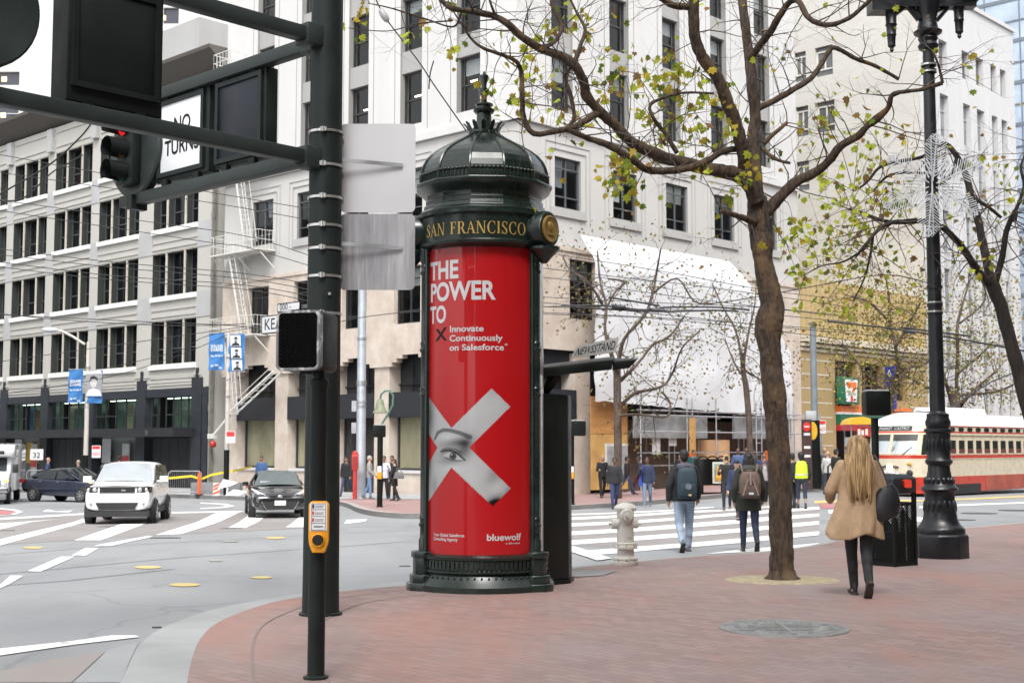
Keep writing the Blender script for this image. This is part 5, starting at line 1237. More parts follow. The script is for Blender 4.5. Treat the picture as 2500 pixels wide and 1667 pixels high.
for x, y0, y1 in ((2047, 28, 121), (2203, -10, 90)):
 cx_ = P(x, 60, LY).x - lp.x; m = MB(); h = y1 - y0; m.lathe([(13 * q1, lz(y0)), (12.5 * q1, lz(y0 + h * .3)), (14 * q1, lz(y0 + h * .32)), (11.5 * q1, lz(y0 + h * .36)), (11 * q1, lz(y0 + h * .55)), (12 * q1, lz(y0 + h * .57)), (10 * q1, lz(y0 + h * .6)), (9 * q1, lz(y0 + h * .8)), (9.5 * q1, lz(y0 + h * .84)), (4 * q1, lz(y0 + h * .9)), (5 * q1, lz(y0 + h * .95)), (1 * q1, lz(y1))], 14, c=(cx_, 0, 0)); m.build('pendant', LBK, la, smooth=40)
sc_ = P(2142, 425, LY - .35); ST = M('white_rope_light', (.5, .52, .54), .4, var=.1)
sn = thing('snowflake_decoration', 'white tube light snowflake decoration mounted on the lamp post', 'decoration', sc_, R(-8))
m = MB()
for k in range(6):
 a = R(60 * k + 24); u = Vector((math.cos(a), 0, math.sin(a))); v = Vector((-math.sin(a), 0, math.cos(a)))
 m.tube([u * .06, u * .78], .009, 5)
 for r, w in ((.12, .12), (.2, .17), (.28, .2), (.36, .24), (.44, .22), (.52, .2), (.6, .15), (.68, .1)):
  for s_ in (-1, 1):
   b = u * r; t = (u * .6 + v * s_ * .8); e = b + t * w; n_ = (u * .8 - v * s_ * .6) * .035
   m.tube([b, e, e + n_, b + n_ * 1.0, b + n_ + t * w * .5], .0065, 5)
 m.tube([u * .78, u * .72 + v * .05, u * .64, u * .72 - v * .05, u * .78], .011, 5)
 u2 = Vector((math.cos(a + R(30)), 0, math.sin(a + R(30)))); v2 = Vector((-u2.z, 0, u2.x)); m.tube([u2 * .12, u2 * .42, u2 * .42 + v2 * .05, u2 * .2 + v2 * .05], .011, 5); m.tube([u2 * .15 - v2 * .05, u2 * .4 - v2 * .05, u2 * .4 - v2 * .09, u2 * .22 - v2 * .09], .011, 5)
m.build('tube_light', ST, sn, smooth=50)
m = MB(); m.beam((.0, .03, -.75), (.0, .03, .75), .02, .02)
for z in (-.62, -.2, .2, .62): m.beam((-.09, .03, z), (.14, .03, z), .018, .018); m.beam((.0, .03, z), (.03, .3, z), .018, .018)
m.build('frame', ST, sn)

# ---------------------------------------------------------------- litter bin with recycling top
cb = GR(2046, 1297, .15); cn = thing('litter_bin', 'dark green perforated litter bin with a square canopy top, beside the lamp post', 'litter bin', cb)
q1 = cb.y / 3029; cz = lambda y: P(2046, y, cb.y).z - cb.z
RB = Matrix.Rotation(R(38), 4, 'Z')
m = MB(RB); w = .235
for s0, s1 in (((-1, -1), (1, -1)), ((1, -1), (1, 1)), ((1, 1), (-1, 1)), ((-1, 1), (-1, -1))):
 a = Vector((s0[0] * w, s0[1] * w, 0)); b = Vector((s1[0] * w, s1[1] * w, 0)); n = 12; zt = cz(1156)
 for z in (.03, zt): m.beam(a + UZ * z, b + UZ * z, .03, .04)
 for k in range(-n, 2 * n):
  for sg_ in (1, -1):
   f0, f1 = k / n, (k + sg_ * n * 1.55) / n; t0, t1 = 0., 1.
   dd = f1 - f0; lo_, hi_ = (0 - f0) / dd, (1 - f0) / dd; t0, t1 = max(0, min(lo_, hi_)), min(1, max(lo_, hi_))
   if t1 > t0 + .02: m.beam(a.lerp(b, f0 + dd * t0) + UZ * (.05 + (zt - .07) * t0), a.lerp(b, f0 + dd * t1) + UZ * (.05 + (zt - .07) * t1), .010, .010)
m.build('mesh_side', GRNB, cn)
m = MB(RB)
for x in (-w, w):
 for y in (-w, w): m.beam((x, y, -.0), (x, y, cz(1150)), .04, .04); m.beam((x * .98, y * .98, cz(1155)), (x * .98, y * .98, cz(1120)), .05, .05)
m.build('frame', GRNB, cn)
m = MB(RB); m.box(-.14, .14, -.14, .14, .02, .45); m.build('liner', M('black_liner', (.012, .013, .014), .5), cn)
m = MB(RB); m.lathe([(.36, cz(1132)), (.37, cz(1128)), (.37, cz(1100)), (.35, cz(1094)), (.25, cz(1088))], 4, ph=R(45)); tp_ = m.build('canopy_top', M('dark_slate_plastic', (.010, .013, .017), .5), cn, bevel=.02)
m = MB(); m.prism(rounded(.115, .21, cz(1118), cz(1100), .015), -.30, -.285, 'y'); m.prism(rounded(.115, .21, cz(1118), cz(1100), .015), -.34, -.2, 'y') ; m.build('red_label', M('red_label', (.62, .04, .015), .5), tp_)
t = thing('paper', 'crumpled white paper left on top of the litter bin', 'paper', cb + Vector((-.05, -.1, cz(1088)))); m = MB(); m.add([(-.16, -.02, .0), (0, -.06, .02), (.14, 0, .03), (.1, .15, .01), (-.05, .12, .06), (-.18, .1, .09)], [(0, 1, 4, 5), (1, 2, 3, 4)]); m.add([(-.05, -.1, .03), (.12, -.1, .0), (.18, .04, .02), (0, .06, .05)], [(0, 1, 2, 3)]); m.build('sheet', M('white_paper', (.72, .72, .74), .7), t)

# ---------------------------------------------------------------- plain walk-signal posts seen further off
def walk_post(lb, x, yb, ytop, hx0, hx1, hy0, hy1, Y, button=None, rot=0., white=True):
 b = P(x, yb, Y); b.z = road(b.x, Y) + .15; t = thing('pedestrian_signal', lb, 'pedestrian signal', b); r = 6.5 * Y / 3029 if Y > 30 else .057
 m = MB(); m.lathe([(r * 1.3, 0), (r * 1.3, .02), (r, .04), (r, P(x, ytop, Y).z - b.z)], 14); m.build('post', GRNB, t, smooth=45)
 w = (hx1 - hx0) / 2 * Y / 3029; cx_ = P((hx0 + hx1) / 2, 900, Y).x - b.x; z0 = P(x, hy1, Y).z - b.z; z1 = P(x, hy0, Y).z - b.z
 m = MB(Matrix.Translation((cx_, 0, 0)) @ Matrix.Rotation(rot, 4, 'Z')); m.prism(rounded(-w, w, z0, z1, w * .2), -.12, .16, 'y'); h = m.build('signal_head', GRNB, t, bevel=.012)
 if white: m = MB(Matrix.Translation((cx_, 0, 0)) @ Matrix.Rotation(rot, 4, 'Z')); m.box(-w * .85, w * .85, -.11, .15, z1, z1 + .02); m.build('head_top_highlight', M('painted_highlight', (.5, .51, .52), .5), h)  # pale strip paints in the highlight on top of the head
 if button: z = P(x, button, Y).z - b.z; m = MB(); m.box(-.08, .08, -r - .07, -r, z - .14, z + .1); q = m.build('push_button_box', YPL, t, bevel=.01); m = MB(); m.box(-.07, .07, -r - .08, -r - .071, z + .1, z + .3); m.build('instruction_plate', SWH, q)
 return t, b
walk_post('dark walk signal post behind the woman and litter bin', 2016, 1290, 960, 1984, 2041, 898, 954, 20.5)
walk_post('far walk signal post with yellow button standing right of the kiosk', 1313, 1160, 1000, 1302, 1345, 966, 1001, 47.5, 1090)
bt, bb_ = walk_post('far walk signal post with a copper bell on a curved arm', 872, 1163, 1004, 858, 886, 976, 1004, 45.5, 1090)
BEL = M('copper_green', (.20, .22, .14), .5, var=.25, scale=5)
def bl(x, y): p = P(x, y, 45.5) - bb_; return Vector((p.x, 0, p.z))
m = MB(); m.tube([bl(876, 975), bl(889, 955), bl(902, 930), bl(903, 908), bl(895, 897), bl(884, 898), bl(875, 906), bl(873, 920)], .035, 8); ar = m.build('bell_arm', M('verdigris', (.07, .16, .13), .5), bt, smooth=50)
c = bl(873, 918); m = MB(Matrix.Translation(c)); m.lathe([(.05, .02), (.1, 0), (.14, -.12), (.17, -.3), (.25, -.42), (.25, -.46)], 16); m.build('bell', BEL, ar, smooth=40)
# ================================================================== trees
BARK = bark_mat('plane_bark', (.025, .0165, .0115), (.095, .061, .038), (.16, .098, .046)); BARKF = bark_mat('pale_bark', (.06, .042, .034), (.125, .092, .072), (.15, .115, .09)); TWIG = M('twig_bark', (.07, .052, .042), .85, var=.25, scale=4)
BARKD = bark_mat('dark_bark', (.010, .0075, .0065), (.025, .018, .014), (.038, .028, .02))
def leaf_mat(name, c, t=.4):
 m, n, b = _new(name); n.nodes.remove(b); o = n.nodes['Material Output']
 d = nd(n, 'ShaderNodeBsdfDiffuse'); tr = nd(n, 'ShaderNodeBsdfTranslucent'); x = nd(n, 'ShaderNodeMixShader'); x.inputs[0].default_value = t
 f = ramp(n, noi(n, 6, 3), .3, .7); k = mixc(n, f, tuple(q * .75 for q in c), tuple(min(1, q * 1.25) for q in c))
 n.links.new(k, d.inputs[0]); n.links.new(k, tr.inputs[0]); n.links.new(d.outputs[0], x.inputs[1]); n.links.new(tr.outputs[0], x.inputs[2]); n.links.new(x.outputs[0], o.inputs[0]); return m
LEAF = [leaf_mat('leaf_lime', (.38, .42, .055)), leaf_mat('leaf_green', (.14, .20, .035)), leaf_mat('leaf_yellow', (.42, .33, .05)), leaf_mat('leaf_brown', (.25, .155, .065)), leaf_mat('leaf_olive', (.21, .185, .075))]
LSH = [(0, -.1), (.22, -.22), (.3, -.05), (.52, .05), (.34, .22), (.42, .48), (.2, .42), (0, .78), (-.2, .42), (-.42, .48), (-.34, .22), (-.52, .05), (-.3, -.05), (-.22, -.22)]
def leaf(mb, p, size, rnd, mats):
 a = Vector((rnd.gauss(0, 1), rnd.gauss(0, 1), rnd.gauss(-.9, .8))).normalized(); u = a.orthogonal().normalized(); u = Matrix.Rotation(rnd.uniform(0, 6.28), 3, a) @ u
 n = a.cross(u); bend = rnd.uniform(.1, .6); mb.m = rnd.choice(mats)
 def q(x, y): return p + (a * (y + .1) + u * x + n * (bend * abs(x) * .8 - .25 * bend * y * y)) * size
 mb.add([q(0, .12)] + [q(x, y) for x, y in LSH], [(0, i + 1, (i + 1) % 14 + 1) for i in range(14)])
def small_leaf(mb, p, size, rnd, mats):
 a = Vector((rnd.gauss(0, 1), rnd.gauss(0, 1), rnd.gauss(-.5, 1))).normalized(); u = a.orthogonal().normalized(); u = Matrix.Rotation(rnd.uniform(0, 6.28), 3, a) @ u; n = a.cross(u); mb.m = rnd.choice(mats)
 k = rnd.uniform(-.2, .5)
 mb.add([p, p + (u * .42 + a * .35 + n * k * .5) * size, p + (a * .95) * size, p + (-u * .42 + a * .35 + n * k * .5) * size], [(0, 1, 2), (0, 2, 3)])
def interp(pts, n):
 """smooth curve through points (Catmull-Rom), last component radius"""
 o = []
 for i in range(len(pts) - 1):
  a = pts[max(i - 1, 0)]; b = pts[i]; c = pts[i + 1]; d = pts[min(i + 2, len(pts) - 1)]
  for k in range(n):
   t = k / n; o.append([.5 * ((2 * b[j]) + (-a[j] + c[j]) * t + (2 * a[j] - 5 * b[j] + 4 * c[j] - d[j]) * t * t + (-a[j] + 3 * b[j] - 3 * c[j] + d[j]) * t ** 3) for j in range(len(b))])
 o.append(list(pts[-1])); return o
def grow(mb, p, d, L, r, lvl, rnd, tips, droop=.0, k=5):
 pts = [p]; rr = [r]; q = Vector(p); d = Vector(d).normalized()
 for i in range(k):
  d = (d + Vector((rnd.gauss(0, .22), rnd.gauss(0, .22), rnd.gauss(-droop, .2)))).normalized(); q = q + d * (L / k); pts.append(q.copy()); rr.append(r * (1 - .75 * (i + 1) / k))
  if lvl > 0 and i > 0 and rnd.random() < .75: grow(mb, q, d + Vector((rnd.gauss(0, .7), rnd.gauss(0, .7), rnd.gauss(0, .6))), L * rnd.uniform(.35, .65), rr[-1] * .75, lvl - 1, rnd, tips, droop, max(3, k - 1))
 mb.tube(pts, rr, 4 if r < .012 else 5, cap=False); tips.append(q.copy()); tips.append(pts[len(pts) // 2])
def limb_px(mb, pts, Y, n=4, sides=10, wob=.18, seed=0):
 """limb traced on the photo: (x, y, half-width in photo px, depth shift)"""
 w = []
 for x, y, r, dy in pts: p = P(x, y, Y + dy); w.append((p.x, p.y, p.z, r * (Y + dy) / 3029))
 s = interp(w, n); mb.tube([q[:3] for q in s], [max(.003, q[3]) for q in s], sides, wob=wob, seed=seed); return [(Vector(q[:3]), q[3]) for q in s]
def cluster(ml, mw, x, y, s, n, Y, dep, size, mats, segs):
 """leaves on stems around a side shoot that springs from the nearest limb"""
 c = P(x, y, Y + rl.uniform(-dep, dep)); near = min(segs, key=lambda q: (q[0].x - c.x) ** 2 + (q[0].z - c.z) ** 2 + .15 * (q[0].y - c.y) ** 2)[0]; w = s * Y / 3029 * .62
 q = interp([tuple(near), tuple(near.lerp(c, .5) + Vector((rl.gauss(0, .05), rl.gauss(0, .05), rl.gauss(.06, .04)))), tuple(c)], 4); mw.tube(q, [.007 - .005 * i / len(q) for i in range(len(q))], 4, cap=False); q = [Vector(p) for p in q[3:]]
 for k in range(n):
  p = c + Vector((rl.gauss(0, w), rl.gauss(0, .22), rl.gauss(-.02, w))); b = min(q, key=lambda v: (v - p).length)
  if k % 2 == 0: mw.tube([b, b.lerp(p, .55) + Vector((0, 0, .02)), p], [.0028, .0022, .0015], 3, cap=False)
  leaf(ml, p, rl.uniform(*size), rl, mats)
  if rl.random() < .45: leaf(ml, p + Vector((rl.gauss(0, .05), rl.gauss(0, .05), rl.gauss(-.04, .04))), rl.uniform(*size) * .85, rl, mats)
rl = random.Random(23)
# ---- the big plane tree in the pavement
TY = 15.89; tb_ = GR(1797, 1332, .15)
tr = thing('street_tree', 'tall bare-limbed plane tree with few yellow-green leaves growing in the brick pavement', 'tree', tb_)
IT = Matrix.Translation(-tb_)
m = MB(IT); rt = random.Random(11); seg_ = []
m.lathe([(.22, .02), (.17, .06), (.155, .12)], 16, c=tb_, cap=False)
tk = limb_px(m, [(1797, 1336, 29, 0), (1796, 1300, 28, 0), (1793, 1200, 26, 0), (1789, 1050, 25, 0), (1783, 960, 25.5, 0), (1778, 900, 27, 0), (1770, 820, 25, 0), (1766, 785, 26, 0), (1764, 755, 31, 0), (1768, 728, 31, 0), (1773, 700, 27, 0), (1765, 660, 24, 0), (1753, 600, 22.5, 0), (1751, 565, 27, 0), (1747, 545, 25, 0), (1744, 520, 25, 0), (1741, 490, 25, 0), (1738, 455, 22, .05)], TY, 16, 36, .12)

m.build('trunk', BARK, tr, smooth=180)
LIMBS = [
 [(1736, 480, 21, 0), (1733, 400, 17, 0), (1728, 340, 15, .1), (1735, 260, 13, .2), (1728, 200, 12.5, .2), (1722, 140, 12, .3), (1712, 60, 11, .3), (1700, -40, 10, .4)],
 [(1720, 140, 10, .3), (1745, 105, 9, .1), (1768, 75, 8.5, -.1), (1795, 30, 8, -.3), (1815, 5, 7, -.4), (1835, 5, 7, -.5), (1858, 42, 6.5, -.6), (1898, 58, 6, -.7), (1945, 45, 5.5, -.8), (1980, 18, 5, -.9), (2012, -12, 4.5, -1)],
 [(1735, 252, 8, .2), (1770, 236, 7.5, .3), (1810, 213, 7, .4), (1860, 182, 6.5, .6), (1885, 150, 6, .7), (1908, 113, 6, .8), (1930, 115, 5.5, .8), (1965, 135, 5, .9), (2010, 152, 4.5, 1), (2064, 182, 4, 1.1)],
 [(1731, 420, 15, -.1), (1712, 390, 15, -.2), (1706, 345, 15, -.3), (1690, 285, 15, -.4), (1670, 235, 15, -.5), (1648, 180, 14, -.6), (1612, 130, 14, -.7), (1595, 77, 13.5, -.8), (1594, 0, 13, -.9), (1596, -50, 12, -1)],
 [(1596, 14, 9, -.8), (1575, 16, 8.5, -.9), (1545, 12, 8, -1), (1515, -6, 7, -1.1)],
 [(1738, 462, 18, -.1), (1722, 425, 18, -.2), (1690, 402, 17, -.3), (1627, 388, 15, -.5), (1550, 370, 14.5, -.7), (1493, 349, 14, -.9), (1450, 326, 13, -1), (1412, 288, 12.5, -1.1), (1374, 253, 12.5, -1.2), (1347, 219, 12, -1.3), (1339, 184, 11.5, -1.4), (1320, 150, 11, -1.5), (1293, 130, 10.5, -1.5), (1243, 113, 9.5, -1.6), (1197, 84, 9, -1.7), (1166, 55, 8, -1.8), (1134, 38, 7.5, -1.8), (1089, 28, 7, -1.9), (1040, 20, 6.5, -2), (1018, 5, 6, -2), (1003, -15, 5.5, -2)],
 [(1376, 258, 8.5, -1.2), (1350, 274, 8, -1.3), (1320, 292, 7.5, -1.4), (1282, 300, 7, -1.5), (1226, 307, 6.5, -1.5), (1203, 268, 6, -1.5), (1199, 210, 6, -1.6), (1197, 168, 5.5, -1.6), (1185, 141, 5, -1.7), (1152, 126, 4.5, -1.8), (1110, 111, 4, -1.9), (1083, 90, 3, -1.9), (1059, 54, 2.2, -2), (1041, 27, 1.5, -2)],
 [(1722, 337, 8, .1), (1690, 342, 7.5, -.2), (1656, 350, 7.5, -.4), (1627, 368, 7.5, -.5), (1581, 386, 8, -.9), (1531, 393, 8.5, -1.1), (1485, 389, 9, -1.2), (1454, 368, 8.5, -1.3), (1397, 334, 8, -1.4), (1351, 318, 7, -1.4), (1308, 300, 6, -1.5)],
 [(1748, 500, 17, 0), (1772, 475, 14, 0), (1797, 448, 13, 0), (1828, 418, 12, 0), (1877, 394, 10.5, 0), (1907, 366, 10, -.1), (1931, 336, 9.5, -.2), (1967, 315, 9, -.3), (1992, 290, 8, -.4), (2015, 272, 9, -.5), (2040, 248, 6.5, -.6), (2050, 218, 5.5, -.7), (2085, 210, 5, -.8), (2117, 206, 4.5, -.9), (2165, 191, 5, -1)],
 [(2165, 191, 4, -1), (2158, 160, 3, -1), (2148, 130, 2.5, -1.1), (2140, 115, 2.2, -1.1)],
 [(1735, 512, 9, -.1), (1705, 500, 7.5, -.3), (1680, 492, 6, -.4), (1655, 484, 6, -.45)],
 [(1754, 330, 6, .0), (1775, 310, 5, 0), (1795, 293, 4.5, 0), (1808, 282, 4, 0)],
 [(1750, 340, 5, 0), (1780, 365, 4, -.1), (1815, 375, 3.5, -.2)],
 [(1555, 352, 6, -.7), (1530, 310, 5, -.7), (1500, 270, 4.5, -.8), (1495, 240, 4, -.8), (1540, 220, 3.5, -.8), (1580, 213, 3, -.9), (1640, 215, 2.5, -.9)],
 [(1243, 112, 6, -1.6), (1275, 95, 5, -1.6), (1290, 60, 4.5, -1.5), (1270, 20, 4, -1.5), (1262, -20, 3.5, -1.5)],
 [(1320, 140, 5, -1.5), (1335, 100, 4.5, -1.4), (1345, 70, 4, -1.4), (1325, 30, 3, -1.4), (1300, -20, 2.5, -1.4)],
 [(1300, 300, 5, -1.4), (1318, 270, 4.5, -1.4), (1312, 225, 5, -1.4), (1300, 190, 4.5, -1.4), (1297, 175, 4, -1.4), (1312, 155, 4, -1.5)],
 [(1140, 40, 3.5, -1.8), (1128, 12, 3, -1.9), (1120, -20, 2.5, -1.9)], [(1060, 25, 3, -1.9), (1042, 62, 2.2, -1.9), (980, 45, 2, -1.9), (900, 20, 1.8, -2), (845, 8, 1.2, -2)], [(1040, 48, 2, -1.9), (960, 55, 1.6, -2), (890, 72, 1.2, -2), (800, 65, 1, -2)]]
m = MB(IT)
for i, L in enumerate(LIMBS): seg_ += limb_px(m, L, TY, 7, 12, .2, i * 3.7)[3::2]
m.build('limb', BARK, tr, smooth=180)
mw = MB(IT); tips = []
for p, r in seg_:
 if r < .085 and rt.random() < .42:
  d = Vector((rt.gauss(0, .8), rt.gauss(0, .6), rt.gauss(.35, .7))); grow(mw, p, d, rt.uniform(.35, 1.1), min(.009, r * .35), 2, rt, tips, -.03)
m = MB(IT)
CL = [(1110, 195, 22, 9), (1130, 215, 15, 4), (1215, 190, 32, 13), (1190, 235, 22, 8), (1215, 130, 25, 6), (1255, 60, 40, 12), (1330, 60, 55, 12), (1270, 165, 45, 8), (1390, 130, 40, 8), (1430, 165, 45, 14), (1385, 205, 40, 10), (1500, 165, 40, 16), (1560, 165, 40, 12), (1615, 185, 30, 12), (1650, 210, 26, 12), (1432, 385, 36, 26), (1455, 350, 30, 10), (1410, 420, 26, 10), (1500, 300, 60, 16), (1560, 255, 50, 14), (1600, 310, 45, 14), (1640, 280, 35, 10), (1690, 310, 25, 7), (1455, 440, 18, 5), (1620, 395, 30, 5), (1720, 415, 18, 5), (1730, 345, 12, 2), (1790, 345, 10, 2), (825, 30, 45, 7), (935, 70, 22, 4), (1000, 30, 40, 5), (1040, 110, 20, 3), (1160, 120, 20, 4), (1340, 300, 60, 6), (1665, 465, 25, 6), (1480, 250, 50, 8), (1870, 300, 40, 4), (1960, 268, 40, 5), (1900, 395, 30, 6), (2040, 300, 12, 2), (1745, 560, 20, 2), (1820, 500, 22, 6), (1795, 660, 8, 1), (1310, 250, 40, 5), (1540, 190, 50, 8), (1690, 410, 30, 5), (1240, 260, 30, 4)]
mt_ = [0, 0, 0, 0, 0, 1, 1, 2, 2, 2, 3]
for x, y, s, n in CL: cluster(m, mw, x, y, s, int(n * 1.1 + .5), TY - .7, .9, (.07, .13), mt_, seg_)
for p in tips:
 if rl.random() < .035: leaf(m, p, rl.uniform(.05, .1), rl, mt_)
m.build('crown', LEAF, tr); mw.build('twig', TWIG, tr)
SAND = M('sandy_gravel', (.33, .28, .18), .9, var=.25, scale=14, bmp=.4, bsc=60)
pr_ = (GR(1930, 1333, .15) - tb_).length; b = MB(); b.lathe([(.001, .02), (pr_ * .9, .016), (pr_ * .97, .008), (pr_, .003)], 40, cap=False, sy=.85); struct(b.build('tree_pit', SAND, loc=tb_, smooth=60))
# ---- dark leaning tree at the right edge
T2Y = 21.0; b2 = P(2420, 1240, T2Y); b2.z = road(b2.x, T2Y) + .15
t2 = thing('street_tree', 'dark leaning plane tree at the right edge, behind the lamp post', 'tree', b2); IT = Matrix.Translation(-b2)
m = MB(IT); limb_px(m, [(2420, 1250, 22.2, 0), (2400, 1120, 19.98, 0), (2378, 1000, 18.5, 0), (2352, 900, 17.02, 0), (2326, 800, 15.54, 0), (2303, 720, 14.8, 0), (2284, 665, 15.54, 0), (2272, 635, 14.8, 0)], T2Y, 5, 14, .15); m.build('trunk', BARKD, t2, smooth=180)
m = MB(IT); seg2 = []
for L in ([(2275, 655, 10.36, 0), (2245, 620, 8.88, -.2), (2215, 575, 8.14, -.4), (2190, 545, 7.4, -.6), (2160, 520, 7.03, -.9), (2120, 508, 6.66, -1.2), (2075, 510, 5.92, -1.5), (2045, 512, 5.18, -1.7), (2015, 530, 4.44, -1.9), (1990, 560, 3.7, -2), (1965, 590, 2.96, -2)],
          [(2278, 650, 11.1, 0), (2262, 580, 9.62, .1), (2245, 500, 8.88, .2), (2230, 450, 8.14, .2), (2218, 400, 7.4, .3), (2195, 355, 6.66, .3), (2165, 330, 5.92, .4), (2120, 360, 4.44, .4), (2060, 372, 4.44, .5), (2020, 385, 3.7, .5), (1990, 420, 2.96, .5), (1960, 440, 2.22, .5)],
          [(2284, 655, 8.88, 0), (2302, 590, 7.4, -.1), (2312, 530, 6.66, -.2), (2332, 485, 6.66, -.3), (2330, 510, 4.44, -.3)], [(2232, 455, 5.18, .2), (2262, 470, 4.44, .2), (2300, 500, 3.7, .2)],
          [(2060, 512, 4.44, -1.5), (2020, 505, 4.44, -1.4), (1985, 490, 2.96, -1.3), (1950, 480, 2.22, -1.3)], [(2005, 540, 3.7, -1.9), (2000, 580, 2.96, -1.9), (1985, 640, 2.22, -1.9), (1960, 690, 1.48, -1.9)], [(2200, 355, 4.44, .3), (2180, 410, 3.7, .2), (2150, 400, 2.96, .2), (2050, 400, 2.96, .2), (2005, 440, 2.22, .2)],
          [(1995, 565, 2.96, -2), (1940, 600, 2.22, -2), (1890, 610, 1.48, -2), (1850, 630, 1.11, -2)], [(2330, 490, 4.44, -.3), (2352, 430, 3.7, -.3), (2345, 380, 2.96, -.3), (2370, 330, 2.22, -.3)]):
 seg2 += limb_px(m, L, T2Y, 4, 8, .16, L[0][1])[2:]
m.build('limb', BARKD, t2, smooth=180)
mw = MB(IT); tp2 = []
for p, r in seg2:
 if r < .08 and rt.random() < .8: grow(mw, p, (rt.gauss(0, .8), rt.gauss(0, .5), rt.gauss(-.3, .7)), rt.uniform(.4, 1.2), min(.011, r * .4), 2, rt, tp2, .05)
m = MB(IT)
for x, y, s, n in ((1835, 565, 38, 18), (1870, 520, 35, 14), (1850, 620, 30, 12), (1940, 440, 45, 16), (1905, 470, 40, 12), (1990, 400, 40, 12), (2040, 440, 45, 18), (1985, 500, 40, 16), (1950, 540, 45, 20), (2050, 480, 45, 14), (1930, 590, 45, 14), (1900, 270, 25, 8), (1970, 330, 40, 8), (2080, 340, 30, 4), (1890, 700, 40, 8), (1960, 680, 40, 10), (1830, 700, 14, 3), (2310, 380, 30, 8), (2330, 440, 30, 6), (2270, 350, 30, 4), (2010, 300, 20, 2), (1880, 400, 30, 6), (2080, 600, 50, 6), (2000, 620, 50, 10), (2250, 620, 50, 5)):
 cluster(m, mw, x, y, s, int(n * 1.35), T2Y - .9, 1., (.07, .14), [0, 0, 0, 0, 1, 2, 3], seg2)
for p in tp2:
 if rl.random() < .05: leaf(m, p, rl.uniform(.06, .12), rl, [0, 1, 2, 3, 4])
m.build('crown', LEAF, t2); mw.build('twig', TWIG, t2)
# ---- young trees across the avenue
def far_tree(lb, Y, trunk, limbs, clusters, seed, mats=(3, 3, 4, 4, 4, 4, 4, 1), dens=1., ls=(.09, .17), dark=False):
 r = random.Random(seed); b = P(trunk[0][0], trunk[0][1], Y); b.z = road(b.x, Y) + .15
 t = thing('street_tree', lb, 'tree', b, 0, 'plane trees across the avenue'); I = Matrix.Translation(-b)
 m = MB(I); p = P(trunk[0][0], trunk[0][1], Y); limb_px(m, [(x, y, w, 0) for x, y, w in trunk], Y, 4, 9, .12, seed); m.tube([b, b + (p - b) * .5, p], trunk[0][2] * Y / 3029, 9) if (p - b).length > .1 and p.z > b.z else None
 m.build('trunk', BARKF, t, smooth=180)
 m = MB(I); sg = []
 for L in limbs: sg += limb_px(m, [(x + r.gauss(0, 4), y + r.gauss(0, 4), w * .66, r.uniform(-.8, .8)) for x, y, w in L], Y, 4, 6, .2, seed)[1:]
 m.build('limb', BARKF, t, smooth=180)
 m = MB(I); tp = []
 for p, w in sg:
  for _ in range(2):
   if r.random() < 1.25 * dens: grow(m, p, (r.gauss(0, .9), r.gauss(0, .7), r.gauss(-.05, .7)), r.uniform(.7, 2.0), min(.022, max(.012, w * .4)), 2, r, tp, .05, 4)
 m.build('twig', TWIG, t)
 m = MB(I)
 for p in tp:
  for _ in range(2):
   if r.random() < .36 * dens: small_leaf(m, p + Vector((r.gauss(0, .12), r.gauss(0, .12), r.gauss(0, .12))), r.uniform(*ls), r, mats)
 for x, y, s, n in clusters:
  for k in range(int(n * 1.5 * dens)): small_leaf(m, P(x + r.gauss(0, s * .6), y + r.gauss(0, s * .6), Y + r.uniform(-1.5, 1.5)), r.uniform(*ls), r, mats)
 m.build('crown', LEAF, t)
far_tree('slim plane tree with sparse brown leaves before the white sheeting, nearest the kiosk', 53, [(1420, 1146, 9), (1419, 1000, 9), (1418, 900, 9), (1417, 840, 9)],
  [[(1418, 850, 8), (1395, 770, 6), (1385, 700, 5), (1378, 640, 4), (1370, 580, 3)], [(1418, 830, 8), (1440, 780, 7), (1475, 720, 6), (1500, 670, 5), (1515, 620, 4), (1520, 580, 3)], [(1422, 880, 7), (1450, 850, 6), (1475, 810, 5), (1500, 795, 5), (1540, 770, 4), (1580, 730, 3)], [(1424, 930, 7), (1460, 905, 6), (1510, 890, 5), (1545, 860, 4), (1570, 800, 3), (1600, 770, 3)], [(1424, 958, 6), (1470, 945, 5), (1525, 955, 4), (1540, 930, 4), (1515, 900, 3)], [(1385, 700, 5), (1350, 650, 4), (1310, 620, 3), (1290, 590, 2)], [(1390, 710, 4), (1420, 670, 4), (1440, 650, 4), (1400, 640, 3)], [(1500, 670, 4), (1560, 640, 3), (1600, 690, 3), (1650, 700, 2)]],
  [(1380, 600, 90, 90), (1480, 640, 90, 110), (1560, 740, 80, 90), (1430, 560, 70, 60), (1600, 680, 60, 50), (1320, 560, 50, 40), (1540, 860, 70, 60), (1330, 720, 50, 25)], 3, dens=.5)
far_tree('slim dark plane tree just left of the big trunk in front of the scaffold sheet', 58, [(1726, 1130, 7), (1722, 1000, 7), (1715, 900, 7), (1707, 850, 6), (1706, 810, 6)],
  [[(1706, 830, 5), (1690, 760, 4), (1660, 710, 3), (1640, 650, 2)], [(1706, 820, 5), (1720, 760, 4), (1740, 700, 3), (1735, 640, 2)], [(1708, 850, 4), (1740, 870, 3), (1770, 880, 2)], [(1704, 860, 4), (1680, 830, 3), (1660, 780, 2)]],
  [(1680, 760, 60, 90), (1720, 780, 60, 90), (1660, 700, 50, 50), (1620, 850, 50, 40), (1820, 850, 40, 60), (1815, 780, 40, 40)], 8, dens=.6)
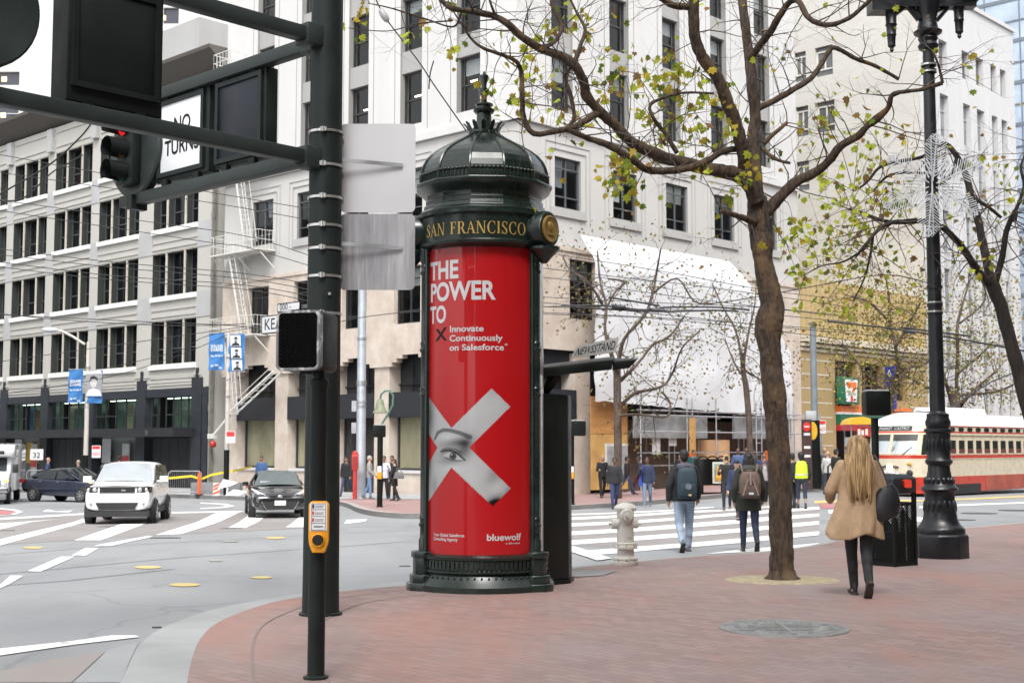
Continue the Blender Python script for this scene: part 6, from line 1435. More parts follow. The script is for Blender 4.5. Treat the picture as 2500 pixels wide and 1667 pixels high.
far_tree('plane tree with dense olive brown leaves before the tan building', 60, [(2030, 1120, 9), (2035, 1000, 9), (2040, 940, 9), (2048, 900, 9), (2050, 870, 8)],
  [[(2048, 890, 8), (2060, 840, 7), (2055, 790, 6), (2045, 740, 6), (2040, 690, 5), (2038, 640, 3)], [(2048, 900, 7), (2010, 885, 6), (1975, 840, 5), (1950, 800, 4), (1930, 790, 3)], [(2052, 890, 6), (2090, 850, 5), (2120, 830, 4), (2150, 790, 3)], [(2056, 800, 5), (2090, 740, 4), (2110, 690, 3)], [(2045, 740, 5), (2000, 700, 4), (1960, 680, 3)], [(2060, 850, 4), (2110, 890, 4), (2150, 900, 3)]],
  [(2020, 700, 80, 240), (1950, 720, 70, 160), (2080, 760, 80, 260), (2000, 790, 90, 240), (1960, 850, 70, 160), (2070, 850, 80, 200), (2120, 700, 60, 130), (1900, 760, 40, 50), (2090, 660, 50, 90)], 14, mats=(4, 4, 4, 3, 3, 2, 1, 0), dens=.9)
far_tree('plane tree with olive leaves before the white tower front, right of the lamp shaft', 66, [(2200, 1090, 12), (2198, 980, 12), (2195, 940, 11), (2195, 900, 10)],
  [[(2195, 940, 9), (2200, 880, 6), (2198, 800, 6), (2200, 740, 5), (2230, 640, 3)], [(2192, 950, 8), (2178, 920, 7), (2165, 850, 5), (2160, 800, 4)], [(2200, 940, 8), (2220, 900, 5), (2260, 880, 4), (2290, 850, 4)], [(2200, 850, 5), (2240, 820, 4), (2280, 790, 3)], [(2200, 740, 4), (2260, 680, 3), (2250, 610, 2)], [(2202, 900, 5), (2280, 900, 4), (2330, 880, 3)]],
  [(2220, 720, 80, 180), (2280, 760, 80, 200), (2200, 660, 70, 120), (2300, 840, 70, 150), (2230, 830, 80, 180), (2330, 720, 50, 100), (2270, 640, 70, 90), (2190, 780, 50, 90), (2330, 900, 40, 60)], 21, mats=(4, 4, 4, 3, 3, 2, 1, 0), dens=.8)
# ---- shrub on the roof terrace, far left
ps = P(55, 285, 100); t = thing('rooftop_shrub', 'small yellowing shrub on the roof edge at the far left', 'plant', ps); m = MB(Matrix.Translation(-ps)); tp = []
for k in range(5): grow(m, ps + Vector((rl.uniform(-.5, .5), 0, 0)), (rl.gauss(0, .5), 0, 1), .8, .02, 1, rl, tp)
m.build('stem', TWIG, t); m = MB(Matrix.Translation(-ps))
for k in range(60): small_leaf(m, P(60 + rl.gauss(0, 11), 275 + rl.gauss(0, 6), 100), .25, rl, (0, 2, 2))
m.build('foliage', LEAF, t)

# ================================================================== scaffold and white sheeting
sc0 = CO + dR * 3 + Vector((0, 0, ZB)); sf_ = thing('scaffold', 'steel scaffold wrapped in white plastic sheeting on the corner building', 'scaffold', sc0, AN); ST_ = TR(3.0)
TARP = M('white_plastic_sheet', (.62, .63, .65), .45, var=.05, scale=.5, spec=.4)
m = MB(ST_); nu, nz = 60, 34; rows_ = []
for j in range(nz + 1):
 r = []
 for i in range(nu + 1):
  u = 3.35 + 16.6 * i / nu; zt = 9.68 if u < 15.3 else 9.68 - (u - 15.3) * .5 - max(0, u - 17) * .55; zb = 2.07 - (u - 3.35) * .032 + .1 * noise.noise(Vector((u * 1.3, 0, 3)))
  z = zb + (zt - zb) * j / nz; f = j / nz; y = -1.6 + max(0, f - .84) / .16 * .8 + (1.05 - f) * (.10 * noise.noise(Vector((u * .55, z * .5, 0))) + .07 * noise.noise(Vector((u * 1.6, z * .8, 5)))) + .02 * abs(math.sin(u * 1.22)) + (1.05 - f) * .05 * abs(noise.noise(Vector((u * 2.5 + z, z * 1.4, 2))))
  if i == 0: u += .18 * noise.noise(Vector((z * .8, 1, 1)))
  r.append((u, y, z))
 rows_.append(r)
m.loft(rows_, cap=False, closed=False); m.build('sheeting', TARP, sf_, smooth=180)
PIPE = M('scaffold_pipe', (.42, .44, .46), .4, .6, var=.2); PLY = M('orange_plywood', (.45, .22, .07), .75, var=.16, scale=1.2, stretch=(.4, .4, 3)); PLYT = M('tan_plywood', (.50, .30, .16), .75, var=.12, scale=1.2); CRD = M('brown_hoarding', (.11, .08, .06), .85, var=.2)
m = MB(ST_)
for u in (6.5, 10.15, 10.6, 12.6, 16.2, 16.7, 19.4, 19.9):
 for y in (-1.7, -.6): m.tube([(u, y, -2.1), (u, y, 2.4)], .035, 6)
for z in (1.72, 1.5, .72): m.tube([(6.2, -1.72, z), (22.6, -1.72, z)], .035, 6); m.tube([(6.2, -.62, z), (22, -.62, z)], .03, 6)
for u, z in ((21.2, .9), (22.6, .9)): m.tube([(u, -1.7, -2.1), (u, -1.7, 1.8)], .035, 6)
for k in range(6): m.tube([(16.2, -1.7, -1.6 + k * .6), (16.7, -1.7, -1.6 + k * .6)], .02, 5); m.tube([(12.6, -1.7, -1.6 + k * .6), (12.95, -1.7, -1.6 + k * .6)], .02, 5)
m.build('pipe', PIPE, sf_, smooth=50)
FAS = M('worn_steel_fascia', (.30, .31, .32), .5, .3, var=.25, scale=1.3)
for a, b in ((6.4, 12.2), (14.6, 20.0)): m = MB(ST_); m.box(a, b, -1.45, -1.3, .42, 1.5); m.build('fascia_panel', FAS, sf_)
m = MB(ST_); m.quad((6, -.25, -2.1), (21, -.25, -2.1), (21, -.25, 1.3), (6, -.25, 1.3)); m.build('hoarding', CRD, sf_)
for a, b, z0, z1, mt in ((3.75, 6.4, .6, 2.3, PLY), (3.75, 6.4, -1.95, .58, M('yellow_plywood', (.47, .28, .09), .75, var=.18, scale=1.2))):
 m = MB(ST_); m.box(a, b, -1.0, -.95, z0, z1); m.build('plywood_board', mt, sf_)
m = MB(ST_); m.lathe([(1.0, -2.1), (1.0, .35)], 20, c=(13.6, -.6, 0)); m.build('plywood_column', PLYT, sf_, smooth=50)
m = MB(ST_); m.box(4.7, 6.3, -1.06, -1.01, -1.5, .15); f = m.build('notice_board', M('pale_board_frame', (.55, .54, .52), .6), sf_); m = MB(ST_); m.box(4.8, 6.25, -1.08, -1.062, -1.4, .05); m.build('notice_panel', M('grey_panel', (.28, .29, .3), .5, var=.3, scale=2), f)
ORP = M('orange_post_paint', (.62, .11, .015), .5)
m = MB(ST_); m.box(10.25, 10.5, -1.95, -1.75, -.6 + .3, 1.4); m.build('timber_post', M('tan_timber', (.48, .27, .09), .7, var=.15), sf_); m = MB(ST_); m.box(10.24, 10.51, -1.96, -1.74, -2.1, -.3); m.build('orange_post', ORP, sf_)
m = MB(ST_); m.box(16.9, 17.1, -1.95, -1.75, -2.1, -.2); m.build('orange_post', ORP, sf_)
for a, z in ((7.9, -.35), (9.2, 0.05), (13.2, -1.0), (14.2, -1.0)): m = MB(ST_); m.box(a, a + .62, -1.62 if a > 12 else -1.3, -1.6 if a > 12 else -1.28, z, z + (.85 if a < 9 else .5)); m.build('paper_notice', M('pale_notice', (.55, .55, .55), .7), sf_)
m = MB(ST_); m.T = ST_; [m.box(6.2, 22, -1.75, -1.71, z, z + .05) for z in (-.9, -.3)]; m.build('guard_rail', PIPE, sf_)

# ================================================================== wires overhead
WIR = M('black_cable', (.012, .012, .013), .6)
nw = [0]
def wire(lb, pts, Y, r=.012, grp='overhead tram wires'):
 q = [P(x, y, Y if not isinstance(Y, (tuple, list)) else Y[0] + (Y[1] - Y[0]) * i / (len(pts) - 1)) for i, (x, y) in enumerate(pts)]
 s = interp([tuple(p) for p in q], 8); m = MB(Matrix.Translation(-q[0])); m.tube([p[:3] for p in s], r, 5); o = m.build('overhead_wire', WIR, smooth=60, loc=q[0]); tag(o, lb, 'wire', grp)
def c2b(x, y): return x * 600 / 2352 / KS, (500 + y * 600 / 2352) / KS
def c1c(x, y): return x * 840 / 2352 / KS, y * 840 / 2352 / KS
WL = 'thin black overhead wire crossing in front of the beige grey building'
for pts in ([c2b(-300, -60), c2b(330, 0), c2b(1330, 150), c2b(2352, 300), (740, 597)], [c2b(-300, 0), c2b(0, 55), c2b(870, 188), c2b(2040, 365), c2b(2352, 405), (740, 619)], [c2b(-300, 385), c2b(60, 430), c2b(1100, 550), c2b(2352, 660), (740, 658)],
   [c2b(-300, 450), c2b(60, 485), c2b(1100, 600), c2b(2352, 710), (740, 671)], [c2b(-300, 510), c2b(50, 555), c2b(1100, 680), c2b(2352, 770), (740, 686)], [c2b(-300, 555), c2b(0, 595), c2b(1100, 720), c2b(2352, 812), (740, 698)],
   [c1c(-100, 1040), c1c(0, 1058), c1c(1000, 1240), c1c(2090, 1425), c1c(2300, 1460)], [c1c(-100, 1165), c1c(0, 1180), c1c(1400, 1380), c1c(2090, 1500), c1c(2300, 1535)]): wire(WL, pts, 40)
for pts in ([c2b(-200, 1030), c2b(0, 1050), c2b(1200, 1110), c2b(2352, 1165), (640, 770), (900, 720), (1400, 700)], [c2b(-200, 1020), c2b(600, 1100), c2b(1600, 1155), c2b(2352, 1140)]): wire('pale sagging overhead wire above the street banners', pts, 44, .014)
wire('diagonal overhead wire dropping to the right from the upper left', [(-30, 462), (0, 446), (113, 379), (186, 314), (216, 274)], 42, .03)
wire('pale cable with fittings beside the diagonal wire at the left edge', [(-20, 458), (50, 457), (118, 398), (150, 380), (190, 356)], 42, .025)
for pts in ([c2b(1000, 1568), c2b(1700, 1400), c2b(2000, 1250), (640, 745)], [c2b(0, 1500), c2b(1400, 1300), c2b(2352, 1165)], [(0, 905), (230, 870), (400, 820), (520, 770)]): wire('slanting feeder wire near the street banners', pts, 46, .012)
RWL = 'thin overhead wire across the avenue in front of the white sheeting'
def cD(x, y): return (1300 + x * 660 / 1916) / KS, (540 + y * 540 / 1568) / KS
for pts in ([cD(-200, 180), cD(520, 290), cD(1000, 370), cD(1600, 480), cD(2100, 545)], [cD(-200, 300), cD(600, 395), cD(1100, 450), cD(1916, 560), cD(2300, 620)], [cD(-400, 380), cD(100, 400), cD(700, 490), cD(1300, 570), cD(2300, 690)], [cD(-500, 500), cD(120, 540), cD(800, 575), cD(1600, 610), cD(2300, 680)],
   [cD(-500, 590), cD(120, 608), cD(600, 620), cD(1400, 640), cD(2300, 720)], [cD(-500, 640), cD(120, 650), cD(1000, 690), cD(2300, 780)], [cD(-300, 650), cD(700, 680), cD(1400, 740), cD(2300, 850)], [(1200, 690), (1500, 720), (1800, 752), (2100, 778), (2400, 800)]): wire(RWL, pts, 47, .013)
for pts in ([cD(200, 600), cD(500, 600), cD(800, 630), cD(960, 610), cD(1300, 610), cD(1540, 630)], [cD(300, 610), cD(700, 632), cD(960, 640), cD(1300, 632), cD(1460, 640)], [cD(540, 540), cD(760, 575), cD(900, 600)]): wire('thick black feeder cable with insulators before the white sheeting', pts, 47, .035, 'feeder cables')
for pts in ([(1900, 738), (2050, 755), (2200, 778), (2400, 815)], [(2070, 752), (2150, 762), (2230, 772)]): wire('thick feeder cable before the tan building', pts, 47, .035, 'feeder cables')
wire('sloping span wire rising to the right past the big trunk', [cD(1250, 590), cD(1600, 535), cD(2000, 460), cD(2500, 380), (2150, 655)], 47, .02)
for x, y, w in (cD(610, 605) + (34,), cD(880, 630) + (38,), (2090, 762, 30)):
 p = P(x, y, 46.9); L = w * 47 / 3029; m = MB(Matrix.Rotation(R(93), 4, 'Y')); m.lathe([(.03, -L / 2), (.09, -L * .4), (.06, -L * .3), (.09, -L * .2), (.06, -.05), (.09, L * .1), (.06, L * .25), (.08, L * .4), (.03, L / 2)], 10); tag(m.build('insulator', M('dark_insulator', (.03, .035, .04), .35), loc=p, smooth=50), 'dark ribbed insulator on the overhead feeder cable', 'insulator', 'insulators on the feeder cables')
wire('stay wire with a small insulator running down behind the kiosk dome', [(855, -20), (886, 42), (960, 140), (1000, 200), (1070, 300)], 26, .014, None)
p = P(882, 36, 26); m = MB(Matrix.Rotation(R(-30), 4, 'Y')); m.lathe([(.02, -.16), (.06, -.12), (.075, 0), (.06, .12), (.02, .16)], 10); tag(m.build('insulator', M('grey_insulator', (.3, .3, .3), .4), loc=p, smooth=50), 'small grey insulator on the stay wire above the kiosk', 'insulator')
wire('short hanging wire below the stay wire', [(996, 140), (988, 170), (985, 205)], 26, .014, None)
# ================================================================== vehicles
TYR = M('tyre_rubber', (.015, .015, .016), .8); RIM = M('alloy_rim', (.45, .46, .47), .3, .8); CHR = M('chrome_trim', (.6, .6, .62), .15, 1.); CGL = M('dark_car_glass', (.02, .024, .026), .03, var=.05, spec=.9)
WGL = M('sky_bright_car_glass', (.56, .60, .62), .05, .7, var=.05); LNS = M('headlight_lens', (.55, .57, .6), .1, .5, var=.2, scale=9); LIT = EM('lit_headlight', (1, .95, .88), 2.2); AMBL = EM('amber_lamp', (1, .38, .05), 1.6); BPL = M('black_plastic', (.02, .02, .021), .6); PLT = M('number_plate', (.62, .62, .62), .5, var=.15, scale=30)  # pale, part-metal base puts a bright sky reflection into the windscreen glass
def subd(m, name, mat, parent, lv=2, crease=None, sm=60):
 o = m.build(name, mat, parent); md = o.modifiers.new('s', 'SUBSURF'); md.levels = lv; md.render_levels = lv
 bpy.context.view_layer.update(); me = bpy.data.meshes.new_from_object(o.evaluated_get(bpy.context.evaluated_depsgraph_get())); o.modifiers.clear(); o.data = me
 me.polygons.foreach_set('use_smooth', [True] * len(me.polygons)); me.set_sharp_from_angle(angle=R(sm)); return o
def wheel(root, x, y, r, w=.2, rim=RIM):
 s = 1 if y > 0 else -1; T = Matrix.Translation((x, y, r)) @ Matrix.Rotation(math.pi / 2 * -s, 4, 'X')
 m = MB(T); m.lathe([(r * .62, -w * .5), (r * .93, -w * .5), (r, -w * .36), (r, w * .3), (r * .93, w * .46), (r * .68, w * .5), (r * .64, w * .4)], 26, cap=True); t = m.build('wheel', TYR, root, smooth=40)
 m = MB(T); m.lathe([(r * .66, w * .44), (r * .6, w * .46), (r * .58, w * .3), (r * .18, w * .34), (r * .15, w * .44), (.001, w * .45)], 24, cap=False)
 for k in range(7): a = k * 2 * math.pi / 7; m.beam((r * .12 * math.cos(a), r * .12 * math.sin(a), w * .42), (r * .6 * math.cos(a), r * .6 * math.sin(a), w * .43), .055, .03, up=(0, 0, 1))
 m.build('rim', rim, t, smooth=30)
def car(name, lab, pos, phi, paint, L, W, body, house, ws, wheels, details, glass_m=CGL, pillars=.06):
 root = thing(name, lab, 'car', pos, phi); h = W / 2
 m = MB(); rings = []
 for x, w, zb, zt, cr_ in body:
  w *= h; half = [(w * .0, zb), (w * .8, zb), (w * .96, zb + .1), (w, zb + (zt - zb) * .45), (w * .985, zt - .16), (w * .95, zt - .04), (w * .80, zt), (0, zt + cr_)]
  rings.append([(x, y, z) for y, z in half] + [(x, -y, z) for y, z in reversed(half[1:-1])])
 m.loft(rings); b = subd(m, 'body', paint, root, 2)
 m = MB(); rings = []
 for x, wb, zb, wt, zt in house:
  wb *= h; wt *= h; half = [(wb, zb), (wb * .35 + wt * .65, zb + (zt - zb) * .7), (wt, zt - .03 if zt - zb > .1 else zt), (wt * .8, zt), (0, zt + (.03 if zt - zb > .1 else .005))]
  rings.append([(x, y, z) for y, z in half] + [(x, -y, z) for y, z in reversed(half[:-1])])
 m.loft(rings); r = subd(m, 'roof', paint, root, 1)
 for nm, q in ws:                                         # glass panels: four corners each, lifted a little off the shell
  m = MB(); a, b_, c, d = [Vector(p) for p in q]; n = (b_ - a).cross(d - a).normalized() * .012; k = 6; g = []
  for i in range(k + 1):
   g.append([tuple(a.lerp(b_, i / k).lerp(d.lerp(c, i / k), j / 3) + n * (1 + (3.5 * (1 - (2 * i / k - 1) ** 2) if nm in ('windscreen', 'rear_window') else 0))) for j in range(4)])
  m.loft(g, cap=False, closed=False); m.build(nm, glass_m if nm == 'windscreen' else CGL, r, smooth=180)
 for x, y, rr, ww in wheels:
  for s in (1, -1):
   T = Matrix.Translation((x, s * (y - .02), rr)) @ Matrix.Rotation(math.pi / 2 * -s, 4, 'X'); m = MB(T); m.lathe([(rr * 1.16, -.12), (rr * 1.16, .035), (rr * 1.1, .045), (.01, .045)], 24, cap=False); m.build('wheel_arch_shade', BPL, b, smooth=40); wheel(root, x, s * (y - .02), rr, ww)  # black disc stands in for the shadow inside the wheel arch
 details(root, b); return root
def piece(nm, mat, par, f, bevel=0., smooth=None): m = MB(); f(m); return m.build(nm, mat, par, bevel=bevel, smooth=smooth)
def mirror2(nm, mat, par, f, bevel=.0, smooth=None):
 for s in (1, -1): m = MB(Matrix.Scale(s, 4, (0, 1, 0))); f(m); m.build(nm, mat, par, bevel=bevel, smooth=smooth)
WPT = M('white_car_paint', (.78, .79, .80), .25, var=.02, coat=.8); BPT = M('black_car_paint', (.012, .012, .014), .2, var=.1, coat=1.); NPT = M('navy_car_paint', (.014, .018, .038), .22, var=.1, coat=1.)
# white sport utility, coming towards the camera
def suv_d(root, b):
 F = 2.36
 piece('grille', BPL, b, lambda m: [m.box(F - .02, F + .045, -.50, .50, .93, 1.10)] + [m.box(F + .04, F + .055, -.48, .48, .95 + k * .045, .965 + k * .045) for k in range(3)])
 piece('grille_trim', CHR, b, lambda m: (m.box(F + .02, F + .06, -.50, .50, .925, .94), m.box(F + .02, F + .06, -.52, .52, 1.10, 1.115)))
 mirror2('headlight', BPL, b, lambda m: m.prism([(F - .3, .55), (F + .035, .55), (F + .03, .78), (F - .05, .91), (F - .3, .955)], .935, 1.105, 'z'), bevel=.01)
 mirror2('headlight_lens', LNS, b, lambda m: (m.ball((F + .035, .64, 1.02), .02, .065, .065), m.ball((F + .0, .81, 1.02), .03, .06, .06)), smooth=60)
 mirror2('turn_lamp', M('amber_plastic', (.5, .12, .02), .3), b, lambda m: m.box(F - .23, F - .1, .90, .925, .99, 1.1))
 piece('air_intake', BPL, b, lambda m: (m.add([(F + .09, -.60, .66), (F + .09, .60, .66), (F + .08, .5, .46), (F + .08, -.5, .46), (F - .1, -.6, .66), (F - .1, .6, .66), (F - .1, .5, .46), (F - .1, -.5, .46)], [(0, 3, 2, 1), (0, 1, 5, 4), (1, 2, 6, 5), (2, 3, 7, 6), (3, 0, 4, 7)]), m.box(F - .3, F + .07, -.9, .9, .26, .42)))
 mirror2('fog_lamp', LNS, b, lambda m: m.ball((F + .07, .74, .64), .03, .05, .05), smooth=60)
 mirror2('mirror', WPT, root, lambda m: (m.box(.72, .92, 1.0, 1.25, 1.20, 1.38), m.box(.78, .86, .9, 1.02, 1.2, 1.26)), bevel=.04)
 piece('wiper', BPL, b, lambda m: (m.beam((1.14, .7, 1.2), (1.02, .05, 1.30), .02, .02), m.beam((1.15, .05, 1.2), (1.03, -.6, 1.28), .02, .02)))
 piece('side_sill', BPL, b, lambda m: m.box(-1.3, 1.1, -.95, .95, .3, .46))
 piece('hood_line', M('panel_gap', (.08, .08, .08), .8), b, lambda m: (m.box(F - .06, F + .052, -.93, .93, 1.132, 1.140)))
 piece('emblem', CHR, b, lambda m: m.box(F + .056, F + .062, .12, .24, .99, 1.03))
 piece('number_plate', PLT, b, lambda m: m.box(F + .09, F + .1, -.2, .2, .5, .6)) if False else None
p = GR(297, 1197); zs = 1.30
SB = [(-2.38, .86, .5, 1.15, .0), (-2.3, .95, .42, 1.18, 0), (-1.4, 1., .36, 1.2, 0), (0, 1., .36, 1.2, 0), (1.1, 1., .36, 1.19, .03), (1.9, .99, .38, 1.15, .05), (2.24, .97, .40, 1.12, .04), (2.36, .93, .42, 1.09, .03), (2.40, .88, .46, 1.02, .02)]
SH = [(-2.3, .92, 1.16, .80, 1.2), (-2.2, .94, 1.16, .77, 1.74), (-.8, .95, 1.16, .78, 1.80), (.35, .95, 1.16, .76, 1.78), (1.15, .93, 1.16, .86, 1.2), (1.25, .92, 1.14, .9, 1.16)]
def glassq(x0, x1, w0, w1, z0, z1): return ((x0, -w0, z0), (x0, w0, z0), (x1, w1, z1), (x1, -w1, z1))
h_ = .965
sv_ = car('sport_utility', 'white boxy sport utility vehicle driving over the left crosswalk', p, R(-82.5), WPT, 4.8, 1.93, SB, SH,
 [('windscreen', glassq(1.13, .47, .84, .70, 1.215, 1.725)), ('side_window', ((.95, .915, 1.22), (-.25, .915, 1.22), (-.25, .79, 1.70), (.42, .79, 1.70))), ('side_window', ((-.35, .915, 1.22), (-1.95, .905, 1.22), (-1.95, .79, 1.68), (-.35, .79, 1.70))), ('side_window', ((-.25, -.915, 1.22), (.95, -.915, 1.22), (.42, -.79, 1.70), (-.25, -.79, 1.70))), ('side_window', ((-1.95, -.905, 1.22), (-.35, -.915, 1.22), (-.35, -.79, 1.70), (-1.95, -.79, 1.68)))],
 [(1.48, .93, .37, .25), (-1.42, .93, .37, .25)], suv_d, WGL); sv_.scale = (.94, .94, .96)
# black saloon behind the post
def sedan_d(dark, lit):
 def f(root, b):
  F = 2.2
  piece('grille', CHR, b, lambda m: m.add([(F + .035, -.42, .70), (F + .035, .42, .70), (F + .06, .30, .60), (F + .06, -.30, .60), (F - .1, -.42, .7), (F - .1, .42, .7), (F - .1, .3, .6), (F - .1, -.3, .6)], [(0, 3, 2, 1), (0, 1, 5, 4), (1, 2, 6, 5), (2, 3, 7, 6), (3, 0, 4, 7)]))
  piece('grille_slot', BPL, b, lambda m: [m.box(F + .03, F + .066, -.36 + k * .03, .36 - k * .03, .685 - k * .035, .698 - k * .035) for k in range(3)])
  piece('emblem', CHR, b, lambda m: m.ball((F + .065, 0, .665), .012, .075, .04), smooth=60)
  mirror2('headlight', LNS, b, lambda m: m.add([(F + .0, .42, .66), (F - .06, .62, .70), (F - .38, .855, .88), (F - .42, .84, .92), (F - .16, .58, .80), (F - .03, .44, .73)], [(0, 1, 4, 5), (1, 2, 3, 4)]), smooth=60)
  mirror2('headlight_bulb', LNS, b, lambda m: m.ball((F - .12, .63, .745), .06, .07, .05), smooth=60)
  piece('turn_lamp', AMBL, b, lambda m: m.ball((F - .33, lit * .80, .86), .05, .06, .05), smooth=60)
  piece('air_intake', BPL, b, lambda m: m.add([(F + .075, -.55, .52), (F + .075, .55, .52), (F + .07, .40, .27), (F + .07, -.40, .27), (F - .1, -.55, .52), (F - .1, .55, .52), (F - .1, .4, .27), (F - .1, -.4, .27)], [(0, 3, 2, 1), (0, 1, 5, 4), (1, 2, 6, 5), (2, 3, 7, 6), (3, 0, 4, 7)]))
  piece('intake_trim', CHR, b, lambda m: (m.beam((F + .08, -.56, .52), (F + .075, -.41, .265), .015, .015), m.beam((F + .08, .56, .52), (F + .075, .41, .265), .015, .015), m.beam((F + .075, -.41, .262), (F + .075, .41, .262), .015, .015)))
  piece('number_plate', PLT, b, lambda m: m.box(F + .08, F + .09, -.17, .17, .40, .55))
  mirror2('mirror', dark, root, lambda m: (m.box(.68, .84, .9, 1.1, .96, 1.09), m.box(.72, .8, .82, .92, .95, .99)), bevel=.03)
  mirror2('fog_lamp', BPL, b, lambda m: m.box(F - .12, F + .05, .62, .76, .36, .46))
  mirror2('door_handle', CHR, b, lambda m: (m.box(.05, .2, .875, .9, .84, .87), m.box(-.95, -.8, .875, .9, .85, .88)))
  mirror2('side_lamp', M('red_lens_off', (.35, .03, .03), .3), b, lambda m: m.box(-2.2, -1.95, .72, .87, .8, .95))
  piece('dashboard_paper', M('white_paper', (.72, .72, .74), .7), root, lambda m: m.box(.95, 1.0, -.55, -.1, .98, 1.1)) if lit > 0 else None
 return f
DB = [(-2.25, .8, .5, .92, .0), (-2.15, .93, .36, .98, .01), (-1.3, 1., .25, 1.0, .01), (0, 1., .22, .96, 0), (1.0, 1., .22, .93, .03), (1.7, .98, .22, .86, .05), (2.05, .93, .23, .76, .05), (2.2, .86, .24, .70, .02), (2.26, .78, .28, .60, .0)]
DH = [(-2.0, .86, .96, .72, 1.0), (-1.25, .9, .93, .66, 1.33), (-.3, .92, .92, .66, 1.43), (.25, .92, .91, .65, 1.41), (1.2, .9, .9, .8, .95), (1.3, .88, .88, .84, .92)]
def sw(W):
 h = W / 2
 return [('windscreen', glassq(1.16, .34, .78 * h, .64 * h, .965, 1.375)), ('rear_window', ((-1.85, .72 * h, 1.0), (-1.85, -.72 * h, 1.0), (-1.2, -.62 * h, 1.31), (-1.2, .62 * h, 1.31))), ('side_window', ((1.0, .90 * h, .96), (-.1, .91 * h, .95), (-.1, .69 * h, 1.38), (.32, .68 * h, 1.36))), ('side_window', ((-.18, .91 * h, .95), (-1.25, .89 * h, .97), (-1.05, .69 * h, 1.31), (-.18, .69 * h, 1.37))),
   ('side_window', ((-.1, -.91 * h, .95), (1.0, -.90 * h, .96), (.32, -.68 * h, 1.36), (-.1, -.69 * h, 1.38))), ('side_window', ((-1.25, -.89 * h, .97), (-.18, -.91 * h, .95), (-.18, -.69 * h, 1.37), (-1.05, -.69 * h, 1.31)))]
p = P(633, 1177, 42.6); p.z = road(p.x, 41.5); car('saloon_car', 'black saloon car waiting head-on behind the signal pole', p, R(-76.5), BPT, 4.5, 1.78, DB, DH, sw(1.78), [(1.38, .84, .31, .2), (-1.35, .84, .31, .2)], sedan_d(BPT, 1), M('tinted_clear_glass', (.12, .14, .14), .05, .3))
p = P(163, 1150, 56.5); p.z = road(p.x, 56.5); car('saloon_car', 'dark navy saloon car seen from the side, partly hidden by the white sport utility', p, R(-27), NPT, 4.45, 1.7, DB, DH, sw(1.7), [(1.38, .81, .31, .2), (-1.35, .81, .31, .2)], sedan_d(NPT, -1))
# white motorhome cut by the left edge
p = P(-28, 1150, 55); p.z = road(p.x, 55); mh = thing('motorhome', 'white motorhome with overhanging cab, cut off by the left edge', 'van', p, R(-74))
m = MB(); m.prism([(0.1, .5), (2.6, .45), (2.75, .6), (2.75, 1.02), (2.55, 1.12), (1.75, 1.3), (1.0, 1.95), (.1, 1.95)], -1.0, 1.0, 'y'); m.build('cab', WPT, mh, bevel=.08, seg=3)
m = MB(); m.box(-4.5, .2, -1.1, 1.1, .5, 2.42); m.build('body', WPT, mh, bevel=.06)
m = MB(); m.prism([(-.2, 1.85), (1.4, 1.87), (1.75, 1.95), (1.85, 2.15), (1.6, 2.38), (-.2, 2.45)], -1.12, 1.12, 'y'); oc = m.build('overcab', WPT, mh, bevel=.1, seg=3)
m = MB(); m.box(1.70, 1.86, .1, .75, 2.0, 2.15); m.build('overcab_window', BPL, oc, bevel=.02)
m = MB(); m.add([(1.76, -.85, 1.33), (1.76, .85, 1.33), (1.08, .8, 1.92), (1.08, -.8, 1.92)], [(0, 1, 2, 3)]); m.build('windscreen', CGL, mh)
m = MB(); m.box(2.72, 2.79, -.72, .72, .72, .98); g = m.build('grille', BPL, mh, bevel=.01); m = MB(); m.box(2.78, 2.81, -.72, .72, .83, .87); m.ball((2.81, 0, .85), .02, .1, .04); m.build('emblem', M('gold_emblem', (.5, .42, .2), .3, .6), g)
for s in (1, -1):
 m = MB(); m.box(2.7, 2.78, s * .85 - .11, s * .85 + .11, .72, .9); m.build('headlight', LNS, mh, bevel=.02); m = MB(); m.box(2.66, 2.77, s * .9 - .1, s * .9 + .1, .92, 1.0); m.build('turn_lamp', AMBL, mh); m = MB(); m.box(1.5, 1.65, s * 1.15 - .1, s * 1.15 + .12, 1.25, 1.6); m.build('mirror', BPL, mh, bevel=.03)
m = MB(); m.box(2.5, 2.9, -1.0, 1.0, .46, .70); bp = m.build('bumper', CHR, mh, bevel=.06); m = MB(); m.box(2.6, 2.88, -.95, .95, .2, .46); m.build('air_dam', M('grey_plastic', (.16, .165, .17), .6), bp, bevel=.06); m = MB(); m.box(2.9, 2.91, -.16, .16, .48, .6); m.build('number_plate', PLT, bp)
for x in (1.85, -2.6):
 for s in (1, -1): wheel(mh, x, s * .92, .36, .24)

